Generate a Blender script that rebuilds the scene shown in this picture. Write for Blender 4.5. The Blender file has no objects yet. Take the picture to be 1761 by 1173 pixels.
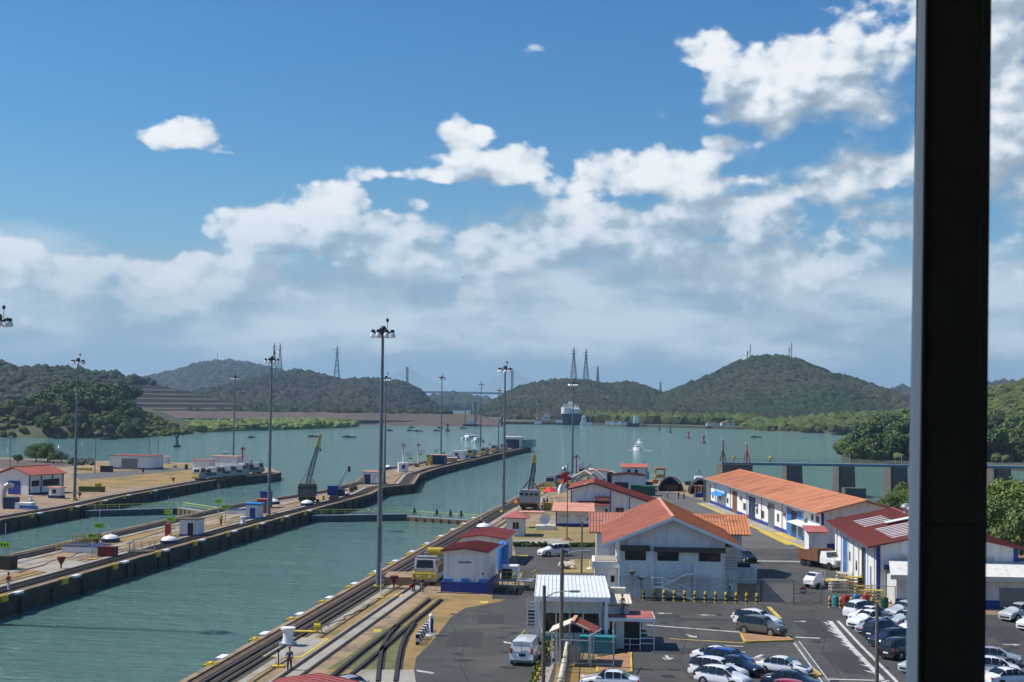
import bpy, bmesh, math, random
import numpy as np
from mathutils import Vector, Matrix
random.seed(7); RS = np.random.RandomState(11)
S = bpy.context.scene
COL = S.collection
R = math.radians
# ---------------------------------------------------------------- camera
FPX, HC, PITCH, ROLL, TH = 2446.0, 21.5, R(2.49), R(0.745), R(6.55)
cam_d = bpy.data.cameras.new('camera'); cam = bpy.data.objects.new('camera', cam_d); COL.objects.link(cam)
cam_d.sensor_width = 36; cam_d.lens = 36 * FPX / 1761; cam_d.clip_start = .1; cam_d.clip_end = 30000
cam_d.dof.use_dof = True; cam_d.dof.focus_distance = 230; cam_d.dof.aperture_fstop = 11
CR = Matrix.Rotation(math.pi / 2 + PITCH, 3, 'X') @ Matrix.Rotation(ROLL, 3, 'Z')
cam.matrix_world = Matrix.Translation((0, 0, HC)) @ CR.to_4x4()
S.camera = cam
# ---------------------------------------------------------------- sun, view
SUN_EL, SUN_AZ = R(52), R(-82)            # azimuth measured from +Y towards +X
sl = bpy.data.lights.new('sun', 'SUN'); sun = bpy.data.objects.new('sun', sl); COL.objects.link(sun)
sl.energy = 4.3; sl.angle = R(.55); sl.color = (1, .95, .87)
sv = Vector((math.sin(SUN_AZ) * math.cos(SUN_EL), math.cos(SUN_AZ) * math.cos(SUN_EL), math.sin(SUN_EL)))
sun.rotation_euler = sv.to_track_quat('Z', 'Y').to_euler(); sun.location = (-60, 0, 120)
S.view_settings.view_transform = 'Standard'; S.view_settings.look = 'None'
S.view_settings.exposure = 0.32; S.view_settings.gamma = 1
S.cycles.max_bounces = 5; S.cycles.volume_bounces = 0; S.cycles.diffuse_bounces = 3
S.cycles.transparent_max_bounces = 12; S.cycles.use_denoising = True
S.cycles.sample_clamp_indirect = 4
# ---------------------------------------------------------------- sky with cumulus (direction space)
W = bpy.data.worlds.new('World'); S.world = W; W.use_nodes = True
nt = W.node_tree; nt.nodes.clear()
def N(t, tree=None, **k):
    n = (tree or nt).nodes.new(t)
    for a, b in k.items(): setattr(n, a, b)
    return n
def L(a, b, tree=None): (tree or nt).links.new(a, b)
def M(op, a, b=None, c=None, tree=None, clamp=False):
    n = N('ShaderNodeMath', tree, operation=op, use_clamp=clamp)
    for i, v in enumerate((a, b, c)):
        if v is None: continue
        if isinstance(v, (int, float)): n.inputs[i].default_value = v
        else: L(v, n.inputs[i], tree)
    return n.outputs[0]
g = bpy.data.node_groups.new('cloud_field', 'ShaderNodeTree')
g.interface.new_socket('dir', in_out='INPUT', socket_type='NodeSocketVector')
g.interface.new_socket('mask', in_out='OUTPUT', socket_type='NodeSocketFloat'); g.interface.new_socket('detail', in_out='OUTPUT', socket_type='NodeSocketFloat')
gi = N('NodeGroupInput', g); go = N('NodeGroupOutput', g)
sp = N('ShaderNodeSeparateXYZ', g); L(gi.outputs[0], sp.inputs[0], g)
az = M('ARCTAN2', sp.outputs[0], sp.outputs[1], tree=g)
el = M('ARCSINE', sp.outputs[2], tree=g)
def px_dir(px, py):
    v = CR @ Vector(((px - 880.5) / FPX, -(py - 586.5) / FPX, -1)); v.normalize()
    return math.atan2(v.x, v.y), math.asin(v.z)
# warp
mp = N('ShaderNodeMapping', g); mp.inputs['Scale'].default_value = (1, 1, 1.35); L(gi.outputs[0], mp.inputs[0], g)
nz = N('ShaderNodeTexNoise', g); nz.inputs['Scale'].default_value = 9; nz.inputs['Detail'].default_value = 9
nz.inputs['Roughness'].default_value = .56; nz.inputs['Distortion'].default_value = .25; L(mp.outputs[0], nz.inputs[0], g)
nb = N('ShaderNodeTexNoise', g); nb.inputs['Scale'].default_value = 38; nb.inputs['Detail'].default_value = 8
nb.inputs['Roughness'].default_value = .55; L(mp.outputs[0], nb.inputs[0], g)
vo = N('ShaderNodeTexVoronoi', g, feature='SMOOTH_F1'); vo.inputs['Scale'].default_value = 26
vo.inputs['Smoothness'].default_value = .6; vo.inputs['Detail'].default_value = 2.5; vo.inputs['Roughness'].default_value = .6
L(mp.outputs[0], vo.inputs[0], g)
BL = [(325, 236, 80, 30, 1), (385, 256, 46, 18, .8), (222, 248, 16, 12, .3),
      (800, 240, 52, 40, 1.1), (850, 285, 125, 38, 1.1), (660, 300, 60, 14, .5), (900, 285, 70, 34, 1), (770, 300, 90, 24, 1),
      (570, 350, 70, 38, 1.1), (540, 400, 130, 62, 1.1), (420, 400, 70, 48, 1), (640, 430, 110, 70, 1.1), (728, 352, 36, 16, .7), (700, 420, 90, 60, .9),
      (20, 440, 80, 46, 1.1), (130, 480, 150, 56, 1.1), (280, 500, 170, 56, 1.1), (-150, 430, 200, 80, 1), (400, 480, 160, 50, 1),
      (1225, 90, 52, 48, 1.1), (1290, 140, 110, 60, 1.1), (1400, 120, 160, 62, 1.1), (1530, 60, 120, 80, 1.1), (1330, 190, 150, 42, 1.1), (1450, 180, 110, 46, 1),
      (1245, 245, 65, 22, 1), (1180, 275, 120, 32, 1), (1130, 310, 230, 40, 1.05), (980, 320, 90, 24, .7), (1010, 400, 280, 70, 1.1),
      (1250, 370, 200, 60, 1.1), (880, 440, 160, 70, 1), (1500, 290, 120, 46, 1.05), (1440, 340, 90, 36, .8), (1500, 400, 170, 75, 1.1), (1750, 180, 170, 320, 1.1),
      (1900, 300, 220, 320, 1), (1350, 460, 430, 70, 1.1), (800, 510, 400, 40, .9), (200, 545, 380, 36, .6), (1400, 545, 320, 24, .5)]
tot = None
for (bx, by, rx, ry, w) in BL:
    a0, e0 = px_dir(bx, by)
    dx = M('MULTIPLY', M('SUBTRACT', az, a0, tree=g), FPX / rx, tree=g)
    dy = M('MULTIPLY', M('SUBTRACT', el, e0, tree=g), FPX / ry, tree=g)
    d2 = M('ADD', M('MULTIPLY', dx, dx, tree=g), M('MULTIPLY', dy, dy, tree=g), tree=g)
    b = M('MULTIPLY', M('SUBTRACT', 1.15, M('SQRT', d2, tree=g), tree=g), w, tree=g)
    tot = b if tot is None else M('SMOOTH_MAX', tot, b, .22, tree=g)
# the rest of the sky: scattered cumulus of the same kind away from the part in view
away = M('SUBTRACT', M('ABSOLUTE', az, tree=g), .42, tree=g)
away = M('MULTIPLY', away, 6, tree=g, clamp=True)
high = M('MULTIPLY', M('SUBTRACT', el, .34, tree=g), 6, tree=g, clamp=True)
oth = M('MAXIMUM', away, high, tree=g)
lowb = M('MULTIPLY', M('SUBTRACT', .25, el, tree=g), 1.2, tree=g)
oth = M('MULTIPLY', oth, M('ADD', lowb, .04, tree=g), tree=g)
tot = M('MAXIMUM', tot, -.9, tree=g)
tot = M('MAXIMUM', tot, M('SUBTRACT', M('MULTIPLY', oth, 1.2, tree=g), .35, tree=g), tree=g)
f = M('ADD', M('MULTIPLY', M('SUBTRACT', nz.outputs[0], .5, tree=g), 2.0, tree=g), M('MULTIPLY', M('SUBTRACT', nb.outputs[0], .5, tree=g), 1.7, tree=g), tree=g)
f = M('ADD', f, M('MULTIPLY', M('SUBTRACT', .42, vo.outputs['Distance'], tree=g), .9, tree=g), tree=g)
v2 = N('ShaderNodeTexVoronoi', g, feature='SMOOTH_F1'); v2.inputs['Scale'].default_value = 75; v2.inputs['Smoothness'].default_value = .35; L(mp.outputs[0], v2.inputs[0], g)
f = M('ADD', f, M('MULTIPLY', M('SUBTRACT', .42, v2.outputs['Distance'], tree=g), .22, tree=g), tree=g)
tot = M('MULTIPLY', tot, 1.25, tree=g)
L(tot, go.inputs[0], g); L(f, go.inputs[1], g)
tc = N('ShaderNodeTexCoord')
def field(off=None):
    n = N('ShaderNodeGroup'); n.node_tree = g
    if off:
        a = N('ShaderNodeVectorMath', operation='ADD'); a.inputs[1].default_value = off; L(tc.outputs['Generated'], a.inputs[0])
        q = N('ShaderNodeVectorMath', operation='NORMALIZE'); L(a.outputs[0], q.inputs[0]); L(q.outputs[0], n.inputs[0])
    else: L(tc.outputs['Generated'], n.inputs[0])
    return n.outputs[0], n.outputs[1]
t0, f0 = field(); t1, f1 = field((-.007, 0, .009)); t2, f2 = field((-.012, 0, .034))
def ramp(v, lo, hi):
    n = N('ShaderNodeMapRange', interpolation_type='SMOOTHSTEP'); L(v, n.inputs[0])
    n.inputs[1].default_value = lo; n.inputs[2].default_value = hi; return n.outputs[0]
d0 = M('ADD', M('MINIMUM', t0, .9), M('ADD', f0, .32))
topn = ramp(M('SUBTRACT', t0, t2), -.5, .35)
an = N('ShaderNodeMapRange', interpolation_type='SMOOTHSTEP'); L(d0, an.inputs[0]); an.inputs[1].default_value = .0; L(M('SUBTRACT', 1.15, M('MULTIPLY', topn, .7)), an.inputs[2]); alpha = an.outputs[0]
sep = N('ShaderNodeSeparateXYZ'); L(tc.outputs['Generated'], sep.inputs[0])
# light on the clouds: billows bright on the side of the sun, undersides grey
lit = M('ADD', M('MULTIPLY', M('SUBTRACT', f0, f1), .85), M('MULTIPLY', M('SUBTRACT', M('MINIMUM', t0, 1.3), M('MINIMUM', t2, 1.3)), .55))
lit = M('ADD', lit, M('MULTIPLY', M('SUBTRACT', f0, f2), .24))
lt = ramp(lit, -.50, .95)
cr = N('ShaderNodeValToRGB'); L(lt, cr.inputs[0])
e = cr.color_ramp.elements; e[0].position = 0; e[0].color = (.27, .34, .42, 1); e[1].position = 1; e[1].color = (.74, .765, .79, 1)
m_ = e.new(.35); m_.color = (.37, .45, .53, 1)
m_ = e.new(.62); m_.color = (.53, .60, .67, 1)
sky = N('ShaderNodeTexSky', sky_type='NISHITA'); sky.sun_disc = False
sky.sun_elevation = SUN_EL; sky.sun_rotation = SUN_AZ; sky.altitude = 30; sky.air_density = 1.1; sky.dust_density = .7; sky.ozone_density = 2.2
hs = N('ShaderNodeHueSaturation'); hs.inputs['Saturation'].default_value = 1.25; L(sky.outputs[0], hs.inputs['Color'])
ml = N('ShaderNodeMix', data_type='RGBA', blend_type='MULTIPLY'); ml.inputs[0].default_value = 1; L(hs.outputs[0], ml.inputs[6]); ml.inputs[7].default_value = (.62, .95, 1.18, 1)
b1 = N('ShaderNodeBackground'); L(ml.outputs[2], b1.inputs[0]); b1.inputs[1].default_value = .074
# moist air low in the sky: pale blue veil
b3 = N('ShaderNodeBackground'); b3.inputs[0].default_value = (.22, .36, .52, 1)
veil = ramp(sep.outputs[2], .20, -.02)
mx0 = N('ShaderNodeMixShader'); L(M('MULTIPLY', veil, .85), mx0.inputs[0]); L(b1.outputs[0], mx0.inputs[1]); L(b3.outputs[0], mx0.inputs[2])
b2 = N('ShaderNodeBackground'); L(cr.outputs[0], b2.inputs[0]); b2.inputs[1].default_value = 1.0
fade = ramp(sep.outputs[2], .045, .165)
al = M('MULTIPLY', alpha, M('ADD', M('MULTIPLY', fade, .68), .28))
# thin sheet of distant cloud low in the sky
mp2 = N('ShaderNodeMapping'); mp2.inputs['Scale'].default_value = (1, 1, 3.2); L(tc.outputs['Generated'], mp2.inputs[0])
n2 = N('ShaderNodeTexNoise'); n2.inputs['Scale'].default_value = 9; n2.inputs['Detail'].default_value = 8; n2.inputs['Roughness'].default_value = .55; L(mp2.outputs[0], n2.inputs[0])
band = M('MULTIPLY', ramp(sep.outputs[2], .135, .085), ramp(sep.outputs[2], .008, .045))
a2 = M('MULTIPLY', ramp(M('ADD', n2.outputs[0], M('MULTIPLY', band, .42)), .58, .92), M('MULTIPLY', band, .8))
cr2 = N('ShaderNodeValToRGB'); L(ramp(n2.outputs[0], .38, .64), cr2.inputs[0]); e = cr2.color_ramp.elements; e[0].color = (.26, .37, .48, 1); e[1].color = (.50, .59, .67, 1)
b4 = N('ShaderNodeBackground'); L(cr2.outputs[0], b4.inputs[0])
mx4 = N('ShaderNodeMixShader'); L(a2, mx4.inputs[0]); L(mx0.outputs[0], mx4.inputs[1]); L(b4.outputs[0], mx4.inputs[2])
mx = N('ShaderNodeMixShader'); L(al, mx.inputs[0]); L(mx4.outputs[0], mx.inputs[1]); L(b2.outputs[0], mx.inputs[2])
out = N('ShaderNodeOutputWorld'); L(mx.outputs[0], out.inputs[0])
S.cycles.adaptive_threshold = .025
W.cycles.sampling_method = 'MANUAL'; W.cycles.sample_map_resolution = 512

# ---------------------------------------------------------------- geometry helpers
def ray(px, py): return CR @ Vector(((px - 880.5) / FPX, -(py - 586.5) / FPX, -1))
def G(px, py, z=0.0):                      # the place on level z that a point of the photograph shows
    v = ray(px, py); k = (z - HC) / v.z
    return Vector((v.x * k, v.y * k, z))
def at(px, Y, z=0.0):                      # place at distance Y in the direction of column px (near the horizon)
    v = ray(px, 693 + (px - 880) * .013); return Vector((v.x / v.y * Y, Y, z))
def atz(px, py, Y):
    v = ray(px, py); return Vector((v.x / v.y * Y, Y, HC + v.z / v.y * Y))
def topz(px, py, base): 
    v = ray(px, py); return HC + v.z / v.y * base.y
def ST(s, t, z=0.0): return Vector((s * math.sin(TH) + t * math.cos(TH), s * math.cos(TH) - t * math.sin(TH), z))

def tag(o, label=None, cat=None, group=None, kind=None):
    if label: o['label'] = label
    if cat: o['category'] = cat
    if group: o['group'] = group
    if kind: o['kind'] = kind
    return o
class MB:
    def __init__(s): s.v = []; s.f = []
    def add(s, vs, fs):
        n = len(s.v); s.v += [tuple(p) for p in vs]; s.f += [tuple(i + n for i in q) for q in fs]; return s
    def box(s, x, y, z, sx, sy, sz, rz=0):          # centre x, y; bottom z
        c, q = math.cos(rz), math.sin(rz); vs = []
        for dz in (0, sz):
            for a, b in ((-1, -1), (1, -1), (1, 1), (-1, 1)):
                u, w = a * sx / 2, b * sy / 2; vs.append((x + u * c - w * q, y + u * q + w * c, z + dz))
        return s.add(vs, [(3, 2, 1, 0), (4, 5, 6, 7), (0, 1, 5, 4), (1, 2, 6, 5), (2, 3, 7, 6), (3, 0, 4, 7)])
    def bb(s, x0, x1, y0, y1, z0, z1): return s.box((x0 + x1) / 2, (y0 + y1) / 2, z0, x1 - x0, y1 - y0, z1 - z0)
    def bar(s, p, q, w, h=None, up=(0, 0, 1)):
        p, q = Vector(p), Vector(q); d = (q - p)
        if d.length < 1e-6: return s
        d.normalize(); h = h or w; up = Vector(up)
        if abs(d.dot(up)) > .98: up = Vector((1, 0, 0))
        a = d.cross(up).normalized(); b = a.cross(d)
        vs = []
        for c in (p, q):
            for i, j in ((-1, -1), (1, -1), (1, 1), (-1, 1)): vs.append(c + a * i * w / 2 + b * j * h / 2)
        return s.add(vs, [(3, 2, 1, 0), (4, 5, 6, 7), (0, 1, 5, 4), (1, 2, 6, 5), (2, 3, 7, 6), (3, 0, 4, 7)])
    def tube(s, p, q, r, r2=None, n=8, cap=True):
        p, q = Vector(p), Vector(q); d = (q - p).normalized(); r2 = r if r2 is None else r2
        u = Vector((0, 0, 1)) if abs(d.z) < .9 else Vector((1, 0, 0)); a = d.cross(u).normalized(); b = d.cross(a)
        vs = []
        for c, rr in ((p, r), (q, r2)):
            for i in range(n): t = 2 * math.pi * i / n; vs.append(c + a * math.cos(t) * rr + b * math.sin(t) * rr)
        fs = [(i, (i + 1) % n, n + (i + 1) % n, n + i) for i in range(n)]
        if cap: fs += [tuple(range(n))[::-1], tuple(range(n, 2 * n))]
        return s.add(vs, fs)
    def path(s, pts, r, n=6):
        for a, b in zip(pts, pts[1:]): s.tube(a, b, r, n=n)
        return s
    def lathe(s, prof, n=14, c=(0, 0, 0)):           # prof (r, z)
        vs = []; fs = []
        for r_, z in prof:
            for i in range(n): t = 2 * math.pi * i / n; vs.append((c[0] + r_ * math.cos(t), c[1] + r_ * math.sin(t), c[2] + z))
        for k in range(len(prof) - 1):
            for i in range(n): j = (i + 1) % n; fs.append((k * n + i, k * n + j, (k + 1) * n + j, (k + 1) * n + i))
        fs.append(tuple(range(n))[::-1]); fs.append(tuple(range((len(prof) - 1) * n, len(prof) * n)))
        return s.add(vs, fs)
    def prism(s, pts, z0, z1):                        # polygon ccw in xy
        if sum(a[0] * b[1] - b[0] * a[1] for a, b in zip(pts, list(pts[1:]) + [pts[0]])) < 0: pts = list(pts)[::-1]
        n = len(pts); vs = [(p[0], p[1], z0) for p in pts] + [(p[0], p[1], z1) for p in pts]
        return s.add(vs, [tuple(range(n))[::-1], tuple(range(n, 2 * n))] + [(i, (i + 1) % n, n + (i + 1) % n, n + i) for i in range(n)])
    def xprism(s, pts, x0, x1):                       # polygon in (y, z) swept in x
        n = len(pts)
        if sum(a[0] * b[1] - b[0] * a[1] for a, b in zip(pts, list(pts[1:]) + [pts[0]])) < 0: pts = list(pts)[::-1]
        vs = [(x0, p[0], p[1]) for p in pts] + [(x1, p[0], p[1]) for p in pts]
        return s.add(vs, [tuple(range(n))[::-1], tuple(range(n, 2 * n))] + [(i, (i + 1) % n, n + (i + 1) % n, n + i) for i in range(n)])
    def yprism(s, pts, y0, y1):                       # polygon in (x, z) swept in y
        n = len(pts)
        if sum(a[0] * b[1] - b[0] * a[1] for a, b in zip(pts, list(pts[1:]) + [pts[0]])) > 0: pts = list(pts)[::-1]
        vs = [(p[0], y0, p[1]) for p in pts] + [(p[0], y1, p[1]) for p in pts]
        return s.add(vs, [tuple(range(n))[::-1], tuple(range(n, 2 * n))] + [(i, (i + 1) % n, n + (i + 1) % n, n + i) for i in range(n)])
    def sheet(s, pts, z):
        if sum(a[0] * b[1] - b[0] * a[1] for a, b in zip(pts, list(pts[1:]) + [pts[0]])) < 0: pts = list(pts)[::-1]
        return s.add([(p[0], p[1], z) for p in pts], [tuple(range(len(pts)))])
    def mesh(s, name, mat, smooth=False):
        me = bpy.data.meshes.new(name); me.from_pydata(s.v, [], s.f)
        if mat: me.materials.append(mat)
        if smooth:
            me.polygons.foreach_set('use_smooth', [True] * len(me.polygons))
            me.set_sharp_from_angle(angle=R(35))
        me.update(); return me
    def build(s, name, mat, parent=None, smooth=False, label=None, cat=None, group=None, kind=None, bevel=0):
        o = bpy.data.objects.new(name, s.mesh(name, mat, smooth)); COL.objects.link(o)
        if parent: o.parent = parent
        if bevel:
            b = o.modifiers.new('bevel', 'BEVEL'); b.width = bevel; b.segments = 2; b.limit_method = 'ANGLE'
        return tag(o, label, cat, group, kind)
def thing(name, label, cat, loc=(0, 0, 0), rz=0, group=None):
    o = bpy.data.objects.new(name, None); COL.objects.link(o); o.location = loc; o.rotation_euler.z = rz
    return tag(o, label, cat, group)
def dup(root, loc, rz=0, label=None, scale=None, group=None):
    def rec(o, par):
        c = o.copy(); COL.objects.link(c)
        if par: c.parent = par
        for ch in list(kids.get(o.name, [])): rec(ch, c)
        return c
    kids = {}
    def walk(o):
        kids[o.name] = list(o.children)
        for ch in o.children: walk(ch)
    walk(root)
    c = rec(root, None); c.location = loc; c.rotation_euler.z = rz
    if scale: c.scale = (scale,) * 3 if isinstance(scale, (int, float)) else scale
    if label: c['label'] = label
    if group: c['group'] = group
    return c
def pset(name, mesh, mat_parent, places):            # alike pieces sharing one mesh: (loc, rz[, scale])
    out = []
    for p in places:
        o = bpy.data.objects.new(name, mesh); COL.objects.link(o); o.parent = mat_parent
        o.location = p[0]; o.rotation_euler.z = p[1] if len(p) > 1 else 0
        if len(p) > 2: o.scale = p[2]
        out.append(o)
    return out
# ---------------------------------------------------------------- materials
MT = {}
def mat(name, col, rough=.7, var=.18, scale=1.0, metal=0, spec=.4, bump=0, bscale=8, dirt=None, dscale=.3, damt=.5, stretch=None, island=0, cols=None):
    m = bpy.data.materials.new(name); m.use_nodes = True; t = m.node_tree; MT[name] = m
    bs = t.nodes['Principled BSDF']; bs.inputs['Roughness'].default_value = rough; bs.inputs['Metallic'].default_value = metal
    bs.inputs['Specular IOR Level'].default_value = spec
    c = N('ShaderNodeTexCoord', t)
    src = c.outputs['Object']
    if stretch:
        mpn = N('ShaderNodeMapping', t); mpn.inputs['Scale'].default_value = stretch; L(src, mpn.inputs[0], t); src = mpn.outputs[0]
    n1 = N('ShaderNodeTexNoise', t); n1.inputs['Scale'].default_value = scale; n1.inputs['Detail'].default_value = 7; n1.inputs['Roughness'].default_value = .65
    L(src, n1.inputs[0], t)
    mr = N('ShaderNodeMapRange', t); L(n1.outputs[0], mr.inputs[0], t); mr.inputs[1].default_value = .25; mr.inputs[2].default_value = .75
    a = N('ShaderNodeMix', t, data_type='RGBA'); L(mr.outputs[0], a.inputs[0], t)
    c2 = cols or [tuple(x * (1 - var) for x in col), tuple(min(1, x * (1 + var)) for x in col)]
    a.inputs[6].default_value = (*c2[0], 1); a.inputs[7].default_value = (*c2[1], 1)
    last = a.outputs[2]
    if dirt:
        n2 = N('ShaderNodeTexNoise', t); n2.inputs['Scale'].default_value = dscale; n2.inputs['Detail'].default_value = 8; n2.inputs['Roughness'].default_value = .7
        L(src, n2.inputs[0], t)
        m2 = N('ShaderNodeMapRange', t, interpolation_type='SMOOTHSTEP'); L(n2.outputs[0], m2.inputs[0], t); m2.inputs[1].default_value = .46 if island != .4 else .42; m2.inputs[2].default_value = .66 if island != .4 else .58; m2.inputs[4].default_value = damt
        b = N('ShaderNodeMix', t, data_type='RGBA'); L(m2.outputs[0], b.inputs[0], t); L(last, b.inputs[6], t); b.inputs[7].default_value = (*dirt, 1); last = b.outputs[2]
    if island:
        ge = N('ShaderNodeNewGeometry', t); oi = N('ShaderNodeObjectInfo', t)
        rr = N('ShaderNodeMath', t, operation='ADD'); L(ge.outputs['Random Per Island'], rr.inputs[0], t)
        mu = N('ShaderNodeMath', t, operation='MULTIPLY'); L(oi.outputs['Random'], mu.inputs[0], t); mu.inputs[1].default_value = .6; L(mu.outputs[0], rr.inputs[1], t)
        v = N('ShaderNodeMapRange', t); L(rr.outputs[0], v.inputs[0], t); v.inputs[2].default_value = 1.6; v.inputs[3].default_value = 1 - island; v.inputs[4].default_value = 1 + island
        h = N('ShaderNodeHueSaturation', t); L(v.outputs[0], h.inputs['Value'], t); L(last, h.inputs['Color'], t); last = h.outputs[0]
    L(last, bs.inputs['Base Color'], t)
    if bump:
        n3 = N('ShaderNodeTexNoise', t); n3.inputs['Scale'].default_value = bscale; n3.inputs['Detail'].default_value = 6; L(c.outputs['Object'], n3.inputs[0], t)
        bu = N('ShaderNodeBump', t); bu.inputs['Strength'].default_value = bump; bu.inputs['Distance'].default_value = .1; L(n3.outputs[0], bu.inputs['Height'], t); L(bu.outputs[0], bs.inputs['Normal'], t)
    return m
# ================================================================ MATERIALS
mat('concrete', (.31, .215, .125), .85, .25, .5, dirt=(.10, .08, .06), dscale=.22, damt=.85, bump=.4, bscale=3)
mat('pale_concrete', (.34, .31, .26), .85, .2, .6, dirt=(.17, .14, .105), dscale=.3, damt=.7)
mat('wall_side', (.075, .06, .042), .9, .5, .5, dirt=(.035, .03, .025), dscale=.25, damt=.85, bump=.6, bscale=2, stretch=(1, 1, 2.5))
mat('asphalt', (.056, .054, .052), .88, .3, .35, dirt=(.095, .088, .08), dscale=.09, damt=.85, bump=.3, bscale=30)
mat('asphalt_worn', (.115, .110, .103), .9, .2, .4, dirt=(.075, .072, .07), dscale=.1, damt=.7)
mat('dry_grass', (.30, .19, .07), .95, .3, .55, dirt=(.115, .11, .038), dscale=.13, damt=.9, bump=.5, bscale=12)
mat('lawn', (.27, .20, .075), .95, .25, .5, dirt=(.14, .14, .045), dscale=.1, damt=.8, bump=.5, bscale=12)
mat('green_grass', (.105, .12, .04), .95, .35, .9, dirt=(.19, .15, .06), dscale=.3, damt=.8)
mat('rail_steel', (.045, .032, .026), .6, .3, 2, metal=.3)
mat('dark_groove', (.022, .018, .015), .9, .3, 2)
mat('timber', (.12, .075, .045), .9, .4, 1.2, dirt=(.05, .035, .03), dscale=.5, damt=.8)
mat('white_wall', (.78, .775, .75), .75, .05, .7, dirt=(.40, .37, .31), dscale=.9, damt=.45, stretch=(1.6, 1.6, .22))
mat('grey_wall', (.66, .65, .62), .75, .06, .7, dirt=(.34, .34, .33), dscale=.9, damt=.45, stretch=(1.6, 1.6, .22))
mat('white_paint', (.78, .78, .77), .5, .05, 2, dirt=(.5, .47, .4), dscale=.9, damt=.25)
mat('road_paint', (.55, .55, .53), .8, .15, 3, dirt=(.12, .12, .12), dscale=1.6, damt=.8)
mat('yellow_road', (.62, .43, .06), .8, .15, 3, dirt=(.2, .16, .08), dscale=1.1, damt=.75)
mat('yellow_paint', (.60, .42, .03), .55, .14, 2, dirt=(.3, .2, .05), dscale=1.4, damt=.5)
mat('lime_sign', (.42, .66, .02), .5, .05, 2)
mat('blue_paint', (.018, .045, .26), .5, .15, 1.5)
mat('light_blue', (.03, .16, .46), .45, .15, 1.5)
mat('sky_blue_cloth', (.02, .22, .55), .6, .1, 1.5)
mat('red_paint', (.42, .03, .03), .5, .2, 1.5)
mat('red_white_paint', (.46, .04, .05), .5, .2, 1.5)
mat('grey_steel', (.20, .22, .23), .5, .14, 3, metal=.45, dirt=(.14, .12, .1), dscale=1.5, damt=.4)
mat('mast_steel', (.17, .20, .21), .55, .12, .6, metal=.4, dirt=(.08, .08, .085), dscale=.7, damt=.7, stretch=(1, 1, .5))
mat('galvanized', (.42, .43, .44), .45, .1, 2, metal=.6)
mat('black_metal', (.02, .02, .022), .5, .2, 2)
mat('crane_green', (.10, .115, .105), .6, .2, 1.2, dirt=(.06, .05, .04), dscale=.7, damt=.6)
mat('oil_stain', (.026, .025, .024), .6, .3, 2)
mat('asphalt_patch', (.040, .040, .041), .9, .2, 1)
mat('maroon_paint', (.17, .02, .022), .6, .2, 1.5)
mat('bridge_grey', (.10, .12, .13), .8, .1, .1)
mat('mule_silver', (.36, .37, .38), .5, .15, 1.2, metal=.3, dirt=(.16, .155, .15), dscale=.8, damt=.6)
mat('rust', (.17, .075, .035), .9, .3, 1.2)
mat('dark_glass', (.012, .014, .016), .08, .1, 1, spec=.6)
mat('roof_orange', (.62, .26, .125), .8, .16, .5, dirt=(.30, .125, .085), dscale=.35, damt=.75, stretch=(.35, 1.6, 1))
mat('roof_tile', (.56, .225, .10), .8, .25, 1.6, dirt=(.24, .09, .05), dscale=.6, damt=.75, stretch=(.5, 1.6, 1))
mat('roof_salmon', (.66, .31, .21), .7, .1, .4, dirt=(.36, .15, .12), dscale=.5, damt=.7, stretch=(.4, 1.5, 1))
mat('roof_red', (.44, .125, .09), .8, .15, .6, dirt=(.24, .07, .055), dscale=.5, damt=.75, stretch=(.4, 1.5, 1))
mat('roof_maroon', (.26, .062, .05), .8, .16, .6, dirt=(.15, .055, .045), dscale=.5, damt=.8, stretch=(.4, 1.5, 1))
mat('roof_faded', (.42, .12, .105), .75, .16, .5, dirt=(.27, .08, .07), dscale=.25, damt=.7)
mat('roof_white', (.68, .71, .72), .5, .05, .6, dirt=(.5, .5, .48), dscale=.4, damt=.5)
mat('brown_slab', (.085, .062, .05), .8, .2, 1)
mat('cream', (.62, .56, .44), .8, .12, 1)
mat('brick_island', (.36, .185, .10), .9, .2, 1.5, dirt=(.22, .14, .09), dscale=.6, damt=.6)
mat('car_tyre', (.016, .016, .017), .85, .2, 4)
mat('car_rim', (.45, .46, .47), .3, .05, 4, metal=.8)
mat('lamp_red', (.5, .02, .015), .3, .1, 3)
mat('lamp_clear', (.75, .77, .8), .15, .05, 3)
mat('skin', (.28, .15, .09), .6, .1, 4)
mat('black_column', (.095, .105, .105), .75, .2, 3, spec=.15)  # column front, its shade put into the colour
mat('column_side', (.72, .78, .82), .8, .06, 2, spec=.15)  # left face of the same column, skylight put into the colour
mat('wood_pole', (.17, .145, .12), .9, .25, 1.5, stretch=(3, 3, .3), dirt=(.09, .075, .06), dscale=1, damt=.6)
mat('haze_rock', (.21, .17, .13), .95, .3, .02)
mat('teal_plastic', (.03, .22, .25), .5, .15, 2)
mat('green_metal', (.015, .09, .045), .5, .15, 2)
mat('leaf', (.095, .15, .03), .7, .35, .25, island=.5)
mat('leaf_bright', (.125, .18, .028), .7, .3, .3, island=.45)
mat('leaf_dark', (.062, .12, .028), .7, .3, .25, island=.45)
mat('leaf_brown', (.10, .082, .055), .8, .3, .25, island=.4)
mat('bark', (.12, .095, .07), .9, .25, 2)
mat('stone', (.11, .10, .09), .95, .35, .6)
def hillmat(name, cols, scale, extra):
    m = mat(name, cols[0], .95, cols=cols, scale=scale, dirt=extra, dscale=scale * .35, damt=.6, island=.4, spec=.1); return m
hillmat('crown_hill', [(.016, .032, .016), (.036, .056, .024)], .012, (.070, .052, .040))
hillmat('crown_shore', [(.045, .075, .02), (.09, .125, .03)], .02, (.10, .095, .04))
mat('hill_ground', (.075, .07, .04), .95, .4, .01, dirt=(.12, .095, .06), dscale=.006, damt=.8)
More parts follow.
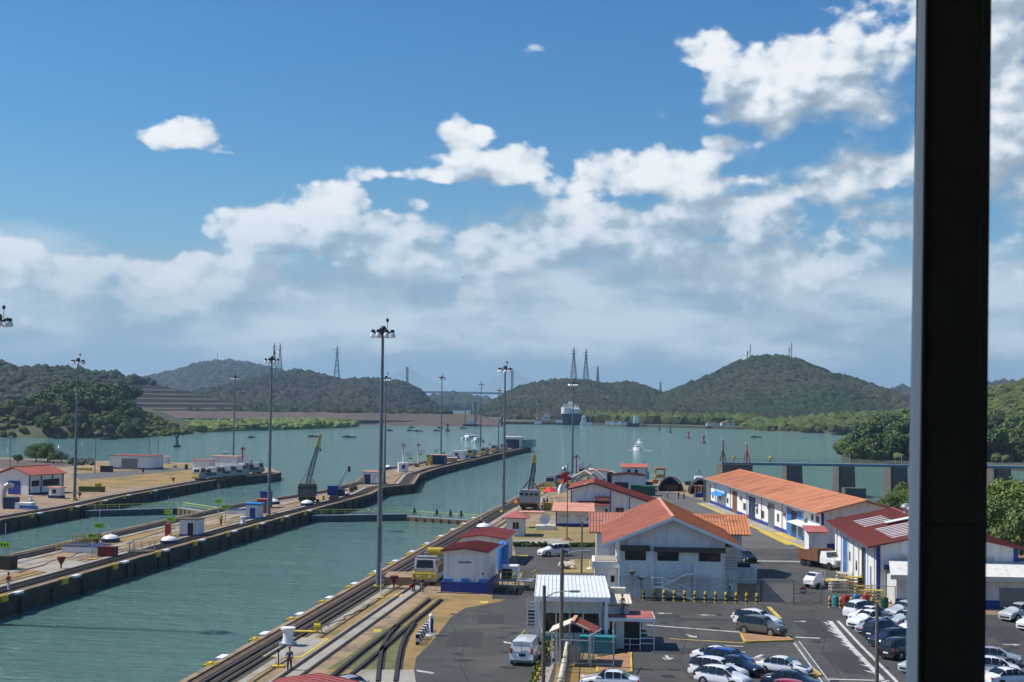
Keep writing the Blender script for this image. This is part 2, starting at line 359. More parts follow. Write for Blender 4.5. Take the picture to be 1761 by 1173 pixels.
mat('hill_scrub', (.075, .08, .038), .95, .4, .03, dirt=(.13, .10, .07), dscale=.012, damt=.9)
mat('marsh', (.12, .16, .035), .95, .4, .03, dirt=(.07, .075, .03), dscale=.02, damt=.8, island=.3)
mat('bank_earth', (.115, .085, .072), .95, .18, .01, dirt=(.09, .068, .06), dscale=.03, damt=.6, stretch=(1, 1, 6))
# excavated terraces: bare dark rock where steep, scrub on the benches
_m = mat('terrace', (.09, .085, .045), .95, .35, .05, dirt=(.09, .09, .04), dscale=.02, damt=.8); _t = _m.node_tree; _b = _t.nodes['Principled BSDF']; _src = _b.inputs['Base Color'].links[0].from_socket; _b.inputs['Specular IOR Level'].default_value = .1
_g = N('ShaderNodeNewGeometry', _t); _s = N('ShaderNodeSeparateXYZ', _t); L(_g.outputs['True Normal'], _s.inputs[0], _t); _r = N('ShaderNodeMapRange', _t); L(_s.outputs[2], _r.inputs[0], _t); _r.inputs[1].default_value = .992; _r.inputs[2].default_value = .965
_x = N('ShaderNodeMix', _t, data_type='RGBA'); L(_r.outputs[0], _x.inputs[0], _t); L(_src, _x.inputs[6], _t); _x.inputs[7].default_value = (.035, .028, .030, 1); _tc = N('ShaderNodeTexCoord', _t); _sz = N('ShaderNodeSeparateXYZ', _t); L(_tc.outputs['Object'], _sz.inputs[0], _t); _fr = M('FRACT', M('DIVIDE', _sz.outputs[2], 5.2, tree=_t), tree=_t)
_ed = N('ShaderNodeMapRange', _t); L(_fr, _ed.inputs[0], _t); _ed.inputs[1].default_value = .26; _ed.inputs[2].default_value = .16
_y = N('ShaderNodeMix', _t, data_type='RGBA'); L(_ed.outputs[0], _y.inputs[0], _t); L(_x.outputs[2], _y.inputs[6], _t); _y.inputs[7].default_value = (.13, .12, .085, 1); L(_y.outputs[2], _b.inputs['Base Color'], _t)
# water
m = bpy.data.materials.new('lake_water'); m.use_nodes = True; t = m.node_tree; MT['lake_water'] = m
bs = t.nodes['Principled BSDF']; bs.inputs['Roughness'].default_value = .09; bs.inputs['IOR'].default_value = 1.33
tcw = N('ShaderNodeTexCoord', t)
nl = N('ShaderNodeTexNoise', t); nl.inputs['Scale'].default_value = .012; nl.inputs['Detail'].default_value = 5; L(tcw.outputs['Object'], nl.inputs[0], t)
mxw = N('ShaderNodeMix', t, data_type='RGBA'); L(nl.outputs[0], mxw.inputs[0], t)
mxw.inputs[6].default_value = (.088, .185, .158, 1); mxw.inputs[7].default_value = (.14, .245, .21, 1)
# short streaks: pale reflections on the wavelets put into the colour
mpw = N('ShaderNodeMapping', t); mpw.inputs['Rotation'].default_value = (0, 0, R(20)); mpw.inputs['Scale'].default_value = (.25, 1, 1); L(tcw.outputs['Object'], mpw.inputs[0], t)
ns = N('ShaderNodeTexNoise', t); ns.inputs['Scale'].default_value = .55; ns.inputs['Detail'].default_value = 5; ns.inputs['Roughness'].default_value = .7; L(mpw.outputs[0], ns.inputs[0], t)
mrs = N('ShaderNodeMapRange', t, interpolation_type='SMOOTHSTEP'); L(ns.outputs[0], mrs.inputs[0], t); mrs.inputs[1].default_value = .67; mrs.inputs[2].default_value = .80; mrs.inputs[4].default_value = .5
mx2 = N('ShaderNodeMix', t, data_type='RGBA'); L(mrs.outputs[0], mx2.inputs[0], t); L(mxw.outputs[2], mx2.inputs[6], t); mx2.inputs[7].default_value = (.30, .42, .42, 1)
L(mx2.outputs[2], bs.inputs['Base Color'], t)
w1 = N('ShaderNodeTexNoise', t); w1.inputs['Scale'].default_value = .9; w1.inputs['Detail'].default_value = 6; w1.inputs['Roughness'].default_value = .62
mpa = N('ShaderNodeMapping', t); mpa.inputs['Rotation'].default_value = (0, 0, R(28)); mpa.inputs['Scale'].default_value = (.35, 1, 1); L(tcw.outputs['Object'], mpa.inputs[0], t); L(mpa.outputs[0], w1.inputs[0], t)
w2 = N('ShaderNodeTexNoise', t); w2.inputs['Scale'].default_value = .13; w2.inputs['Detail'].default_value = 4; L(mpa.outputs[0], w2.inputs[0], t)
ad = N('ShaderNodeMath', t, operation='ADD'); L(w1.outputs[0], ad.inputs[0], t)
mm = N('ShaderNodeMath', t, operation='MULTIPLY'); L(w2.outputs[0], mm.inputs[0], t); mm.inputs[1].default_value = 2.2; L(mm.outputs[0], ad.inputs[1], t)
bu = N('ShaderNodeBump', t); bu.inputs['Strength'].default_value = 1.0; bu.inputs['Distance'].default_value = 1.3; L(ad.outputs[0], bu.inputs['Height'], t); L(bu.outputs[0], bs.inputs['Normal'], t)
# haze
m = bpy.data.materials.new('haze_air'); m.use_nodes = True; t = m.node_tree; t.nodes.remove(t.nodes['Principled BSDF']); MT['haze_air'] = m
pv = N('ShaderNodeVolumePrincipled', t); pv.inputs['Color'].default_value = (.52, .74, 1, 1); pv.inputs['Density'].default_value = .000075; pv.inputs['Anisotropy'].default_value = .2
L(pv.outputs[0], t.nodes['Material Output'].inputs['Volume'], t)

# ================================================================ ENVIRONMENT
WZ = -2.2
MB().sheet([(-6400, -300), (6400, -300), (6400, 7600), (-6400, 7600)], -9).build('ground', MT['hill_scrub'], kind='structure')
MB().sheet([(-6380, -280), (6380, -280), (6380, 7580), (-6380, 7580)], WZ).build('water', MT['lake_water'], kind='structure')
MB().bb(-6500, 6500, -400, 7700, -10.5, 215).build('haze', MT['haze_air'], kind='stuff')

class VN:                                              # value noise
    def __init__(s, seed): s.g = np.random.RandomState(seed).rand(256, 256)
    def __call__(s, x, y):
        xi = np.floor(x).astype(int); yi = np.floor(y).astype(int); fx = x - xi; fy = y - yi
        fx = fx * fx * (3 - 2 * fx); fy = fy * fy * (3 - 2 * fy); G_ = s.g
        a = G_[xi & 255, yi & 255]; b = G_[(xi + 1) & 255, yi & 255]; c = G_[xi & 255, (yi + 1) & 255]; d = G_[(xi + 1) & 255, (yi + 1) & 255]
        return (a * (1 - fx) + b * fx) * (1 - fy) + (c * (1 - fx) + d * fx) * fy
vn = VN(3)
def fbm(x, y, o=4):
    r = 0; a = .5
    for i in range(o): r = r + a * (vn(x * 2 ** i + 17 * i, y * 2 ** i + 5 * i) - .5); a *= .5
    return r
def fast_mesh(name, V, F, mt, smooth=True):
    me = bpy.data.meshes.new(name); me.vertices.add(len(V)); me.vertices.foreach_set('co', np.asarray(V, dtype=np.float32).ravel())
    n = F.shape[1]; me.loops.add(F.size); me.loops.foreach_set('vertex_index', F.astype(np.int32).ravel())
    me.polygons.add(len(F)); me.polygons.foreach_set('loop_start', np.arange(0, F.size, n, dtype=np.int32)); me.polygons.foreach_set('loop_total', np.full(len(F), n, dtype=np.int32))
    me.polygons.foreach_set('use_smooth', np.full(len(F), smooth)); me.materials.append(mt); me.update(calc_edges=True); me.validate(); return me
def link(name, me, parent=None, **k):
    o = bpy.data.objects.new(name, me); COL.objects.link(o)
    if parent: o.parent = parent
    return tag(o, **k)
bm = bmesh.new(); bmesh.ops.create_icosphere(bm, subdivisions=1, radius=1); ICV = np.array([v.co[:] for v in bm.verts]); ICF = np.array([[v.index for v in f.verts] for f in bm.faces]); bm.free()
bm = bmesh.new(); bmesh.ops.create_icosphere(bm, subdivisions=2, radius=1); IC2V = np.array([v.co[:] for v in bm.verts]); IC2F = np.array([[v.index for v in f.verts] for f in bm.faces]); bm.free()
def crowns(name, P, rad, mt, flat=.8, fine=False, **k):  # many uneven crowns as one mass
    IV, IF = (IC2V, IC2F) if fine else (ICV, ICF)
    n = len(P); V = np.repeat(IV[None], n, 0) * (1 + (RS.rand(n, len(IV), 1) - .5) * .38)
    sc = np.stack([rad * (.8 + .4 * RS.rand(n)), rad * (.8 + .4 * RS.rand(n)), rad * flat * (.7 + .6 * RS.rand(n))], 1)
    V = V * sc[:, None] + P[:, None]; F = IF[None] + (np.arange(n) * len(IV))[:, None, None]
    return link(name, fast_mesh(name, V.reshape(-1, 3), F.reshape(-1, 3), mt, False), kind='stuff', **k)
HF = {}
def hill(name, D, Wf, Wb, sil, mt, step=14, base=-6, rough=.35, terr=None, dip=None, concave=1.3):
    pts = [atz(px, py, D) for px, py in sil]; xs = np.array([p.x for p in pts]); zs = np.array([p.z for p in pts])
    X = np.arange(xs[0], xs[-1] + step, step); Y = np.arange(D - Wf, D + Wb + step, step); gx, gy = np.meshgrid(X, Y)
    rz = np.interp(gx, xs, zs); t = np.where(gy < D, 1 - (D - gy) / Wf, 1 - (gy - D) / Wb).clip(0, 1)
    pr = np.where(gy < D, t ** concave * (1 + .25 * (1 - t)), t)
    z = base + (rz - base) * pr.clip(0, 1)
    z += (rz - base) * rough * 4 * pr * (1 - pr) * fbm(gx / (Wf * .45) + D, gy / (Wf * .45)) * 1.6
    if terr is not None:
        x0, x1, st = terr; k = ((gx > x0) & (gx < x1)).astype(float); zt = np.floor(z / st) * st + st * np.clip((z / st % 1 - .55) / .25, 0, 1); z = z * (1 - k) + zt * k
    V = np.stack([gx.ravel(), gy.ravel(), z.ravel()], 1); w = len(X); h = len(Y)
    i = (np.arange(h - 1)[:, None] * w + np.arange(w - 1)[None]).ravel(); F = np.stack([i, i + 1, i + w + 1, i + w], 1)
    o = link(name, fast_mesh(name, V, F, mt, True), kind='structure')
    def hz(x, y):
        fx = np.clip((x - X[0]) / step, 0, w - 1.001); fy = np.clip((y - Y[0]) / step, 0, h - 1.001); a = fx.astype(int); b = fy.astype(int); u = fx - a; v = fy - b
        return (z[b, a] * (1 - u) + z[b, a + 1] * u) * (1 - v) + (z[b + 1, a] * (1 - u) + z[b + 1, a + 1] * u) * v
    return dict(X=(X[0], X[-1]), Y=(Y[0], Y[-1]), h=hz, D=D, Wb=Wb)
def wood(H, n, r, mt, zmin=-1.5, xr=None, yr=None, keep=None, name='woodland', **k):
    x = RS.uniform(*(xr or H['X']), n); y = RS.uniform(*(yr or (H['Y'][0], H['D'] + H['Wb'] * .35)), n); z = H['h'](x, y); m = z > zmin
    if keep is not None: m &= keep(x, y, z)
    x, y, z = x[m], y[m], z[m]; rad = r * (.55 + .9 * RS.rand(len(x)) ** 1.5)
    return crowns(name, np.stack([x, y, z + rad * .35], 1), rad, mt, **k)
# ================================================================ LANDSCAPE
HL = hill('hill', 1750, 480, 400, [(-260, 648), (-120, 633), (-60, 627), (0, 629), (60, 637), (130, 641), (180, 645), (205, 650), (246, 654), (262, 659), (300, 668), (345, 678), (400, 691), (450, 704), (478, 716)], MT['terrace'], step=6, terr=(-900, -215, 5.2), concave=1.0, rough=.25)
HA = hill('hill', 5200, 900, 700, [(180, 690), (230, 668), (256, 653), (290, 647), (325, 637), (350, 629), (390, 626), (430, 630), (465, 639), (500, 650), (540, 660), (620, 684)], MT['hill_ground'], step=30)
HB = hill('hill', 2900, 900, 500, [(330, 700), (370, 688), (400, 672), (430, 657), (480, 646), (525, 643), (560, 650), (590, 660), (640, 657), (680, 660), (705, 669), (722, 678), (732, 690), (748, 708)], MT['hill_ground'], step=20)
HCc = hill('hill', 4800, 900, 600, [(690, 708), (735, 696), (770, 685), (800, 689), (830, 695), (900, 704)], MT['hill_ground'], step=30)
HD = hill('hill', 2700, 1000, 500, [(820, 712), (850, 698), (880, 677), (905, 669), (935, 663), (960, 659), (1010, 660), (1040, 668), (1060, 664), (1085, 663), (1110, 672), (1130, 680), (1150, 690), (1180, 706)], MT['hill_ground'], step=20)
HE = hill('hill', 2300, 800, 500, [(1060, 722), (1090, 708), (1130, 692), (1150, 681), (1180, 668), (1200, 661), (1230, 647), (1260, 631), (1285, 622), (1320, 616), (1360, 620), (1390, 631), (1420, 645), (1450, 653), (1500, 669), (1530, 685), (1560, 701), (1620, 718)], MT['hill_ground'], step=18, rough=.42)
HFr = hill('hill', 4200, 900, 500, [(1480, 706), (1530, 680), (1550, 672), (1580, 670), (1620, 674), (1660, 666), (1700, 666), (1761, 658), (1900, 650), (2100, 690)], MT['hill_ground'], step=26)
HG = hill('hill', 1000, 330, 300, [(1560, 722), (1620, 708), (1660, 694), (1700, 676), (1740, 665), (1761, 660), (1900, 640), (2100, 650)], MT['hill_scrub'], step=14, concave=1.0)
HP = hill('hill', 1430, 150, 250, [(1250, 742), (1300, 736), (1345, 730), (1400, 724), (1450, 720), (1520, 716), (1600, 712), (1800, 712)], MT['hill_scrub'], step=12, base=-4, concave=.5)
HM = hill('hill', 950, 130, 300, [(-300, 700), (-80, 712), (0, 711), (60, 706), (105, 692), (180, 688), (212, 696), (240, 713), (272, 726), (300, 741), (335, 750), (352, 758)], MT['hill_scrub'], step=9, base=-4, concave=.55)
# low ground at the feet of the hills and the canal bank
MB().prism([(at(840, 1590).x, 1590), (at(1010, 1590).x, 1600), (at(1100, 1500).x, 1520), (at(1250, 1400).x, 1440), (at(1330, 1400).x, 1400), (900, 1380), (1400, 1700), (900, 2600), (-60, 2600)], -6, .4).build('shore_ground', MT['hill_scrub'], kind='structure')
MB().prism([(-900, 1380), (at(300, 1300).x, 1380), (at(860, 1500).x, 1440), (at(860, 1500).x, 2500), (-900, 2500)], -6, 2.5).build('shore_ground', MT['hill_scrub'], kind='structure')
def embank():
    v = []; f = []; x0 = at(230, 1400).x; x1 = at(862, 1430).x; n = 60
    for i in range(n + 1):
        x = x0 + (x1 - x0) * i / n; e = fbm(np.array([i * .31]), np.array([2.]))[0]; y = 1392 + 24 * i / n + e * 8; h = 9.2 + e * 1.2
        if i > n - 4: h *= (n - i) / 4 + .12
        v += [(x, y, -3.5), (x, y + 10, 1 + e), (x, y + 32, h), (x, y + 46, h), (x, y + 90, -3)]
    for i in range(n):
        for k in range(4): a = i * 5 + k; f.append((a, a + 5, a + 6, a + 1))
    MB().add(v, [q[::-1] for q in f]).build('earth_bank', MT['bank_earth'], kind='structure')
embank()
# marsh spit
mp_ = [G(335, 744, WZ), G(420, 741, WZ), G(500, 739, WZ), G(560, 737, WZ), G(614, 734.5, WZ), G(600, 729, WZ), G(500, 724, WZ), G(300, 722, WZ), G(250, 735, WZ)]
MB().prism([(p.x, p.y) for p in mp_], -6, -1.3).build('marsh_ground', MT['marsh'], kind='structure')
def inpoly(x, y, P):
    r = np.zeros(x.shape, bool); j = len(P) - 1
    for i in range(len(P)):
        a, b = P[i], P[j]; c = ((a[1] > y) != (b[1] > y)) & (x < (b[0] - a[0]) * (y - a[1]) / (b[1] - a[1] + 1e-9) + a[0]); r ^= c; j = i
    return r
mx_ = np.array([[p.x, p.y] for p in mp_]); q = RS.uniform(mx_.min(0) - 3, mx_.max(0) + 3, (4200, 2)); q = q[inpoly(q[:, 0], q[:, 1], mx_)]
sz = 2.0 + 1.6 * RS.rand(len(q)); big = RS.rand(len(q)) < .14 * (q[:, 0] > -235); sz[big] *= 1.9
crowns('marsh_plants', np.stack([q[:, 0], q[:, 1], -1.2 + sz * .3], 1), sz, MT['marsh'], .7)
# woods
notterr = lambda x, y, z: ~((x > -455) & (x < -215) & (fbm(x / 60, y / 60) < .16) & (z < 38)) & ~((x > -700) & (x < -520) & (z < 24))
wood(HL, 11000, 5.5, MT['crown_hill'], keep=notterr)
wood(HA, 9000, 13, MT['crown_hill']); wood(HB, 15000, 7.5, MT['crown_hill']); wood(HCc, 1800, 17, MT['crown_hill'])
wood(HD, 18000, 7, MT['crown_hill']); wood(HE, 30000, 6.2, MT['crown_hill']); wood(HFr, 3500, 15, MT['crown_hill'])
wood(HG, 8000, 3.6, MT['crown_shore']); wood(HP, 3500, 4.6, MT['crown_shore'])
sx = RS.uniform(at(1020, 1500).x, at(1345, 1400).x, 1300); sy = 1600 - (sx - at(1020, 1500).x) * .62 + RS.rand(1300) ** 1.4 * 260 + 8
sr = 4 + 5 * RS.rand(1300); crowns('shore_trees', np.stack([sx, sy, sr * .6], 1), sr, MT['crown_shore'], .85)
sx = RS.uniform(at(300, 1500).x, at(740, 1500).x, 500); sy = RS.uniform(1520, 2200, 500); sr = 3 + 5 * RS.rand(500)
crowns('scrub_trees', np.stack([sx, sy, sr * .6 + 2.5], 1), sr, MT['crown_hill'], .85)

# ---------------------------------------------------------------- single trees (trunk, limbs, leafy crown)
def tree_meshes(seed, r, h, leaf, nl, clumps, mt, spread=.62):
    rs = np.random.RandomState(seed); C = []
    for i in range(clumps):
        a = rs.rand() * 2 * math.pi; u = rs.rand() ** .6; zz = rs.rand()
        rr = r * spread * u * (1 - .45 * zz); C.append((rr * math.cos(a) * 1.15, rr * math.sin(a) * 1.15, h * (.42 + .46 * zz), r * (.30 + .22 * rs.rand())))
    C = np.array(C); k = rs.randint(0, clumps, nl); d = rs.normal(size=(nl, 3)); d /= np.linalg.norm(d, axis=1)[:, None]
    rad = C[k, 3] * (.62 + .42 * rs.rand(nl)); P = C[k, :3] + d * rad[:, None] * np.array([1, 1, .78])
    nrm = d + rs.normal(size=(nl, 3)) * .55 + np.array([0, 0, .25]); nrm /= np.linalg.norm(nrm, axis=1)[:, None]
    a = np.cross(nrm, rs.normal(size=(nl, 3))); a /= np.linalg.norm(a, axis=1)[:, None]; b = np.cross(nrm, a)
    s = leaf * (.6 + .8 * rs.rand(nl, 1)); V = np.stack([P - a * s, P - b * s * .6, P + a * s, P + b * s * .6 + nrm * s * .3], 1)
    crown = fast_mesh('crown', V.reshape(-1, 3), np.arange(nl * 4).reshape(-1, 4), mt, False)
    t = MB(); t.tube((0, 0, -1), (0, 0, h * .38), r * .07, r * .05, 7)
    for c in C[:min(clumps, 9)]:
        m_ = (c[0] * .35, c[1] * .35, h * .5); t.tube((0, 0, h * .36), m_, r * .045, r * .03, 5); t.tube(m_, (c[0], c[1], c[2]), r * .03, r * .01, 5)
    return crown, t.mesh('trunk', MT['bark'])
TV = [tree_meshes(21, 6, 11, .62, 2600, 13, MT['leaf_dark']), tree_meshes(22, 6, 10, .62, 2400, 11, MT['leaf']), tree_meshes(23, 5, 8, .55, 2000, 9, MT['leaf_bright']),
      tree_meshes(24, 5.5, 9, .5, 1300, 12, MT['leaf_brown']), tree_meshes(25, 7, 12, .65, 2800, 15, MT['leaf_dark'], .7), tree_meshes(26, 4, 5, .5, 1400, 8, MT['leaf'])]
KINDS = ['dense dark green', 'mid green rounded', 'bright green low', 'grey brown half bare', 'wide spreading dark', 'small bushy']
def put_tree(k, loc, s, where, group, name='tree', noun='tree'):
    q_ = 880.5 + loc[0] / loc[1] * 2446; side = ('far left of the wood' if q_ < 40 else 'left of the lamp mast' if q_ < 120 else 'right of the lamp mast' if q_ < 200 else 'near the right end of the wood') if loc[0] < 0 else ('at the wood edge' if q_ < 1490 else 'near the column' if q_ < 1580 else 'hidden by the column' if q_ < 1700 else 'by the right picture edge')
    size = 'small' if s < .75 else 'medium' if s < 1.0 else 'tall' if s < 1.2 else 'very tall'
    where = size + ', ' + side + ', ' + ('front row' if loc[1] < (850 if loc[0] < 0 else 640) else 'second row' if loc[1] < (895 if loc[0] < 0 else 720) else 'back row')
    o = thing(name, KINDS[k] + ' shore ' + noun + ', ' + where, noun, loc, random.uniform(0, 6.28), group); o.scale = (s, s, s * random.uniform(.9, 1.12))
    link('crown', TV[k][0], o); link('trunk', TV[k][1], o); return o
# left shore forest
n = 0
for i in range(1000):
    x = random.uniform(-420, -180); y = random.uniform(812, 985); z = float(HM['h'](np.array([x]), np.array([y]))[0])
    px = 880 + x / y * 2446
    if z < -2.2 or px < -60 or n >= 150: continue
    if y > 870 and px > 235 : continue
    ridge = 85 < px < 240 and y > 880
    k = random.choice([0, 0, 4, 1]) if ridge else random.choice([0, 1, 1, 3, 3, 2, 5, 1])
    s = random.uniform(.95, 1.35) if ridge else random.uniform(.62, 1.05)
    if px > 255: s *= .62; k = random.choice([3, 5, 1])
    wh = ('high on the wooded mound across the water' if ridge else 'on the wooded left shore near the waterline' if y < 860 else 'on the lower slope of the wooded left shore')
    put_tree(k, (x, y, z - .3), s, wh, 'trees of the left shore wood'); n += 1
sx = RS.uniform(-420, -185, 2600); sy = RS.uniform(812, 980, 2600); szz = HM['h'](sx, sy); k_ = szz > -2.3
crowns('undergrowth', np.stack([sx[k_], sy[k_], szz[k_] + .8], 1), 1.1 + 1.5 * RS.rand(k_.sum()), MT['crown_shore'], .8, True)
# right shore wood beyond the spillway
def landR(name, P, z, mt): return MB().prism([(p[0], p[1]) for p in P], -7, z).build(name, mt, kind='structure')
RW = [(at(1447, 630).x, 628), (at(1470, 600).x, 604), (at(1520, 590).x, 588), (at(1700, 560).x, 560), (at(1900, 520).x, 520), (600, 560), (900, 900), (520, 1050), (260, 900), (at(1460, 700).x, 720)]
landR('wooded_shore_ground', RW, -.8, MT['hill_scrub'])
n = 0
for i in range(2500):
    y = random.uniform(592, 860); px = random.uniform(1452, 1850)
    if 1590 < px < 1690 and random.random() < .75: continue
    x = at(px, y).x
    if not inpoly(np.array([x]), np.array([y]), np.array(RW))[0] or n >= 125: continue
    f_ = (y - 592) / 260; z = -.8 + f_ * 10 * min(1, max(0, (px - 1450) / 120))
    k = random.choice([0, 0, 1, 1, 4, 2]) if px < 1600 else random.choice([3, 1, 2, 5, 3, 0, 2])
    s = random.uniform(.85, 1.4) * (1 if px > 1480 else .8)
    wh = 'in the wood behind the spillway, left of the steel column' if px < 1640 else 'on the slope right of the steel column'
    if y < 650: wh = wh.replace('in the wood', 'at the waterside').replace('on the slope', 'at the foot of the slope')
    put_tree(k, (x, y, z - .4), s, wh, 'trees of the right shore wood'); n += 1
sx = RS.uniform(140, 420, 2400); sy = RS.uniform(590, 900, 2400); k_ = inpoly(sx, sy, np.array(RW))
crowns('undergrowth', np.stack([sx[k_], sy[k_], 1 + np.clip(sy[k_] - 600, 0, 200) * .035], 1), 1.3 + 1.9 * RS.rand(k_.sum()), MT['crown_shore'], .9, True)

# ================================================================ FAR STRUCTURES
def pylon(px, pt, pb, D, lab, w=None):
    T = atz(px, pt, D); Bz = atz(px, pb, D).z - 6; h = T.z - Bz; w = w or h * .16
    o = thing('pylon', lab, 'pylon', (T.x, T.y, Bz), .3, 'lattice pylons on the hills'); m = MB(); a = MB(); th = max(.35, D * .00028)
    L_ = [0, .22, .4, .55, .68, .8, .9, 1]; ww = [w * (1 - u) ** 1.15 + w * .05 for u in L_]
    for i in range(len(L_) - 1):
        z0, z1 = L_[i] * h, L_[i + 1] * h; c0 = [(sx * ww[i] / 2, sy * ww[i] / 2, z0) for sx, sy in ((-1, -1), (1, -1), (1, 1), (-1, 1))]; c1 = [(sx * ww[i + 1] / 2, sy * ww[i + 1] / 2, z1) for sx, sy in ((-1, -1), (1, -1), (1, 1), (-1, 1))]
        for k in range(4): m.bar(c0[k], c1[k], th); m.bar(c0[k], c1[(k + 1) % 4], th * .6); m.bar(c0[(k + 1) % 4], c1[k], th * .6); m.bar(c1[k], c1[(k + 1) % 4], th * .6)
    for z_ in (.82, .9): a.bar((-w * .55, 0, z_ * h), (w * .55, 0, z_ * h), th); 
    m.build('frame', MT['mast_steel'], o); a.build('crossarm', MT['mast_steel'], o); return o
pylon(472, 590, 640, 2850, 'tall lattice pylon on the hill, left of a close pair, behind a lighting mast')
pylon(482, 591, 642, 2800, 'tall lattice pylon on the hill, right of a close pair, behind a lighting mast')
pylon(580, 595, 655, 2700, 'tall lattice pylon standing alone on the hill left of the bridge')
pylon(987, 597, 655, 2600, 'tallest lattice pylon on the hill right of the bridge')
pylon(1008, 600, 656, 2650, 'middle lattice pylon of three on the hill right of the bridge')
pylon(1028, 629, 660, 2750, 'short lattice pylon, rightmost of three on the hill right of the bridge')
pylon(1136, 656, 678, 3000, 'small lattice pylon in the dip left of the high conical hill')
def antenna(px, pt, pb, D, lab):
    T = atz(px, pt, D); B = atz(px, pb, D).z - 5; o = thing('antenna_mast', lab, 'antenna', (T.x, T.y, B), 0); h = T.z - B
    MB().tube((0, 0, 0), (0, 0, h), .9, .4, 6).build('pole', MT['mast_steel'], o); m = MB()
    for u in (.55, .7, .82): m.box(.8, 0, u * h, 1.6, 1.2, 2.2)
    m.build('dish_panel', MT['grey_wall'], o)
antenna(1285, 603, 618, 2300, 'shorter left antenna mast on the conical hill'); antenna(1290, 591, 617, 2310, 'tall thin antenna mast at the left of the hilltop')
antenna(1357, 596, 614, 2300, 'antenna mast with dishes on the right of the conical hilltop'); antenna(1361, 588, 614, 2310, 'tallest antenna mast on the right of the conical hilltop')
antenna(374, 604, 626, 5200, 'thin antenna mast on the far left ridge'); antenna(1421, 634, 644, 2280, 'small mast on the right shoulder of the conical hill')
# cable stayed bridge
BD = 6000
def bridge():
    tl = atz(700.5, 631, BD); tr = atz(881, 636, BD); dl = atz(640, 672.6, BD); dr = atz(960, 678.5, BD)
    o = thing('bridge', 'long cable stayed bridge with two slim towers between the hills', 'bridge', (0, 0, 0))
    d = MB(); d.bar((dl.x, BD, dl.z), (dr.x, BD, dr.z), 34, 8.5); d.build('deck', MT['bridge_grey'], o)
    dz = lambda x: dl.z + (dr.z - dl.z) * (x - dl.x) / (dr.x - dl.x)
    for T in (tl, tr):
        t_ = MB(); t_.bb(T.x - 5, T.x + 5, BD - 4, BD + 4, -9, T.z); t_.build('tower', MT['bridge_grey'], o)
        s_ = MB()
        for k in range(1, 12):
            for sg in (-1, 1):
                x = T.x + sg * k * 17; s_.tube((T.x, BD, T.z - 3 - (11 - k) * 3), (x, BD, dz(x)), .3, n=4)
        s_.build('cables', MT['bridge_grey'], o, kind='stuff')
bridge()
# ---------------------------------------------------------------- far port: ships, sheds
def ship_stern():
    b = G(981, 731, WZ); o = thing('cargo_ship', 'large cargo ship end on, dark blue hull and white upperworks', 'ship', b, -.05)
    h = MB(); pr = [(-10.6, 0), (-10.8, 12.5), (10.8, 12.5), (10.6, 0), (9.5, -2), (-9.5, -2)]; h.yprism([(x, z) for x, z in pr], 0, 90); h.build('hull', MT['navy'], o, bevel=1.6)
    u = MB(); u.bb(-10.4, 10.4, .6, 80, 12.5, 19.0); u.build('superstructure', MT['grey_wall'], o, bevel=1.4)
    f = MB(); f.tube((-5.4, 1.2, 12.5), (-5.4, 1.2, 19.6), 5.0, n=20); f.build('bow_front', MT['white_wall'], o, smooth=True)
    br = MB(); br.bb(-9, 9, 20, 34, 19.5, 23); br.bb(-3, 3, 24, 30, 23, 26); br.build('bridge_house', MT['grey_wall'], o)
    mm_ = MB(); mm_.tube((0, 26, 26), (0, 26, 33), .5); mm_.tube((-6, 14, 19), (-6, 14, 27), .4); mm_.tube((7, 14, 19), (7, 14, 26), .4); mm_.build('mast', MT['mast_steel'], o)
    w = MB()
    for x in range(-8, 9, 2): w.bb(x - .6, x + .6, 19.9, 20, 21, 22)
    w.build('window_band', MT['dark_glass'], o)
mat('navy', (.012, .028, .085), .5, .15, .4)
mat('ship_green', (.02, .06, .05), .6, .2, .4)
ship_stern()
def small_ship(px, py, lab, L_, hull, sup, rz=0, cat='ship'):
    b = G(px, py, WZ); o = thing('moored_ship', lab, cat, b, rz)
    MB().prism([(-L_ / 2, -3), (L_ * .38, -3), (L_ / 2, 0), (L_ * .38, 3), (-L_ / 2, 3)], -1, 3.6).build('hull', MT[hull], o)
    MB().bb(-L_ * .4, -L_ * .05, -2.5, 2.5, 3.6, 9).bb(-L_ * .35, -L_ * .1, -2, 2, 9, 11.5).build('cabin', MT[sup], o)
    w = MB(); [w.bb(x - .5, x + .5, -2.6, -2.5, 6.4, 7.6) for x in np.arange(-L_ * .36, -L_ * .06, 2.2)]; w.build('window_row', MT['dark_glass'], o)
    MB().tube((-L_ * .2, 0, 11.5), (-L_ * .2, 0, 17), .3).tube((L_ * .25, 0, 3.6), (L_ * .25, 0, 12), .3).build('mast', MT['yellow_paint' if L_ > 30 else 'mast_steel'], o); return o
small_ship(1030, 731, 'dark hulled ship with pale house and yellow mast, moored right of the cargo ship', 36, 'ship_green', 'white_wall')
small_ship(1009, 732, 'small white vessel just right of the blue cargo ship', 14, 'white_wall', 'white_wall', 0, 'boat')
small_ship(1088, 734, 'dark tug boat with white cabin off the wooded far shore', 15, 'black_metal', 'white_wall', math.pi, 'boat')
small_ship(948, 729, 'low dark barge left of the blue cargo ship', 24, 'ship_green', 'grey_wall', 0, 'barge')
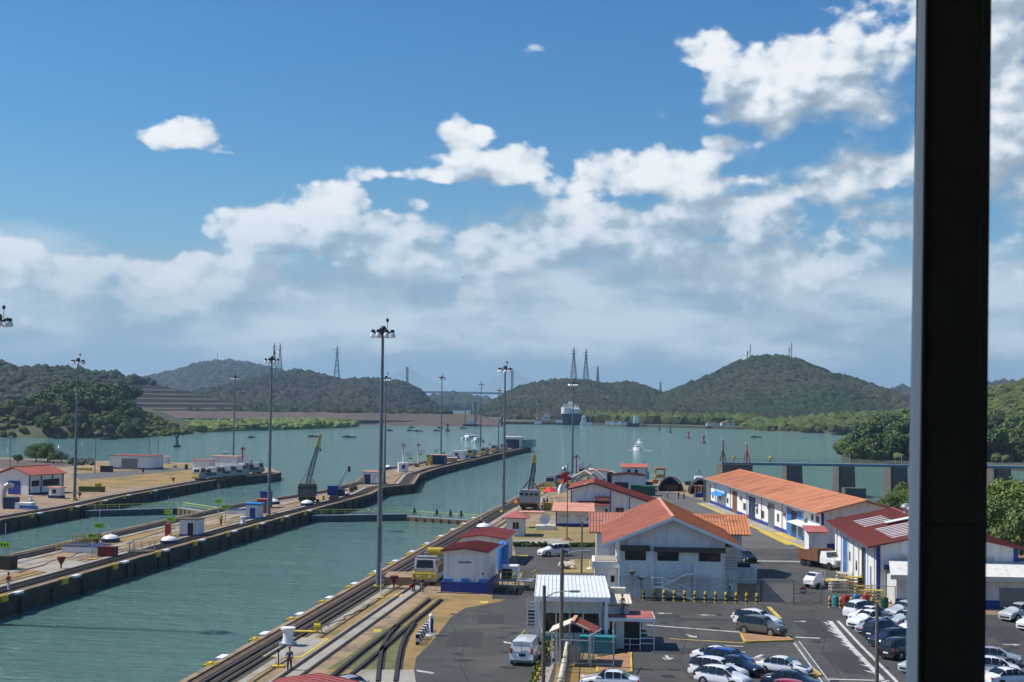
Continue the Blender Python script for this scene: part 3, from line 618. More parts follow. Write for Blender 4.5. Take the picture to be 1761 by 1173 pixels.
def shed(px, py, w, h, d, lab, roof='roof_white', wall='white_wall', rz=0, z=.4):
    b = G(px, py, z); o = thing('far_shed', lab, 'building', b, rz)
    MB().bb(-w / 2, w / 2, 0, d, 0, h).build('wall', MT[wall], o)
    MB().yprism([(-w / 2 - .5, h), (0, h + w * .06 + 1), (w / 2 + .5, h)], -.5, d + .5).build('roof', MT[roof], o)
    n_ = max(1, int(w / 7)); mesh = MB().bb(-.9, .9, -.06, .04, h * .35, h * .7).mesh('window', MT['dark_glass'])
    pset('window', mesh, o, [((-w / 2 + (i + .5) * w / n_, 0, 0),) for i in range(n_)])
SH = [(880, 717, 46, 5, 18, 'long white roofed shed far off, leftmost on the port shore', 'roof_white', 'grey_wall'), (917, 716, 36, 5, 16, 'long white roofed shed far off, second from left at the port', 'roof_white', 'white_wall'),
      (933, 724, 14, 5, 10, 'reddish roofed port building left of the cargo ship', 'roof_faded', 'cream'), (945, 722, 16, 6, 10, 'red roofed port house close left of the cargo ship', 'roof_red', 'grey_wall'),
      (1004, 720, 12, 9, 10, 'pale block right behind the cargo ship', 'roof_faded', 'grey_wall'), (1020, 719, 10, 8, 8, 'white port house behind the yellow masted ship', 'roof_white', 'white_wall'),
      (1044, 722, 20, 7, 9, 'broad pale building at the right of the port', 'roof_white', 'white_wall'), (1056, 727, 12, 4, 8, 'low white house at the right end of the port', 'roof_faded', 'white_wall'),
      (1252, 732, 14, 3, 8, 'small orange roofed house at the foot of the conical hill', 'roof_orange', 'white_wall')]
for s_ in SH: shed(*s_)
for i, (px, py) in enumerate([(1064, 729), (1072, 731), (1048, 730), (1058, 731), (962, 727), (925, 729), (1221, 733), (1232, 733)]):
    b = G(px, py, .4); o = thing('far_hut', 'tiny pale shoreline hut among the port buildings', 'building', b, 0, 'tiny huts along the far shore'); MB().bb(-3.5, 3.5, 0, 5, 0, 3.2).build('wall', MT['white_wall'], o); MB().yprism([(-4, 3.2), (0, 4.6), (4, 3.2)], -.3, 5.3).build('roof', MT['roof_faded'], o)
# dredger works on the far bank
def derrick(px, py, D, lab):
    b = atz(px, py, D); o = thing('work_barge', lab, 'barge', (b.x, b.y, WZ), 0)
    MB().bb(-9, 9, -4, 4, -.5, 2).build('hull', MT['black_metal'], o); MB().bb(-5, 1, -3, 3, 2, 7).build('cabin', MT['grey_wall'], o)
    m = MB(); m.bar((3, 0, 2), (3, 0, 24), .9); m.bar((3, 0, 3), (9, 0, 21), .7); m.bar((3, 0, 24), (9, 0, 21), .4); m.bar((-7, 0, 2), (-7, 0, 16), .7); m.build('derrick', MT['black_metal'], o)
derrick(812, 720, 1420, 'dark work barge with upright derrick at the right end of the earth bank'); derrick(632, 712, 1700, 'dredging barge with derrick behind the earth bank')
# ================================================================ LOCK WALLS
def V2(l, z=0): return [(p.x, p.y) for p in l]
def gp(*l): return [G(a, b) for a, b in l]
right_edge = [ST(-60, -37.1), ST(110, -37.1), ST(200, -37.0), ST(272, -36.7), ST(305, -36.0), ST(378, -36.0), ST(400, -35.4)]
land = right_edge + [Vector((14, 408, 0)), Vector((40, 405, 0)), Vector((58, 380, 0)), Vector((62, 330, 0)), Vector((80, 296, 0)), Vector((96, 306, 0)), Vector((120, 335, 0)), Vector((170, 375, 0)), Vector((300, 420, 0)), Vector((700, 420, 0)), Vector((700, -120, 0)), Vector((-60, -120, 0))]
cen_r = [ST(-40, -71.2), ST(200, -71.2), ST(258, -70.6), ST(284, -70.0), ST(324, -69.4)] + gp((660, 838.6), (712, 833), (723, 816), (753, 806), (913, 768))
cen_l = gp((904, 763), (837, 772), (787, 781), (716, 796), (652, 807), (629, 812.5), (610, 829), (547, 845)) + [ST(300, -87.5), ST(283, -89.5), ST(150, -89.5), ST(-40, -89.5)]
lef = [ST(-40, -115.7), ST(236, -115.9), ST(272, -116.2), ST(300, -119), ST(350, -120.4), ST(385, -120.8)] + gp((460, 817), (484, 813), (470, 806), (440, 800), (372, 797.5), (300, 795), (200, 793), (110, 792), (60, 789), (0, 787), (-200, 784)) + [Vector((-420, 500, 0)), Vector((-420, 0, 0)), Vector((-200, -40, 0))]
def wall_block(name, poly, top='concrete'):
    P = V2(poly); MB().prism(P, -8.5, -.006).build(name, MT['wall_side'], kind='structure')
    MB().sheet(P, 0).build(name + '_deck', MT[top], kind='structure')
wall_block('lock_side_wall', land); wall_block('lock_centre_wall', cen_r + cen_l); wall_block('lock_far_wall', lef)

def strip(name, line, off0, off1, z0, z1, mt, kind='structure', parent=None, **k):    # band along a line, offsets to its right
    L_ = []; R_ = []
    for i, p in enumerate(line):
        a = line[max(0, i - 1)]; b = line[min(len(line) - 1, i + 1)]; d = (b - a); d.z = 0; d.normalize(); nrm = Vector((d.y, -d.x, 0))
        L_.append(p + nrm * off0); R_.append(p + nrm * off1)
    v = []; f = []
    for l, r in zip(L_, R_): v += [(l.x, l.y, z0), (l.x, l.y, z1), (r.x, r.y, z1), (r.x, r.y, z0)]
    n = len(line)
    for i in range(n - 1):
        for k_ in range(4): a = i * 4 + k_; b = i * 4 + (k_ + 1) % 4; f.append((a, b, b + 4, a + 4))
    f += [(3, 2, 1, 0), tuple(range(4 * n - 4, 4 * n))]
    m = MB().add(v, f); return m.build(name, MT[mt], parent, kind=kind, **k)
def towtrack(line, sgn, tag_):
    """edge kerb, timber band and the two rails with rack of the towing track, on the land side of an edge"""
    s_ = sgn
    def st(n_, a, b, z0, z1, m_): strip(n_, line, s_ * a, s_ * b, z0, z1, m_)
    st('coping', .05, .6, -.05, .14, 'concrete'); st('timber_edge', .78, 1.35, -.05, .05, 'timber')
    st('track_bed', 1.36, 4.2, -.02, .008, 'wall_side')
    st('rail', 1.75, 1.97, .0, .15, 'rail_steel'); st('rack_rail', 2.5, 2.85, 0, .10, 'dark_groove'); st('rail', 3.35, 3.57, 0, .15, 'rail_steel')
    st('track_kerb', 4.2, 4.9, -.02, .03, 'pale_concrete'); st('cable_duct', 5.25, 5.55, -.02, .012, 'dark_groove')
towtrack(right_edge, 1, 'r'); towtrack(cen_r[:6], -1, 'c')
towtrack(cen_r[5:], -1, 'c'); towtrack(list(reversed(cen_l)), 1, 'l'); towtrack(lef[:8], -1, 'f')
# mooring fenders: yellow steel blocks let into the edge
def fender_mesh(): return MB().bb(-.45, .3, -.7, .7, -.45, .2).bb(-.25, .15, -.5, .5, .2, .3).mesh('block', MT['yellow_paint'])
fm = fender_mesh(); pm = MB().bb(-.3, .35, -.9, .9, -.05, .2).mesh('block', MT['white_paint'])
def fenders(edge, sgn, s0, s1, step, where):
    s = s0; i = 0
    while s < s1:
        # find point on edge polyline by s
        for a, b in zip(edge, edge[1:]):
            sa = a.x * math.sin(TH) + a.y * math.cos(TH); sb = b.x * math.sin(TH) + b.y * math.cos(TH)
            if sa <= s <= sb:
                p = a.lerp(b, (s - sa) / (sb - sa)); d = (b - a).normalized(); rz = math.atan2(d.y, d.x) - math.pi / 2
                link('fender_block', fm, None, label='yellow steel mooring block let into the edge of the ' + where, cat='mooring block', group='yellow mooring blocks along the ' + where).location = p
                bpy.context.scene.objects
                o = COL.objects[-1]; o.rotation_euler.z = rz + (0 if sgn < 0 else math.pi)
                q = p + d * 3.4; o2 = link('kerb_block', pm, None, label='white painted kerb block on the edge of the ' + where, cat='kerb block', group='white kerb blocks along the ' + where); o2.location = q; o2.rotation_euler.z = rz + (0 if sgn < 0 else math.pi)
        s += step; i += 1
fenders(right_edge, 1, 100, 260, 12.2, 'near lock wall'); fenders(cen_r[:6], -1, 146, 270, 15.2, 'centre lock wall, canal side'); fenders(lef[:6], -1, 214, 330, 17, 'far lock wall')
# timber fendering on the wall faces below the coping
def facing(edge, sgn, s0, s1, where):
    rub = MB().bb(-.35, .02, -.28, .28, -2.6, -.5).mesh('fender_timber', MT['wall_side'])
    o = thing('timber_fendering', 'dark timber rubbing posts down the face of the ' + where, 'fendering', (0, 0, 0)); pl = []; s = s0
    while s < s1:
        for a, b in zip(edge, edge[1:]):
            sa = a.x * math.sin(TH) + a.y * math.cos(TH); sb = b.x * math.sin(TH) + b.y * math.cos(TH)
            if sa <= s <= sb:
                p = a.lerp(b, (s - sa) / (sb - sa)); d = (b - a).normalized(); pl.append((p, math.atan2(d.y, d.x) - math.pi / 2 + (math.pi if sgn < 0 else 0)))
        s += random.uniform(3, 9)
    pset('fender_timber', rub, o, pl)
facing(cen_r, -1, 150, 600, 'centre lock wall'); facing(lef[:8], -1, 215, 400, 'far lock wall')
# far approach wall: columns of the guide wall
# ---------------------------------------------------------------- ground sheets on the lock walls
def area(name, pts, mt, z=.004, kind='structure'): return MB().sheet(pts if isinstance(pts[0], tuple) else V2(pts), z).build(name, MT[mt], kind=kind)
def stp(*l): return [(ST(a, b).x, ST(a, b).y) for a, b in l]
area('dry_grass_verge', stp((60, -31.3), (113, -31.3), (113, -34.0), (60, -34.0)), 'dry_grass')
area('dry_grass_verge', stp((127, -30.7), (163, -30.7), (163, -34.2), (127, -34.2)), 'dry_grass')
area('concrete_pad', stp((117.5, -34.2), (126.5, -34.2), (126.5, -30.8), (117.5, -30.8)), 'pale_concrete', .02)
for a, b, c, d in ((117.1, 117.5, -34.2, -30.8), (126.5, 126.9, -34.2, -30.8)): area('yellow_line', stp((a, c), (b, c), (b, d), (a, d)), 'yellow_road', .026)
area('yellow_line', stp((117.5, -31.0), (126.5, -31.0), (126.5, -30.75), (117.5, -30.75)), 'yellow_road', .026)
# return track with paved middle
ra = [G(740, 1173), G(869, 1173)]
rt_l = [(ra[0].x * math.cos(TH) - ra[0].y * math.sin(TH))]; t_a = -25.4; t_b = -22.9
def tt(px, py): p = G(px, py); return p.x * math.cos(TH) - p.y * math.sin(TH), p.x * math.sin(TH) + p.y * math.cos(TH)
t_a = tt(700, 1014)[0]; t_b = tt(700, 1030)[0]
area('track_paving', stp((60, t_a - .4), (300, t_a - .4), (300, t_b + .2), (60, t_b + .2)), 'pale_concrete', .008); area('track_side_strip', stp((60, t_b + .2), (300, t_b + .2), (300, t_b + 1.7), (60, t_b + 1.7)), 'concrete', .0085)
for t0_ in (t_a, t_b):
    l = [ST(60, t0_), ST(300, t0_)]; strip('rail', l, -.12, .12, 0, .06, 'rail_steel'); strip('rail_groove', l, .13, .32, 0, .014, 'dark_groove')  # rail shadows put in as a dark strip beside each rail
area('dry_grass_verge', V2([ST(60, t_b + 1.7), ST(158, t_b + 1.7), ST(158, -16)] + gp((905, 1027), (862, 1034), (800, 1046), (775, 1062), (752, 1092), (735, 1112), (716, 1130), (712, 1150), (714, 1173)) + [ST(60, -8)]), 'dry_grass', .006)
area('green_verge', V2(gp((655, 1085), (690, 1070), (700, 1090), (690, 1120), (680, 1152), (560, 1152), (600, 1128))), 'green_grass', .010)
def rails_px(pts, w=.16):
    l = [G(a, b) for a, b in pts]; strip('rail', l, -w, w, 0, .16, 'rail_steel'); strip('rail_bed', l, w + .02, w + .3, 0, .015, 'dark_groove')
rails_px([(560, 1173), (620, 1124), (680, 1078), (738, 1031)]); rails_px([(598, 1166), (620, 1149), (670, 1106), (720, 1063), (758, 1032)])
rails_px([(649.5, 1173), (652, 1145), (656, 1118), (666, 1096), (682, 1077)]); rails_px([(680, 1173), (684, 1140), (689, 1116), (697, 1095), (712, 1073)])
area('concrete_crossing', V2(gp((600, 1180), (612, 1152), (712, 1152), (716, 1180))), 'pale_concrete', .018)
# centre wall ground patches
area('dry_grass_patch', stp((133, -86), (148, -86), (150, -75.8), (133, -76.5)), 'dry_grass')
area('dry_grass_patch', stp((196, -86.5), (222, -86.5), (222, -81.5), (196, -81.5)), 'dry_grass'); area('dry_grass_patch', stp((200, -79.5), (236, -79.5), (236, -75.5), (200, -75.5)), 'dry_grass')
area('dry_grass_patch', stp((150, -79), (170, -79), (176, -76), (150, -76)), 'dry_grass')
area('concrete_patch', stp((166, -87), (182, -87), (182, -82), (160, -82)), 'pale_concrete', .012); area('concrete_patch', stp((170, -79.5), (181, -79.5), (179, -76), (168, -76)), 'pale_concrete', .014)
area('service_path', stp((100, -81.2), (300, -81.2), (300, -80.2), (100, -80.2)), 'pale_concrete', .010)
area('cable_duct_cover', stp((100, -77.9), (280, -77.9), (280, -77.6), (100, -77.6)), 'dark_groove', .012)
# left land ground
area('dry_lawn', V2(gp((130, 850), (200, 840), (300, 832), (345, 822), (335, 808), (240, 806), (150, 808), (126, 820))), 'dry_grass')
area('dry_lawn', V2(gp((120, 800), (240, 803), (345, 806), (350, 801), (300, 797), (120, 796))), 'lawn'); area('red_soil', V2(gp((0, 806), (110, 803), (165, 798), (120, 793), (0, 789))), 'bank_earth', .006)
area('service_road', V2(gp((140, 826), (330, 808), (350, 805), (320, 804), (120, 815))), 'asphalt_worn', .008)

# ---------------------------------------------------------------- miter gates
def leaf(o, a, b, th, z0, z1, mt, mt2, rail=True, frames=0):
    d = (b - a).normalized(); n_ = Vector((d.y, -d.x, 0)); L_ = (b - a).length
    m = MB().bar(a + Vector((0, 0, (z0 + z1) / 2)), b + Vector((0, 0, (z0 + z1) / 2)), th, z1 - z0); m.build('leaf', MT[mt], o)
    k = int(L_ / 1.9); pl = MB().bb(-.12, .12, -.12, .12, z0 + .05, z1 - .1).mesh('stiffener', MT[mt2])
    pset('stiffener', pl, o, [(a + d * (i + .5) * L_ / k - n_ * (-th / 2 - .05), 0) for i in range(k)])
    MB().bar(a + Vector((0, 0, z1 + .05)), b + Vector((0, 0, z1 + .05)), th * .6, .08).build('walkway', MT['galvanized'], o)
    if rail:
        r = MB()
        for zz in (1.05, .6): r.bar(a + n_ * -th * .4 + Vector((0, 0, z1 + zz)), b + n_ * -th * .4 + Vector((0, 0, z1 + zz)), .11 if zz > 1 else .05)
        r.build('handrail', MT['lime_rail'], o); ps = MB().bb(-.05, .05, -.05, .05, z1 + .05, z1 + 1.1).mesh('rail_post', MT['lime_rail'])
        k = int(L_ / 2.4); pset('rail_post', ps, o, [(a + d * i * L_ / k - n_ * th * .4, 0) for i in range(k + 1)])
mat('lime_rail', (.52, .56, .12), .6, .15, 2); mat('gate_steel', (.055, .085, .10), .6, .25, .8, dirt=(.06, .04, .03), dscale=.5, damt=.6); mat('gate_wood', (.16, .11, .065), .85, .3, 1)
mat('crane_dark', (.035, .06, .05), .6, .2, 2)
g1 = thing('lock_gate', 'nearer pair of mitre gate leaves across the wide chamber with lime handrail', 'lock gate', (0, 0, 0))
A, Bm, C_ = ST(272, -70.3), ST(281, -53.2), ST(273.5, -36.9)
leaf(g1, A, Bm, 1.8, -2.6, -.95, 'gate_steel', 'gate_steel'); leaf(g1, Bm + Vector((.3, 0, 0)), C_, 2.0, -2.6, -1.4, 'gate_wood', 'gate_wood')
w_ = MB().bar((0, 0, -1), (0, 0, .4), .3).bar((-.55, 0, -1), (0, 0, .2), .12).bar((.55, 0, -1), (0, 0, .2), .12).bar((-.35, 0, -.35), (.35, 0, -.35), .1).mesh('handwheel_stand', MT['crane_dark'])
pset('handwheel_stand', w_, g1, [(Bm.lerp(C_, u), 0) for u in (.12, .42, .6, .74)])
g2 = thing('lock_gate', 'far pair of mitre gate leaves across the left chamber with lime handrail', 'lock gate', (0, 0, 0))
A, Bm, C_ = ST(272, -116.3), ST(284, -101), ST(272, -89.6)
leaf(g2, A, Bm, 1.8, -2.6, -1.0, 'gate_steel', 'gate_steel'); leaf(g2, Bm, C_, 2.0, -2.6, -.9, 'gate_wood', 'gate_wood')

# ---------------------------------------------------------------- lighting masts
def make_mast(base, h, lab, n=8):
    o = thing('lighting_mast', lab, 'lighting mast', base, random.uniform(0, 1), 'tall floodlight masts along the locks')
    MB().tube((0, 0, .35), (0, 0, h), .34, .15, 12).build('pole', MT['mast_steel'], o, smooth=True)
    MB().box(0, 0, 0, 1.1, 1.1, .35).build('base_plate', MT['yellow_paint'], o)
    MB().lathe([(.3, h - .35), (.42, h - .1), (.42, h + .45), (.25, h + .7)], 10).build('head', MT['black_metal'], o)
    r = MB(); 
    for i in range(16):
        a, b = i * math.pi / 8, (i + 1) * math.pi / 8; r.tube((1.05 * math.cos(a), 1.05 * math.sin(a), h - .05), (1.05 * math.cos(b), 1.05 * math.sin(b), h - .05), .06, n=5)
    for i in range(4): a = i * math.pi / 2; r.tube((0, 0, h), (1.05 * math.cos(a), 1.05 * math.sin(a), h - .05), .05, n=5)
    r.build('ring', MT['black_metal'], o)
    lm = MB().lathe([(.13, .12), (.30, -.12), (.34, -.42), (.30, -.5)], 9).mesh('floodlight', MT['lamp_clear'])
    hm = MB().lathe([(.1, .42), (.2, .36), (.22, .10), (.14, .1)], 8).mesh('ballast', MT['black_metal'])
    for i in range(n):
        a = 2 * math.pi * (i + .5) / n; c = (1.2 * math.cos(a), 1.2 * math.sin(a), h - .15)
        f_ = pset('floodlight', lm, o, [(c, 0)])[0]; pset('ballast', hm, f_, [((0, 0, 0), 0)])
    MB().tube((.5, .2, h), (.5, .2, h + 1.7), .035, n=5).box(.5, .2, h + 1.2, .3, .1, .35).build('lightning_rod', MT['black_metal'], o); return o
for bx, by, ty, lab in [(651, 1012, 571, 'tallest looking floodlight mast, on the near lock wall beside the open chamber'), (462, 888, 619, 'floodlight mast on the centre wall beside the blue roofed hut'),
        (865.6, 881, 635, 'floodlight mast on the near wall by the lock gate'), (128, 860, 621, 'floodlight mast beside the red roofed house on the far wall'), (401, 800, 649, 'floodlight mast among the parked locomotives on the far wall'),
        (661, 832, 651, 'floodlight mast on the centre wall between the white hut and the signals'), (758, 792, 650, 'floodlight mast on the approach wall behind the blue cabin'), (826, 777, 662, 'floodlight mast on the approach wall by the catamaran'),
        (857, 768, 672, 'farthest thin floodlight mast near the tip of the approach wall'), (984, 829, 660, 'floodlight mast on the right bank between locomotives and the hall')]:
    b = G(bx, by); make_mast(b, topz(bx, ty, b), lab, 8 if ty < 640 else 6)
b = at(-7, 149); make_mast(b, topz(1, 551, b), 'floodlight mast at the left edge of the picture, only its lamps showing')
def lamp_post(bx, by, ty, lab, two=False):
    b = G(bx, by); h = topz(bx, ty, b); o = thing('lamp_post', lab, 'lamp post', b, 0, 'thin lamp posts of the far wall')
    MB().tube((0, 0, 0), (0, 0, h), .14, .09, 7).build('pole', MT['mast_steel'], o); MB().bb(-.5, .5, -.2, .2, h - .1, h + .15).build('lamp_head', MT['grey_wall'], o)
for a in [(17, 806, 751, 'thin lamp post at the far left behind the red roofed house'), (163, 815, 745, 'thin lamp post left of the low white building'), (271, 803, 743, 'thin lamp post at the right end of the low white building'), (256, 797, 748, 'slim post behind the low white building')]: lamp_post(*a)
# ---------------------------------------------------------------- signal posts, sign posts
def signal(bx, by, ty, lab, hut=False, red=False):
    b = G(bx, by); h = topz(bx, ty, b); o = thing('arrow_signal', lab, 'signal', b, random.uniform(-.2, .2))
    MB().tube((0, 0, 0), (0, 0, h), .22, .14, 8).build('post', MT['red_white_paint' if red else 'white_paint'], o)
    MB().lathe([(.95, -.15), (.95, .15)], 14).build('disc', MT['white_paint'], o).matrix_local = Matrix.Translation((1.3, 0, h * .62)) @ Matrix.Rotation(math.pi / 2, 4, 'X')
    a = MB(); a.bar((-.1, -.2, h), (0, -.2, h - 3.4), .45, .2); a.bar((-.95, -.2, h - .9), (0, -.2, h), .4, .2); a.bar((.95, -.2, h - .9), (0, -.2, h), .4, .2); a.build('arrow', MT['red_paint'], o)
    if hut:
        MB().bb(-1.5, 1.5, -1.5, 1.5, 0, 2.7).build('cabin', MT['white_wall'], o); MB().bb(-.5, .5, -1.56, -1.5, .9, 2.1).build('window', MT['blue_paint'], o)
signal(693, 811, 763, 'arrow signal standing on a small white cabin', True); signal(719, 799, 763, 'arrow signal on a white post right of the cabin signal'); signal(417, 812, 769, 'red arrow signal among the locomotives on the far wall', red=True)
signal(991, 829, 783, 'red and white signal post on the right bank behind the halls', red=True)
def sign_post(bx, by, sy, ty, lab, lamp=False):
    b = G(bx, by); h = topz(bx, ty, b); z = topz(bx, sy, b); o = thing('sign_post', lab, 'sign post', b, 0, 'lime number signs along the lock walls')
    MB().tube((0, 0, .1), (0, 0, h), .07, .05, 7).build('post', MT['galvanized'], o); MB().box(0, 0, 0, 1.0, 1.0, .12).build('foot', MT['yellow_paint'], o)
    s = MB().bb(-.68, .68, -.1, -.06, z - .36, z + .36).build('plate', MT['lime_sign'], o, bevel=.03)
    MB().bb(-.5, -.32, -.115, -.1, z - .16, z + .16).bb(-.12, .1, -.115, -.1, z - .16, z + .12).bb(.3, .42, -.115, -.1, z - .12, z + .16).build('marks', MT['green_metal'], o, kind='stuff')
    if lamp: MB().bar((0, 0, h), (.5, 0, h + .15), .12).box(.6, 0, h + .05, .35, .2, .25).box(-.1, 0, h * .55, .35, .2, .15).build('lamp', MT['black_metal'], o)
for a in [(8, 968, 937, 900, 'lime sign on a thin post nearest the left edge'), (170, 943, 904, 874, 'lime sign post by the yellow rails, on the chamber side'), (158.6, 962, 922, 888, 'lime sign and lamp post beside the dark red crate', True),
          (289, 912, 880, 853, 'left and upper of two lime sign posts beside the white hut'), (293.5, 922, 893, 856, 'right and lower of two lime sign posts beside the white hut'), (375, 891, 862, 832, 'lime sign post left of a pair before the blue roofed hut'), (387, 904, 872, 846, 'lime sign post right of a pair before the blue roofed hut'),
          (457.5, 870, 857, 834, 'lime sign post behind the floodlight mast and blue box')]: sign_post(*a)
for i, (bx, by, sy) in enumerate([(706, 796, 788.5), (723, 791, 781.5), (736, 790, 785), (749.5, 785, 776), (763, 784, 779), (786, 780, 775), (806, 777, 771.5), (842, 770, 764.5)]):
    sign_post(bx, by, sy, sy - 8, ['first', 'second', 'third', 'fourth', 'fifth', 'sixth', 'seventh', 'last'][i] + ' small lime sign from the cabin signal along the approach wall')
def thin_pole(bx, by, ty, lab, red=True):
    b = G(bx, by); h = topz(bx, ty, b); o = thing('whip_pole', lab, 'pole', b); MB().tube((0, 0, 0), (0, 0, h), .06, .03, 6).build('pole', MT['white_paint'], o); MB().box(0, 0, 0, .8, .8, .12).build('foot', MT['yellow_paint'], o)
    if red: MB().bb(-.3, .3, -.25, .25, .5, 1.1).build('box', MT['red_paint'], o)
thin_pole(654.5, 1029, 967, 'thin pole on a yellow foot beside the tallest mast', False); thin_pole(827, 905, 862, 'white whip pole with a red box near the maroon roof'); thin_pole(892, 866, 835, 'white whip pole left of the near crane')
# ---------------------------------------------------------------- revolving cranes on rails
def crane(base, rz, bh, lab, tipdx, boomtop, cab='crane_green'):
    o = thing('lattice_crane', lab, 'crane', base, rz)
    c = MB(); c.bb(-2.4, 2.4, -3, 3, .7, 1.5)
    for sx in (-1.6, 1.6):
        for sy in (-2.4, -.8, .8, 2.4): c.bb(sx - .3, sx + .3, sy - .45, sy + .45, .05, .9)
    c.build('bogie', MT['black_metal'], o)
    MB().lathe([(1.9, 1.5), (1.9, 2.0)], 16).build('turntable', MT['yellow_paint'], o)
    MB().yprism([(-2.6, 2.0), (-2.6, 4.7), (-2.2, 5.3), (2.2, 5.3), (2.6, 4.7), (2.6, 2.0)], -3.2, 3.0).build('cabin', MT[cab], o)
    wm = MB().bb(-.42, .42, -.04, .04, 0, .62).mesh('window', MT['dark_glass']); pset('window', wm, o, [((x, -3.22, 3.9), 0) for x in (-1.9, -.65, .65, 1.9)]); pset('window', wm, o, [((2.62, y, 3.9), math.pi / 2) for y in (-2, 0, 2)])
    bt = Vector((tipdx, 1.5, boomtop)); bs_ = Vector((0, 1.0, 4.6)); d = (bt - bs_); n = 13; L_ = MB(); T = MB()
    ax = d.normalized(); sx = ax.cross(Vector((0, 1, 0))).normalized(); sy = ax.cross(sx)
    for i in range(n):
        u0, u1 = i / n, (i + 1) / n; w0 = .62 - .34 * u0; w1 = .62 - .34 * u1; m = T if i >= n - 3 else L_
        c0 = [bs_ + d * u0 + sx * a * w0 + sy * b_ * w0 for a, b_ in ((-1, -1), (1, -1), (1, 1), (-1, 1))]; c1 = [bs_ + d * u1 + sx * a * w1 + sy * b_ * w1 for a, b_ in ((-1, -1), (1, -1), (1, 1), (-1, 1))]
        for k in range(4): m.bar(c0[k], c1[k], .24); m.bar(c0[k], c1[(k + 1) % 4], .12); m.bar(c1[k], c1[(k + 1) % 4], .12)
    L_.build('boom', MT['crane_dark'], o); T.build('boom_tip', MT['yellow_paint'], o)
    MB().bar((-2, 2.4, 5.3), (0, 2, 8.4), .25).bar((2, 2.4, 5.3), (0, 2, 8.4), .25).bar((-2.2, -2.4, 5.3), (0, 2, 8.4), .18).bar((2.2, -2.4, 5.3), (0, 2, 8.4), .18).build('gantry', MT['crane_green'], o)
    cb = MB(); cb.tube((0, 2, 8.4), bt, .06, n=4).tube((0, -1.2, 5.3), bt, .05, n=4).tube(bt, bt + Vector((0, 0, -4)), .04, n=4); cb.build('cables', MT['black_metal'], o); MB().box(bt.x, bt.y, bt.z - 4.6, .5, .4, .8).build('hook_block', MT['black_metal'], o)
    o.scale = (.76,) * 3; return o
b = G(528, 864); h_ = topz(549, 748, b) / .76; crane(b, .15, 0, 'grey revolving crane with yellow boom tip on the centre wall', 3.4, h_)
b = G(911, 876); h_ = topz(920, 782, b) / .76; crane(b, -.1, 0, 'grey revolving crane with a tall dark boom on the near wall', 1.2, h_, 'mule_silver')
# small blue davit crane
b = G(575, 861); o = thing('davit_crane', 'small blue crane with short white jib on the centre wall', 'crane', b, 0); MB().bb(-.9, .9, -.9, .9, 0, 1.2).build('pedestal', MT['concrete'], o); MB().bb(-1.4, .8, -1, 1, 1.2, 3.2).build('cabin', MT['blue_paint'], o); MB().bar((.6, 0, 2.6), (3, 0, 7.2), .5).build('jib', MT['white_paint'], o); MB().box(3.1, 0, 6.2, .5, .5, 1.2).bb(.8, 2.2, -.7, .7, 1, 2.4).build('winch', MT['black_metal'], o)
# ---------------------------------------------------------------- towing locomotives
def mule_proto():
    o = thing('towing_locomotive', 'x', 'locomotive', (0, 0, 0))
    MB().bb(-1.5, 1.5, -5.3, 5.3, .55, 1.35).build('chassis', MT['mule_silver'], o, bevel=.06)
    wm = MB().tube((-.13, 0, 0), (.13, 0, 0), .5, n=12).mesh('wheel', MT['black_metal']); pset('wheel', wm, o, [((sx * 1.0, y, .5), 0) for sx in (-1, 1) for y in (-3.9, -2.6, 2.6, 3.9)])
    for sg in (-1, 1):
        c = MB().xprism([(sg * 2.6, 1.35), (sg * 5.0, 1.35), (sg * 5.2, 2.2), (sg * 4.7, 3.6), (sg * 2.6, 3.7)], -1.4, 1.4).build('cab', MT['mule_silver'], o, bevel=.08)
        MB().add([(-1.15, sg * 5.16, 2.42), (1.15, sg * 5.16, 2.42), (1.05, sg * 4.82, 3.42), (-1.05, sg * 4.82, 3.42)], [(0, 1, 2, 3) if sg < 0 else (3, 2, 1, 0)]).build('windscreen', MT['dark_glass'], c)
        for sx in (-1, 1): MB().bb(sx * 1.405 - .02, sx * 1.405 + .02, min(sg * 3.0, sg * 4.5), max(sg * 3.0, sg * 4.5), 2.4, 3.3).build('side_window', MT['dark_glass'], c)
        MB().bb(-1.5, 1.5, min(sg * 5.2, sg * 5.6), max(sg * 5.2, sg * 5.6), .9, 1.75).build('bumper', MT['yellow_paint'], o, bevel=.05)
        hl = MB().tube((0, 0, 0), (0, sg * .1, 0), .16, n=10).mesh('headlight', MT['lamp_clear']); pset('headlight', hl, o, [((x, sg * 5.6, 1.3), 0) for x in (-.8, .8)])
        MB().bb(-1.3, 1.3, min(sg * 2.9, sg * 4.6), max(sg * 2.9, sg * 4.6), 3.72, 3.85).build('roof_panel', MT['mule_silver'], c)
    MB().bb(-1.3, 1.3, -2.5, 2.5, 1.36, 2.3).build('engine_housing', MT['crane_green'], o, bevel=.08)
    MB().lathe([(.95, 2.3), (1.05, 2.4), (.8, 2.6), (.8, 2.9), (1.05, 3.05), (.95, 3.15)], 16).build('winch_drum', MT['black_metal'], o)
    r = MB()
    for sx in (-1.38, 1.38):
        r.bar((sx, -2.5, 2.3), (sx, -2.5, 3.2), .05); r.bar((sx, 0, 2.3), (sx, 0, 3.2), .05); r.bar((sx, 2.5, 2.3), (sx, 2.5, 3.2), .05); r.bar((sx, -2.5, 3.2), (sx, 2.5, 3.2), .05)
    r.build('handrail', MT['galvanized'], o); return o
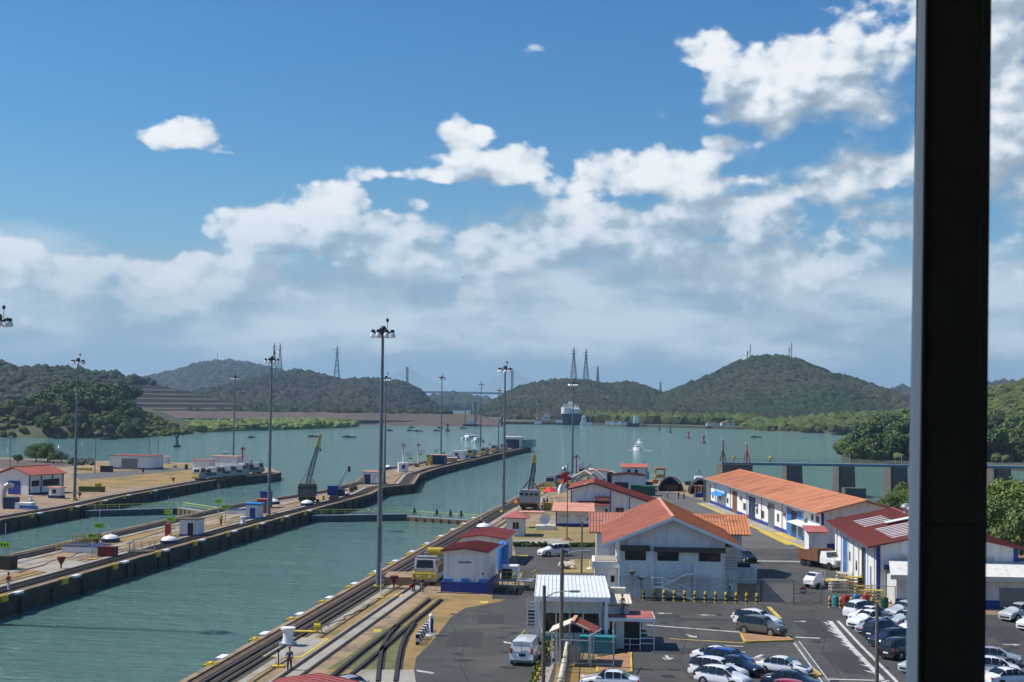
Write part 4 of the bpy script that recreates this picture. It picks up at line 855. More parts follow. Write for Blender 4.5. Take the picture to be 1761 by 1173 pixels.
MUL = [(741, 999, -TH, 'silver towing locomotive with yellow bumper beside the white maroon-roofed house'),
       (357, 825, -.5, 'leftmost parked locomotive of the row on the far wall'), (381, 822, -.5, 'second parked locomotive from the left on the far wall'), (402, 820, -.5, 'third parked locomotive, under the floodlight mast on the far wall'), (431, 815, -.5, 'rightmost locomotive near the tip of the far wall'),
       (811, 787, -TH, 'silver locomotive on the approach wall, first behind the white van'), (833, 783, -TH, 'locomotive on the approach wall below the catamaran'), (851, 778, -TH, 'locomotive on the approach wall, middle of the far row'), (866, 775, -TH, 'locomotive on the approach wall just before the navy shed'),
       (948, 840, -TH, 'grey locomotive nearest the water behind the red parasol'), (962, 835, -TH, 'grey locomotive beside the flag, left of the hall roof'), (975, 829, -TH, 'locomotive behind the hall, left of the signal post'), (1003, 822, -TH, 'silver locomotive right of the signal post'), (986, 838, -.3, 'locomotive half hidden by the open shed roofs')]
mp0 = mule_proto()
for i, (px, py, rz, lab) in enumerate(MUL):
    b = G(px, py); o = mp0 if i == 0 else dup(mp0, b, rz)
    o.location = b; o.rotation_euler.z = rz; o['label'] = lab; o['group'] = 'silver towing locomotives'; o.scale = (.88, .88, .86)
# ---------------------------------------------------------------- huts and fittings of the centre and far walls
def hut(px, py, w, d, h, lab, rz=-TH, roof='roof_white', door=None, dz=(.2, .9), plinth=None, over=.25, name='hut', flat=True, base=None, win=(), roofh=.12, wall='white_wall', cat='hut', z=0):
    b = base or G(px, py, z); o = thing(name, lab, cat, b, rz)
    MB().bb(-w / 2, w / 2, 0, d, 0, h).build('wall', MT[wall], o)
    if plinth: MB().bb(-w / 2 - .05, w / 2 + .05, -.05, d + .05, 0, plinth[1]).build('plinth', MT[plinth[0]], o)
    if flat: MB().bb(-w / 2 - over, w / 2 + over, -over, d + over, h, h + roofh).build('roof', MT[roof], o)
    else: MB().yprism([(-w / 2 - over, h), (-w / 2 - over, h - .12), (0, h + roofh - .12), (w / 2 + over, h - .12), (w / 2 + over, h), (0, h + roofh)], -over, d + over).build('roof', MT[roof], o)
    if door: MB().bb(dz[0] * w - w / 2, dz[1] * w - w / 2, -.07, .02, .05, h * .8).build('door', MT[door], o)
    for (x, zz, ww, hh) in win:
        f_ = MB().bb(x - ww / 2 - .08, x + ww / 2 + .08, -.05, .02, zz - .08, zz + hh + .08).build('window', MT['white_paint'], o); MB().bb(x - ww / 2, x + ww / 2, -.07, -.045, zz, zz + hh).build('pane', MT['dark_glass'], f_)
    return o
hut(324, 922, 2.9, 3.2, 2.55, 'white flat roofed hut with a dark doorway on the centre wall', roof='brown_slab', door='black_metal', dz=(.45, .75), plinth=('blue_paint', .25))
hut(434, 893, 2.5, 2.5, 2.5, 'white hut with bright blue roof and blue door on the centre wall', roof='sky_blue_cloth', door='blue_paint', dz=(.3, .7), plinth=('light_blue', .3), roofh=.35)
hut(449, 883, 1.6, 2, 2.6, 'red and white machine box right behind the blue roofed hut', roof='roof_faded', wall='red_paint', cat='machine box')
hut(455, 873, 1.9, 2.2, 3.1, 'tall dark blue box beside the floodlight mast', roof='blue_paint', wall='blue_paint', cat='box')
hut(637, 833, 4.0, 4.6, 3.2, 'white hut with navy door and pink roof past the davit crane', roof='roof_salmon', door='navy', dz=(.1, .5), plinth=('navy', .3))
hut(752, 799, 5.0, 5, 3.2, 'blue cabin with pink roof on the approach wall', roof='roof_salmon', wall='navy', cat='cabin'); hut(738, 800, 1.6, 2, 3.3, 'narrow yellow box left of the blue approach wall cabin', wall='yellow_paint', roof='red_paint', cat='box')
hut(225, 807, 13.5, 9, 4.0, 'low white building with grey garage door and blue base band on the far wall', rz=-.12, roof='roof_maroon', door='grey_steel', dz=(.28, .65), plinth=('blue_paint', .45), name='store_building', cat='building')
hut(344, 810, 5.5, 4, 3.2, 'small white shed left of the parked locomotives', rz=-.3, roof='roof_faded'); hut(384, 806, 9, 4, 3.8, 'white shed with salmon roof behind the parked locomotives', rz=-.3, roof='roof_salmon')
hut(282.5, 797, 2.3, 2, 2.3, 'tiny white cabin at the water behind the low building'); hut(386, 795, 1.3, 1.3, 3.5, 'narrow white kiosk behind the far wall locomotives', name='kiosk', cat='kiosk')
hut(880, 770.5, 8, 12, 5.2, 'white and navy shed near the tip of the approach wall', roof='grey_wall', door='navy', dz=(.15, .95)); hut(901, 769.5, 9, 14, 3.4, 'long grey cabin with dark roof at the tip of the approach wall', roof='black_metal', wall='galvanized', cat='cabin')
hut(808, 786, 3.2, 6, 2.8, 'white box cabin among the approach wall locomotives'); hut(789, 789.5, 4.5, 4, 3.0, 'white van bodied cabin on the approach wall', wall='white_paint', cat='cabin', win=((-.9, 1.3, 1.2, .9),))
hut(774, 795, 4, 3, 1.6, 'orange rescue boat box on the approach wall', wall='roof_orange', roof='white_paint', cat='box')
def dome(px, py, r, lab):
    b = G(px, py); o = thing('vent_dome', lab, 'dome', b); MB().lathe([(r, 0), (r * 1.03, .55)], 18).build('base', MT['navy'], o)
    MB().lathe([(r * .97, .55), (r * .86, .78), (r * .6, .98), (r * .25, 1.1), (.15, 1.12), (.12, 1.3), (.03, 1.32)], 18).build('dome', MT['white_paint'], o, smooth=True)
for a in [(190, 932, 1.35, 'white domed vent on a dark base near the yellow rails'), (291, 935, 1.3, 'white domed vent left of the white hut'), (470, 867, 1.3, 'white domed vent behind the tall blue box'), (528, 869.5, 1.3, 'white domed vent at the foot of the grey crane'), (590, 853, 1.4, 'white domed vent right of the davit crane'), (832, 911, 1.3, 'white domed vent behind the maroon roof'), (667, 806, 1.2, 'white domed vent near the cabin signal')]: dome(*a)
def railing_box(px, py, w, d, lab, z=0, h=1.05, mt='yellow_paint', rz=-TH, cat='railing'):
    b = G(px, py); o = thing('guard_rail', lab, cat, b, rz); r = MB()
    c = [(-w / 2, 0), (w / 2, 0), (w / 2, d), (-w / 2, d)]
    for i in range(4):
        a, b_ = c[i], c[(i + 1) % 4]
        for zz in (.5, 1.0): r.bar((a[0], a[1], z + zz * h), (b_[0], b_[1], z + zz * h), .07)
    r.build('rail', MT[mt], o); p = MB().bb(-.04, .04, -.04, .04, z, z + h).mesh('post', MT[mt]); pl = []
    for i in range(4):
        a, b_ = Vector((*c[i], 0)), Vector((*c[(i + 1) % 4], 0)); k = max(1, int((b_ - a).length / 1.5)); pl += [(a.lerp(b_, j / k), 0) for j in range(k)]
    pset('post', p, o, pl)
railing_box(120, 950, 4.0, 4, 'yellow guard rails round a pit on the centre wall'); railing_box(147, 934, 4, 3, 'yellow guard rails behind the low white hatch')
def block(px, py, w, d, h, lab, mt, name='crate', cat='crate', rz=-TH, top=None):
    b = G(px, py); o = thing(name, lab, cat, b, rz); MB().bb(-w / 2, w / 2, 0, d, 0, h).build('body', MT[mt], o, bevel=.04); MB().bb(-w / 2 - .06, w / 2 + .06, -.06, d + .06, h, h + .08).build('lid', MT[top or mt], o); return o
block(137, 951, 5.2, 4.5, .85, 'low white hatch with dark lid on the centre wall', 'white_paint', 'hatch', 'hatch', top='navy'); block(182, 957.5, 2.4, 1.3, 1.25, 'dark red crate on the centre wall', 'maroon_paint'); block(412, 884, 5.2, 3, .7, 'low white hatch before the blue roofed hut', 'white_paint', 'hatch', 'hatch', top='navy')
block(163, 937, .9, .8, 1.5, 'small dark red cabinet beside a lime sign post', 'maroon_paint', 'cabinet', 'cabinet'); block(287.5, 922, .8, .8, 1.8, 'slim red cabinet left of the white hut', 'red_paint', 'cabinet', 'cabinet'); block(3, 980, 2.2, 2, 1.6, 'dark concrete block at the left edge', 'wall_side', 'block', 'block')
def funnel(px, py, lab, s=.7):
    b = G(px, py); o = thing('red_hopper', lab, 'hopper', b); MB().tube((0, 0, 0), (0, 0, .7 * s), .12 * s, n=8).build('stem', MT['maroon_paint'], o); MB().lathe([(.15 * s, .6 * s), (.62 * s, 1.5 * s), (.62 * s, 1.75 * s), (.1, 1.8 * s)], 12).build('bowl', MT['maroon_paint'], o)
funnel(105, 978, 'dark red funnel shaped stand on the centre wall', .85); funnel(137, 857, 'small red funnel stand on the far wall by the mast'); funnel(246, 815, 'tiny red funnel stand before the low white building'); funnel(677.5, 1011, 'red round alarm stand near the tallest mast', .8); funnel(867, 873, 'red stand at the foot of the mast by the gate'); funnel(298, 830, 'red post stand on the brown lawn of the far wall')
b = G(244, 949); o = thing('cable_rack', 'round rack of upright rods on the centre wall', 'rack', b); MB().lathe([(2.0, 0), (2.0, .2)], 14).build('base', MT['wall_side'], o); pset('rod', MB().tube((0, 0, .2), (0, 0, 1.4), .05, n=5).mesh('rod', MT['galvanized']), o, [((1.8 * math.cos(i * .628), 1.8 * math.sin(i * .628), 0), 0) for i in range(10)])
def capstan(px, py, lab, s=1.0):
    b = G(px, py); o = thing('capstan', lab, 'capstan', b); MB().lathe([(.75 * s, 0), (.75 * s, .25 * s)], 14).build('foot', MT['galvanized'], o); MB().lathe([(.5 * s, .25 * s), (.42 * s, .6 * s), (.42 * s, 1.1 * s), (.62 * s, 1.35 * s), (.62 * s, 1.5 * s), (.2, 1.55 * s)], 14).build('drum', MT['white_paint'], o, smooth=True)
capstan(495, 1110, 'white capstan at the corner of the yellow edged pad', 1.05); capstan(418, 902, 'pale capstan before the blue roofed hut', .9); capstan(53, 862, 'small white capstan left of the far wall mast', .8)
# ================================================================ BUILDINGS
def face_box(w, d, face, u0, u1, z0, z1, out=.06, inn=.03):
    """a box standing slightly proud of a wall face; u runs left to right as seen from outside"""
    m = MB()
    if face == 'F': m.bb(u0, u1, -out, inn, z0, z1)
    elif face == 'B': m.bb(-u1, -u0, d - inn, d + out, z0, z1)
    elif face == 'R': m.bb(w / 2 - inn, w / 2 + out, u0, u1, z0, z1)
    elif face == 'L': m.bb(-w / 2 - out, -w / 2 + inn, d - u1, d - u0, z0, z1)
    return m
def window(o, w, d, face, u, z, ww, hh, n=2, fm_='white_paint', louver=False, sill=False):
    f_ = face_box(w, d, face, u - ww / 2 - .09, u + ww / 2 + .09, z - .09, z + hh + .09, .05).build('window', MT[fm_], o)
    for i in range(n):
        a = u - ww / 2 + i * ww / n + .03; b = a + ww / n - .06
        face_box(w, d, face, a, b, z, z + hh, .07, -.045).build('pane', MT['cream' if louver else 'dark_glass'], f_)
    if louver:
        m = MB(); k = int(hh / .18)
        for i in range(k):
            q = face_box(w, d, face, u - ww / 2, u + ww / 2, z + i * hh / k, z + i * hh / k + .05, .10, -.07); m.add(q.v, q.f)
        m.build('louvre', MT['cream'], f_, kind='stuff')
    if sill: face_box(w, d, face, u - ww / 2 - .15, u + ww / 2 + .15, z - .2, z - .09, .12).build('sill', MT['white_paint'], f_)
    return f_
def roof_slab(o, pts, th, mt, ribs=None, rib_h=.05, ribw=.07, name='roof', **k):
    """pts: eaveA, eaveB, ridgeB, ridgeA (local); slab with thickness and raised seams running from eave to ridge"""
    p = [Vector(q) for q in pts]; nrm = (p[1] - p[0]).cross(p[3] - p[0]).normalized()
    if nrm.z < 0: nrm = -nrm
    m = MB().add([*p, *[q - nrm * th for q in p]], [(0, 1, 2, 3), (7, 6, 5, 4), (0, 4, 5, 1), (1, 5, 6, 2), (2, 6, 7, 3), (3, 7, 4, 0)])
    bm = bmesh.new(); vs = [bm.verts.new(v) for v in m.v]; [bm.faces.new([vs[i] for i in f]) for f in m.f]; bmesh.ops.recalc_face_normals(bm, faces=bm.faces)
    me = bpy.data.meshes.new(name); bm.to_mesh(me); bm.free(); me.materials.append(MT[mt]); r = link(name, me, o, **k)
    if ribs:
        n = max(2, int((p[1] - p[0]).length / ribs)); q = MB(); hh = nrm * rib_h
        for i in range(n + 1):
            u = i / n; a = p[0].lerp(p[1], u) + hh * .5; b = p[3].lerp(p[2], u) + hh * .5; q.bar(a, b, ribw, rib_h, up=nrm)
        q.build('roof_seams', MT[mt], r, kind='stuff')
    return r
def gable_roof(o, x0, x1, y0, y1, ze, zr, mt, axis='y', mt2=None, th=.14, ribs=None, xr=None, ridge=True, fascia=None, **k):
    """axis: direction of the ridge. Edges are the outer eaves"""
    mt2 = mt2 or mt
    if axis == 'y':
        xc = (x0 + x1) / 2 if xr is None else xr
        roof_slab(o, [(x0, y0, ze), (x0, y1, ze), (xc, y1, zr), (xc, y0, zr)], th, mt, ribs, **k); roof_slab(o, [(x1, y0, ze), (x1, y1, ze), (xc, y1, zr), (xc, y0, zr)], th, mt2, ribs, **k)
        if ridge: MB().bar((xc, y0 - .03, zr + .03), (xc, y1 + .03, zr + .03), .35, .12).build('ridge_cap', MT[mt], o)
        if fascia:
            f_ = MB()
            for (a, b) in (((x0, ze), (xc, zr)), ((xc, zr), (x1, ze))): f_.bar((a[0], y0 - .06, a[1] - .2), (b[0], y0 - .06, b[1] - .2), .1, .34)
            f_.build('bargeboard', MT[fascia], o)
    else:
        yc = (y0 + y1) / 2
        roof_slab(o, [(x0, y0, ze), (x1, y0, ze), (x1, yc, zr), (x0, yc, zr)], th, mt, ribs, **k); roof_slab(o, [(x0, y1, ze), (x1, y1, ze), (x1, yc, zr), (x0, yc, zr)], th, mt2, ribs, **k)
        if ridge: MB().bar((x0, yc, zr + .03), (x1, yc, zr + .03), .35, .12).build('ridge_cap', MT[mt], o)
def walls(o, w, d, h, zr=None, mt='white_wall', xr=0, name='wall', d0=0):
    if zr: return MB().yprism([(-w / 2, 0), (-w / 2, h), (xr, zr), (w / 2, h), (w / 2, 0)], d0, d).build(name, MT[mt], o)
    return MB().bb(-w / 2, w / 2, d0, d, 0, h).build(name, MT[mt], o)
# ---- red roofed house on the far wall
o = thing('gabled_house', 'white house with red gable roof and dark blue corner posts at the left edge', 'house', (-109.1, 313.5, 0), R(-20)); w, d = 8.7, 11.5
walls(o, w, d, 4.3, 5.7); gable_roof(o, -w / 2 - .6, w / 2 + .6, -.6, d + .6, 4.35, 6.05, 'roof_red', ribs=.9)
for x in (-w / 2, w / 2): face_box(w, d, 'F', x - .15, x + .15, 0, 4.3, .1).build('corner_post', MT['navy'], o)
for u in (3.8, 7.6, 11.4): face_box(w, d, 'R', u - .15, u + .15, 0, 4.25, .1).build('corner_post', MT['navy'], o)
face_box(w, d, 'F', -1.3, 1.9, 0, 3.0).build('door', MT['blue_paint'], o); face_box(w, d, 'R', 0, d, 0, .4, .08).build('plinth', MT['navy'], o)
window(o, w, d, 'R', 1.9, 1.9, 2.4, 1.1, fm_='navy'); window(o, w, d, 'R', 7.2, 1.8, 5.6, 1.3, 4, fm_='navy')
b = G(93, 857); q = thing('kiosk', 'small white kiosk with pink roof and navy base before the red roofed house', 'kiosk', b, R(-20)); MB().bb(-1.4, 1.4, 0, 1.6, .6, 2.2).build('wall', MT['white_wall'], q); MB().bb(-1.5, 1.5, -.05, 1.7, 0, .6).build('plinth', MT['navy'], q); MB().bb(-1.7, 1.7, -.3, 1.9, 2.2, 2.4).build('roof', MT['roof_salmon'], q); MB().bb(-.5, .5, -.04, .1, 1, 1.9).build('window', MT['dark_glass'], q)
# pipes and boat at far left
b = G(6, 868); q = thing('bent_pipe', 'grey bent vent pipe standing at the left edge', 'pipe', b); MB().path([(0, 0, 0), (0, 0, 2.8), (.3, 0, 3.6), (1.0, 0, 4.0), (1.8, 0, 3.6)], .5, 12).build('pipe', MT['galvanized'], q, smooth=True)
b = G(35, 876); q = thing('equipment_skid', 'navy and white equipment skid with pale blue panel by the far wall edge', 'machine', b, -.15); MB().bb(-3.6, -1.2, 0, 2, 0, 2.2).build('tank_box', MT['navy'], q); MB().bb(-1.2, 2.2, 0, 2, 0, 1.3).build('body', MT['white_paint'], q, bevel=.1); MB().bb(-.2, 3.6, -.06, .02, .2, .75).build('panel', MT['light_blue'], q)
# ---- maroon roofed house with blue base (near lock wall)
o = thing('machine_house', 'tall white house with maroon roof and blue base standing by the rail tracks', 'building', (-5.0, 161.4, 0), R(-8)); w, d = 4.85, 8.2
walls(o, w, d, 4.75, 5.0); gable_roof(o, -w / 2 - .35, w / 2 + .35, -.45, d + .3, 4.75, 5.12, 'roof_maroon', ribs=.45, ridge=False)
MB().bb(-w / 2 - .25, w / 2 + .25, -.25, d + .1, .12, 1.25).build('plinth', MT['blue_paint'], o); MB().bb(-w / 2 - .7, w / 2 + .3, -.5, d, 0, .12).build('footing', MT['concrete'], o)
pset('hatch', MB().bb(-.45, .45, -.2, .3, 0, .35).mesh('hatch', MT['light_blue']), o, [((x, -.1, 1.25), 0) for x in (-1.9, .1, 2.1)])
MB().bb(-.75, .75, -.05, .02, 3.35, 3.55).build('vent', MT['grey_steel'], o); MB().bb(1.95, 2.2, -.05, .02, 2.1, 2.4).build('socket_box', MT['grey_steel'], o)
# tank, white box and yellow stair
b = Vector((-.75, 174, 0)); o = thing('air_tank', 'upright blue pressure tank behind the maroon roofed house', 'tank', b)
MB().lathe([(.25, .8), (.6, 1.0), (.72, 1.4), (.72, 4.1), (.62, 4.45), (.35, 4.65), (.05, 4.7)], 20).build('shell', MT['light_blue'], o, smooth=True); pset('leg', MB().bb(-.08, .08, -.08, .08, 0, 1.2).mesh('leg', MT['blue_paint']), o, [((x, y, 0), 0) for x in (-.45, .45) for y in (-.45, .45)])
MB().path([(.1, -.3, 4.6), (.35, -.75, 4.4), (-.3, -.78, 4.0), (-.9, -.78, 4.0)], .05).build('pipe', MT['galvanized'], o)
o = thing('stair_platform', 'yellow railed steel platform and stairs beside the blue tank', 'platform', (0.1, 164.2, 0), R(-9))
MB().bb(-1.4, 2.6, 0, 3, 1.0, 1.12).build('deck', MT['galvanized'], o); pset('leg', MB().bb(-.05, .05, -.05, .05, 0, 1.0).mesh('leg', MT['yellow_paint']), o, [((x, y, 0), 0) for x in (-1.3, .6, 2.5) for y in (.1, 2.9)])
r = MB(); 
for zz in (1.6, 2.1): r.bar((-1.4, 0, zz), (2.6, 0, zz), .06); r.bar((2.6, 0, zz), (2.6, 3, zz), .06)
for x in (-1.4, -.4, .6, 1.6, 2.6): r.bar((x, 0, 1.12), (x, 0, 2.1), .06)
r.bar((2.6, 1.5, 1.12), (2.6, 1.5, 2.1), .06); r.bar((2.6, 3, 1.12), (2.6, 3, 2.1), .06); r.bar((.6, 0, 2.1), (.0, -2.0, .95), .07); r.bar((1.5, 0, 2.1), (.9, -2, .95), .07); r.bar((.0, -2, 0), (.0, -2, .95), .07); r.bar((.9, -2, 0), (.9, -2, .95), .07); r.build('handrail', MT['yellow_paint'], o)
pset('step', MB().bb(0, .9, -.15, .12, 0, .05).mesh('step', MT['galvanized']), o, [((.3 - .1 * i, -.3 - .38 * i, .8 - .2 * i), 0) for i in range(4)])
o = thing('battery_box', 'white cabinet with an open dark front on the yellow platform', 'cabinet', (.1, 165.4, 1.12), R(-9)); MB().bb(-1.0, .95, 0, 1.5, 0, 1.6).build('body', MT['white_paint'], o, bevel=.12); MB().bb(-.9, .25, -.03, .05, .1, 1.2).build('opening', MT['black_metal'], o)
# yellow ventilator behind the house
o = thing('yellow_hoist', 'yellow cross headed hoist behind the maroon roofed house', 'hoist', (-8.8, 171, 0)); MB().tube((0, 0, 0), (0, 0, 3.4), .3, n=10).bb(-.6, .5, -.4, .4, 1.9, 2.9).build('column', MT['yellow_paint'], o); MB().tube((-.95, 0, 3.7), (.9, 0, 3.7), .42, n=12).build('drum', MT['yellow_paint'], o)
# ---- pink roofed house behind it
o = thing('pump_house', 'low white house with faded maroon roof between the tank and the water', 'building', (-3.7, 190.5, 0), R(-7)); w, d = 5.6, 11; walls(o, w, d, 3.4, 3.8); gable_roof(o, -w / 2 - .45, w / 2 + .5, -.5, d + .5, 3.45, 3.95, 'roof_faded', ribs=.6, ridge=False)
# ---- small hut with window
o = thing('guard_hut', 'small white hut with red hip roof and one dark window on the lawn edge', 'hut', (.9, 231, 0), R(-4)); w, d = 2.9, 4.2; walls(o, w, d, 3.0)
def hip(o, w, d, ov, ze, zr, mt, rl=.3):
    v = [(-w / 2 - ov, -ov, ze), (w / 2 + ov, -ov, ze), (w / 2 + ov, d + ov, ze), (-w / 2 - ov, d + ov, ze), (0, d * rl, zr), (0, d * (1 - rl), zr)]; v += [(x, y, z - .12) for x, y, z in v[:4]]
    return MB().add(v, [(0, 1, 4), (1, 2, 5, 4), (2, 3, 5), (3, 0, 4, 5), (9, 8, 7, 6), (0, 6, 7, 1), (1, 7, 8, 2), (2, 8, 9, 3), (3, 9, 6, 0)]).build('roof', MT[mt], o)
hip(o, w, d, .75, 3.0, 3.9, 'roof_faded'); window(o, w, d, 'F', .1, 1.15, 1.05, 1.05, 2, fm_='grey_wall', sill=True); window(o, w, d, 'R', 2, 1.2, 1.3, 1, 2)
o = thing('annex_roof', 'low red roofed shelter behind the small white hut', 'shelter', (3.6, 246, 0), R(-4)); MB().bb(-2.3, 2.3, 0, 3, 2.5, 2.75).build('roof', MT['roof_salmon'], o); pset('post', MB().bb(-.1, .1, -.1, .1, 0, 2.5).mesh('post', MT['grey_wall']), o, [((x, y, 0), 0) for x in (-2.1, 2.1) for y in (.2, 2.8)])
# satellite dish on its base
o = thing('satellite_dish', 'round white dish on a low white base right of the small hut', 'dish', (6.1, 243, 0)); MB().bb(-1.6, 1.6, -.4, 1.6, 0, .75).build('base', MT['white_wall'], o); dsh = MB().lathe([(0.02, 0), (.5, .06), (.85, .2), (1.0, .36), (.96, .36), (.8, .23), (.45, .1), (.02, .05)], 22).build('dish', MT['white_paint'], o, smooth=True); dsh.matrix_local = Matrix.Translation((0, .3, 1.75)) @ Matrix.Rotation(R(80), 4, 'X'); MB().tube((0, .4, .7), (0, .4, 1.8), .12).bar((0, -.7, 1.9), (0, .3, 1.7), .05).build('feed', MT['grey_steel'], o)
# ---- annex with pink roof and blue base
o = thing('canteen_building', 'white building with pink roof, beige blinds and blue base band behind the lawn', 'building', (11.3, 250, 0), R(-2)); w, d = 6.3, 6.2; walls(o, w, d, 2.7, 2.9, xr=2.5)
roof_slab(o, [(-w / 2 - .9, -.7, 2.75), (w / 2 + .4, -.7, 2.75), (w / 2 + .4, d + .2, 3.75), (-w / 2 - .5, d + .2, 3.75)], .14, 'roof_salmon', .5)
MB().bb(-w / 2 - .05, w / 2 + .05, -.05, .2, 0, .55).build('plinth', MT['blue_paint'], o)
for u in (-1.6, 1.15): window(o, w, d, 'F', u, 1.6, 1.7, .55, 1, louver=True)
for x in (-w / 2, w / 2): face_box(w, d, 'F', x - .1, x + .1, .55, 2.65, .09).build('corner_post', MT['blue_paint'], o)
face_box(w, d, 'F', 2.2, 2.65, 1.1, 1.5, .25).build('air_conditioner', MT['grey_steel'], o)
# ---- hall with long red roof
o = thing('workshop_hall', 'white hall with long uneven red gable roof and dark corner posts', 'building', (19.3, 263, 0), R(-4)); w, d = 16.4, 16; xr = -3.9
MB().yprism([(-w / 2 + .2, 0), (-w / 2 + .2, 5.7), (xr, 6.75), (w / 2 - .2, 3.0), (w / 2 - .2, 0)], 0, d).build('wall', MT['white_wall'], o)
gable_roof(o, -w / 2 - .4, w / 2 + .5, -.6, d + .4, 3.3, 7.05, 'roof_red', ribs=.8, xr=xr) if False else None
roof_slab(o, [(-w / 2 - .4, -.6, 5.85), (-w / 2 - .4, d + .4, 5.85), (xr, d + .4, 7.05), (xr, -.6, 7.05)], .16, 'roof_salmon', .8); roof_slab(o, [(w / 2 + .5, -.6, 3.05), (w / 2 + .5, d + .4, 3.05), (xr, d + .4, 7.05), (xr, -.6, 7.05)], .16, 'roof_red', .8)
f_ = MB(); f_.bar((-w / 2 - .4, -.66, 5.7), (xr, -.66, 6.9), .1, .25); f_.bar((xr, -.66, 6.9), (w / 2 + .5, -.66, 2.9), .1, .25); f_.build('bargeboard', MT['brown_slab'], o)
for x in (-w / 2 + .2, -.8, 2.7, w / 2 - .3): face_box(w, d, 'F', x - .09, x + .09, 0, 5.6 if x < -1 else (5.6 if x < 0 else 4.4 if x < 4 else 3), .08).build('downpipe', MT['blue_paint'], o)
window(o, w, d, 'F', .95, 1.55, 1.6, .95, 2); window(o, w, d, 'F', 5.2, 1.55, 1.7, .95, 2); face_box(w, d, 'F', 3.1, 3.6, 2.0, 2.4, .3).build('air_conditioner', MT['grey_steel'], o); window(o, w, d, 'F', -1.5, 1.4, .55, .8, 1)
roof_slab(o, [(-w / 2 + 1, -1.6, 3.0), (-1.0, -1.6, 3.0), (-1.0, 0, 3.6), (-w / 2 + 1.2, 0, 3.6)], .12, 'roof_maroon', .5, name='canopy_roof'); MB().bb(-3.6, -.95, -1.0, 0, 3.7, 4.3).build('hood', MT['roof_salmon'], o); MB().bb(-3.7, -.9, -1.1, 0, 4.3, 4.5).build('hood_top', MT['roof_maroon'], o)
for x0, x1, z0, z1 in ((-7.3, -5.3, 6.13, 6.76),): roof_slab(o, [(x0 + .1, .6, 6.12), (x0 + .1, 1.7, 6.12), (x1, 1.7, 6.74), (x1, .6, 6.74)], .05, 'roof_white', name='skylight')
roof_slab(o, [(-.2, .6, 5.76), (-.2, 1.8, 5.76), (-2.4, 1.8, 6.54), (-2.4, .6, 6.54)], .05, 'roof_white', name='skylight')
# ---- low buildings towards the tip of the right bank
def simple(px, py, w, d, h, hr, lab, roof, rz=-.1, Y=None, wins=(), wall='white_wall', door=None, axis='y', ribs=None, ov=.45):
    b = G(px, py); o = thing('service_building', lab, 'building', b, rz); walls(o, w, d, h, hr - .15 if axis == 'y' and hr > h + .3 else None, wall)
    gable_roof(o, -w / 2 - ov, w / 2 + ov, -ov, d + ov, h, hr, roof, axis, ribs=ribs, ridge=False)
    for u, z, ww, hh in wins: window(o, w, d, 'F', u, z, ww, hh, 1)
    if door: face_box(w, d, 'F', door[0], door[1], 0, door[2]).build('door', MT[door[3]], o)
    return o
simple(1028, 840, 4.6, 6, 4.5, 4.7, 'small white block with flat red roof behind the hall', 'roof_faded', wins=((-1.2, 3.0, .5, .5), (1.1, 3.1, .4, .4)))
simple(1079, 845, 7.8, 8, 3.9, 4.4, 'white garage with maroon roof and dark open door behind the green containers', 'roof_maroon', door=(-3.2, .2, 2.2, 'black_metal'), ribs=.6)
simple(1090, 838, 6.2, 7, 5.2, 6.0, 'white house with red gable roof and two windows behind the garage', 'roof_red', wins=((-1.3, 3.7, .9, .9), (.6, 3.7, .9, .9)), axis='x')
simple(1050, 839, 3.4, 4, 3.2, 4.3, 'small cream gabled shed left of the garage', 'cream', wall='brown_slab')
def truss(px, py, w, lab):
    b = G(px, py); o = thing('open_shed', lab, 'shed', b, -.1); gable_roof(o, -w / 2, w / 2, 0, 6, 3.6, 5.4, 'cream', mt2='cream', th=.2, ridge=False); pset('post', MB().bb(-.12, .12, -.12, .12, 0, 3.6).mesh('post', MT['grey_steel']), o, [((x, y, 0), 0) for x in (-w / 2 + .3, w / 2 - .3) for y in (.3, 5.7)]); MB().bb(-w / 2 + .5, w / 2 - .5, 1, 5, 0, 2.2).build('stored_machine', MT['mule_silver'], o)
truss(1004, 848, 6.4, 'open shed with cream gable roof left behind the hall'); truss(1024, 848, 4.5, 'second open shed with cream gable roof right behind the hall')
# arched sheds
def arch(px, py, w, d, lab, mt, inner):
    b = G(px, py); o = thing('arched_shed', lab, 'shed', b, -.05); n = 12; r = w / 2; h = 3.5
    for nm, k, m_, y0, y1 in (('shell', 1, mt, 0, d), ('lining', .9, 'black_metal', .4, d - .4)):
        pts = [(-r * k * math.cos(i * math.pi / n), h * k * math.sin(i * math.pi / n)) for i in range(n + 1)]; q = MB()
        q.add([(x, y0, z) for x, z in pts] + [(x, y1, z) for x, z in pts], [(i, i + 1, n + 2 + i, n + 1 + i) for i in range(n)]); q.build(nm, MT[m_], o)
    MB().bb(-r * .6, r * .6, 1, d - 1, 0, 1.6).build('stored_load', MT[inner], o); rr = MB()
    for i in range(n): a, b_ = i * math.pi / n, (i + 1) * math.pi / n; rr.bar((-r * math.cos(a), -.03, h * math.sin(a)), (-r * math.cos(b_), -.03, h * math.sin(b_)), .28)
    rr.build('rim', MT['rust'], o); MB().yprism([(-r * .9 * math.cos(i * math.pi / n), h * .88 * math.sin(i * math.pi / n)) for i in range(n + 1)], d - .5, d - .4).build('back_wall', MT['black_metal'], o)
arch(1154, 845, 6, 5, 'dark arched shelter like a half pipe at the end of the yard', 'black_metal', 'rust'); arch(1206, 850, 5.4, 8, 'arched dark shed just left of the long orange roof', 'black_metal', 'roof_maroon')
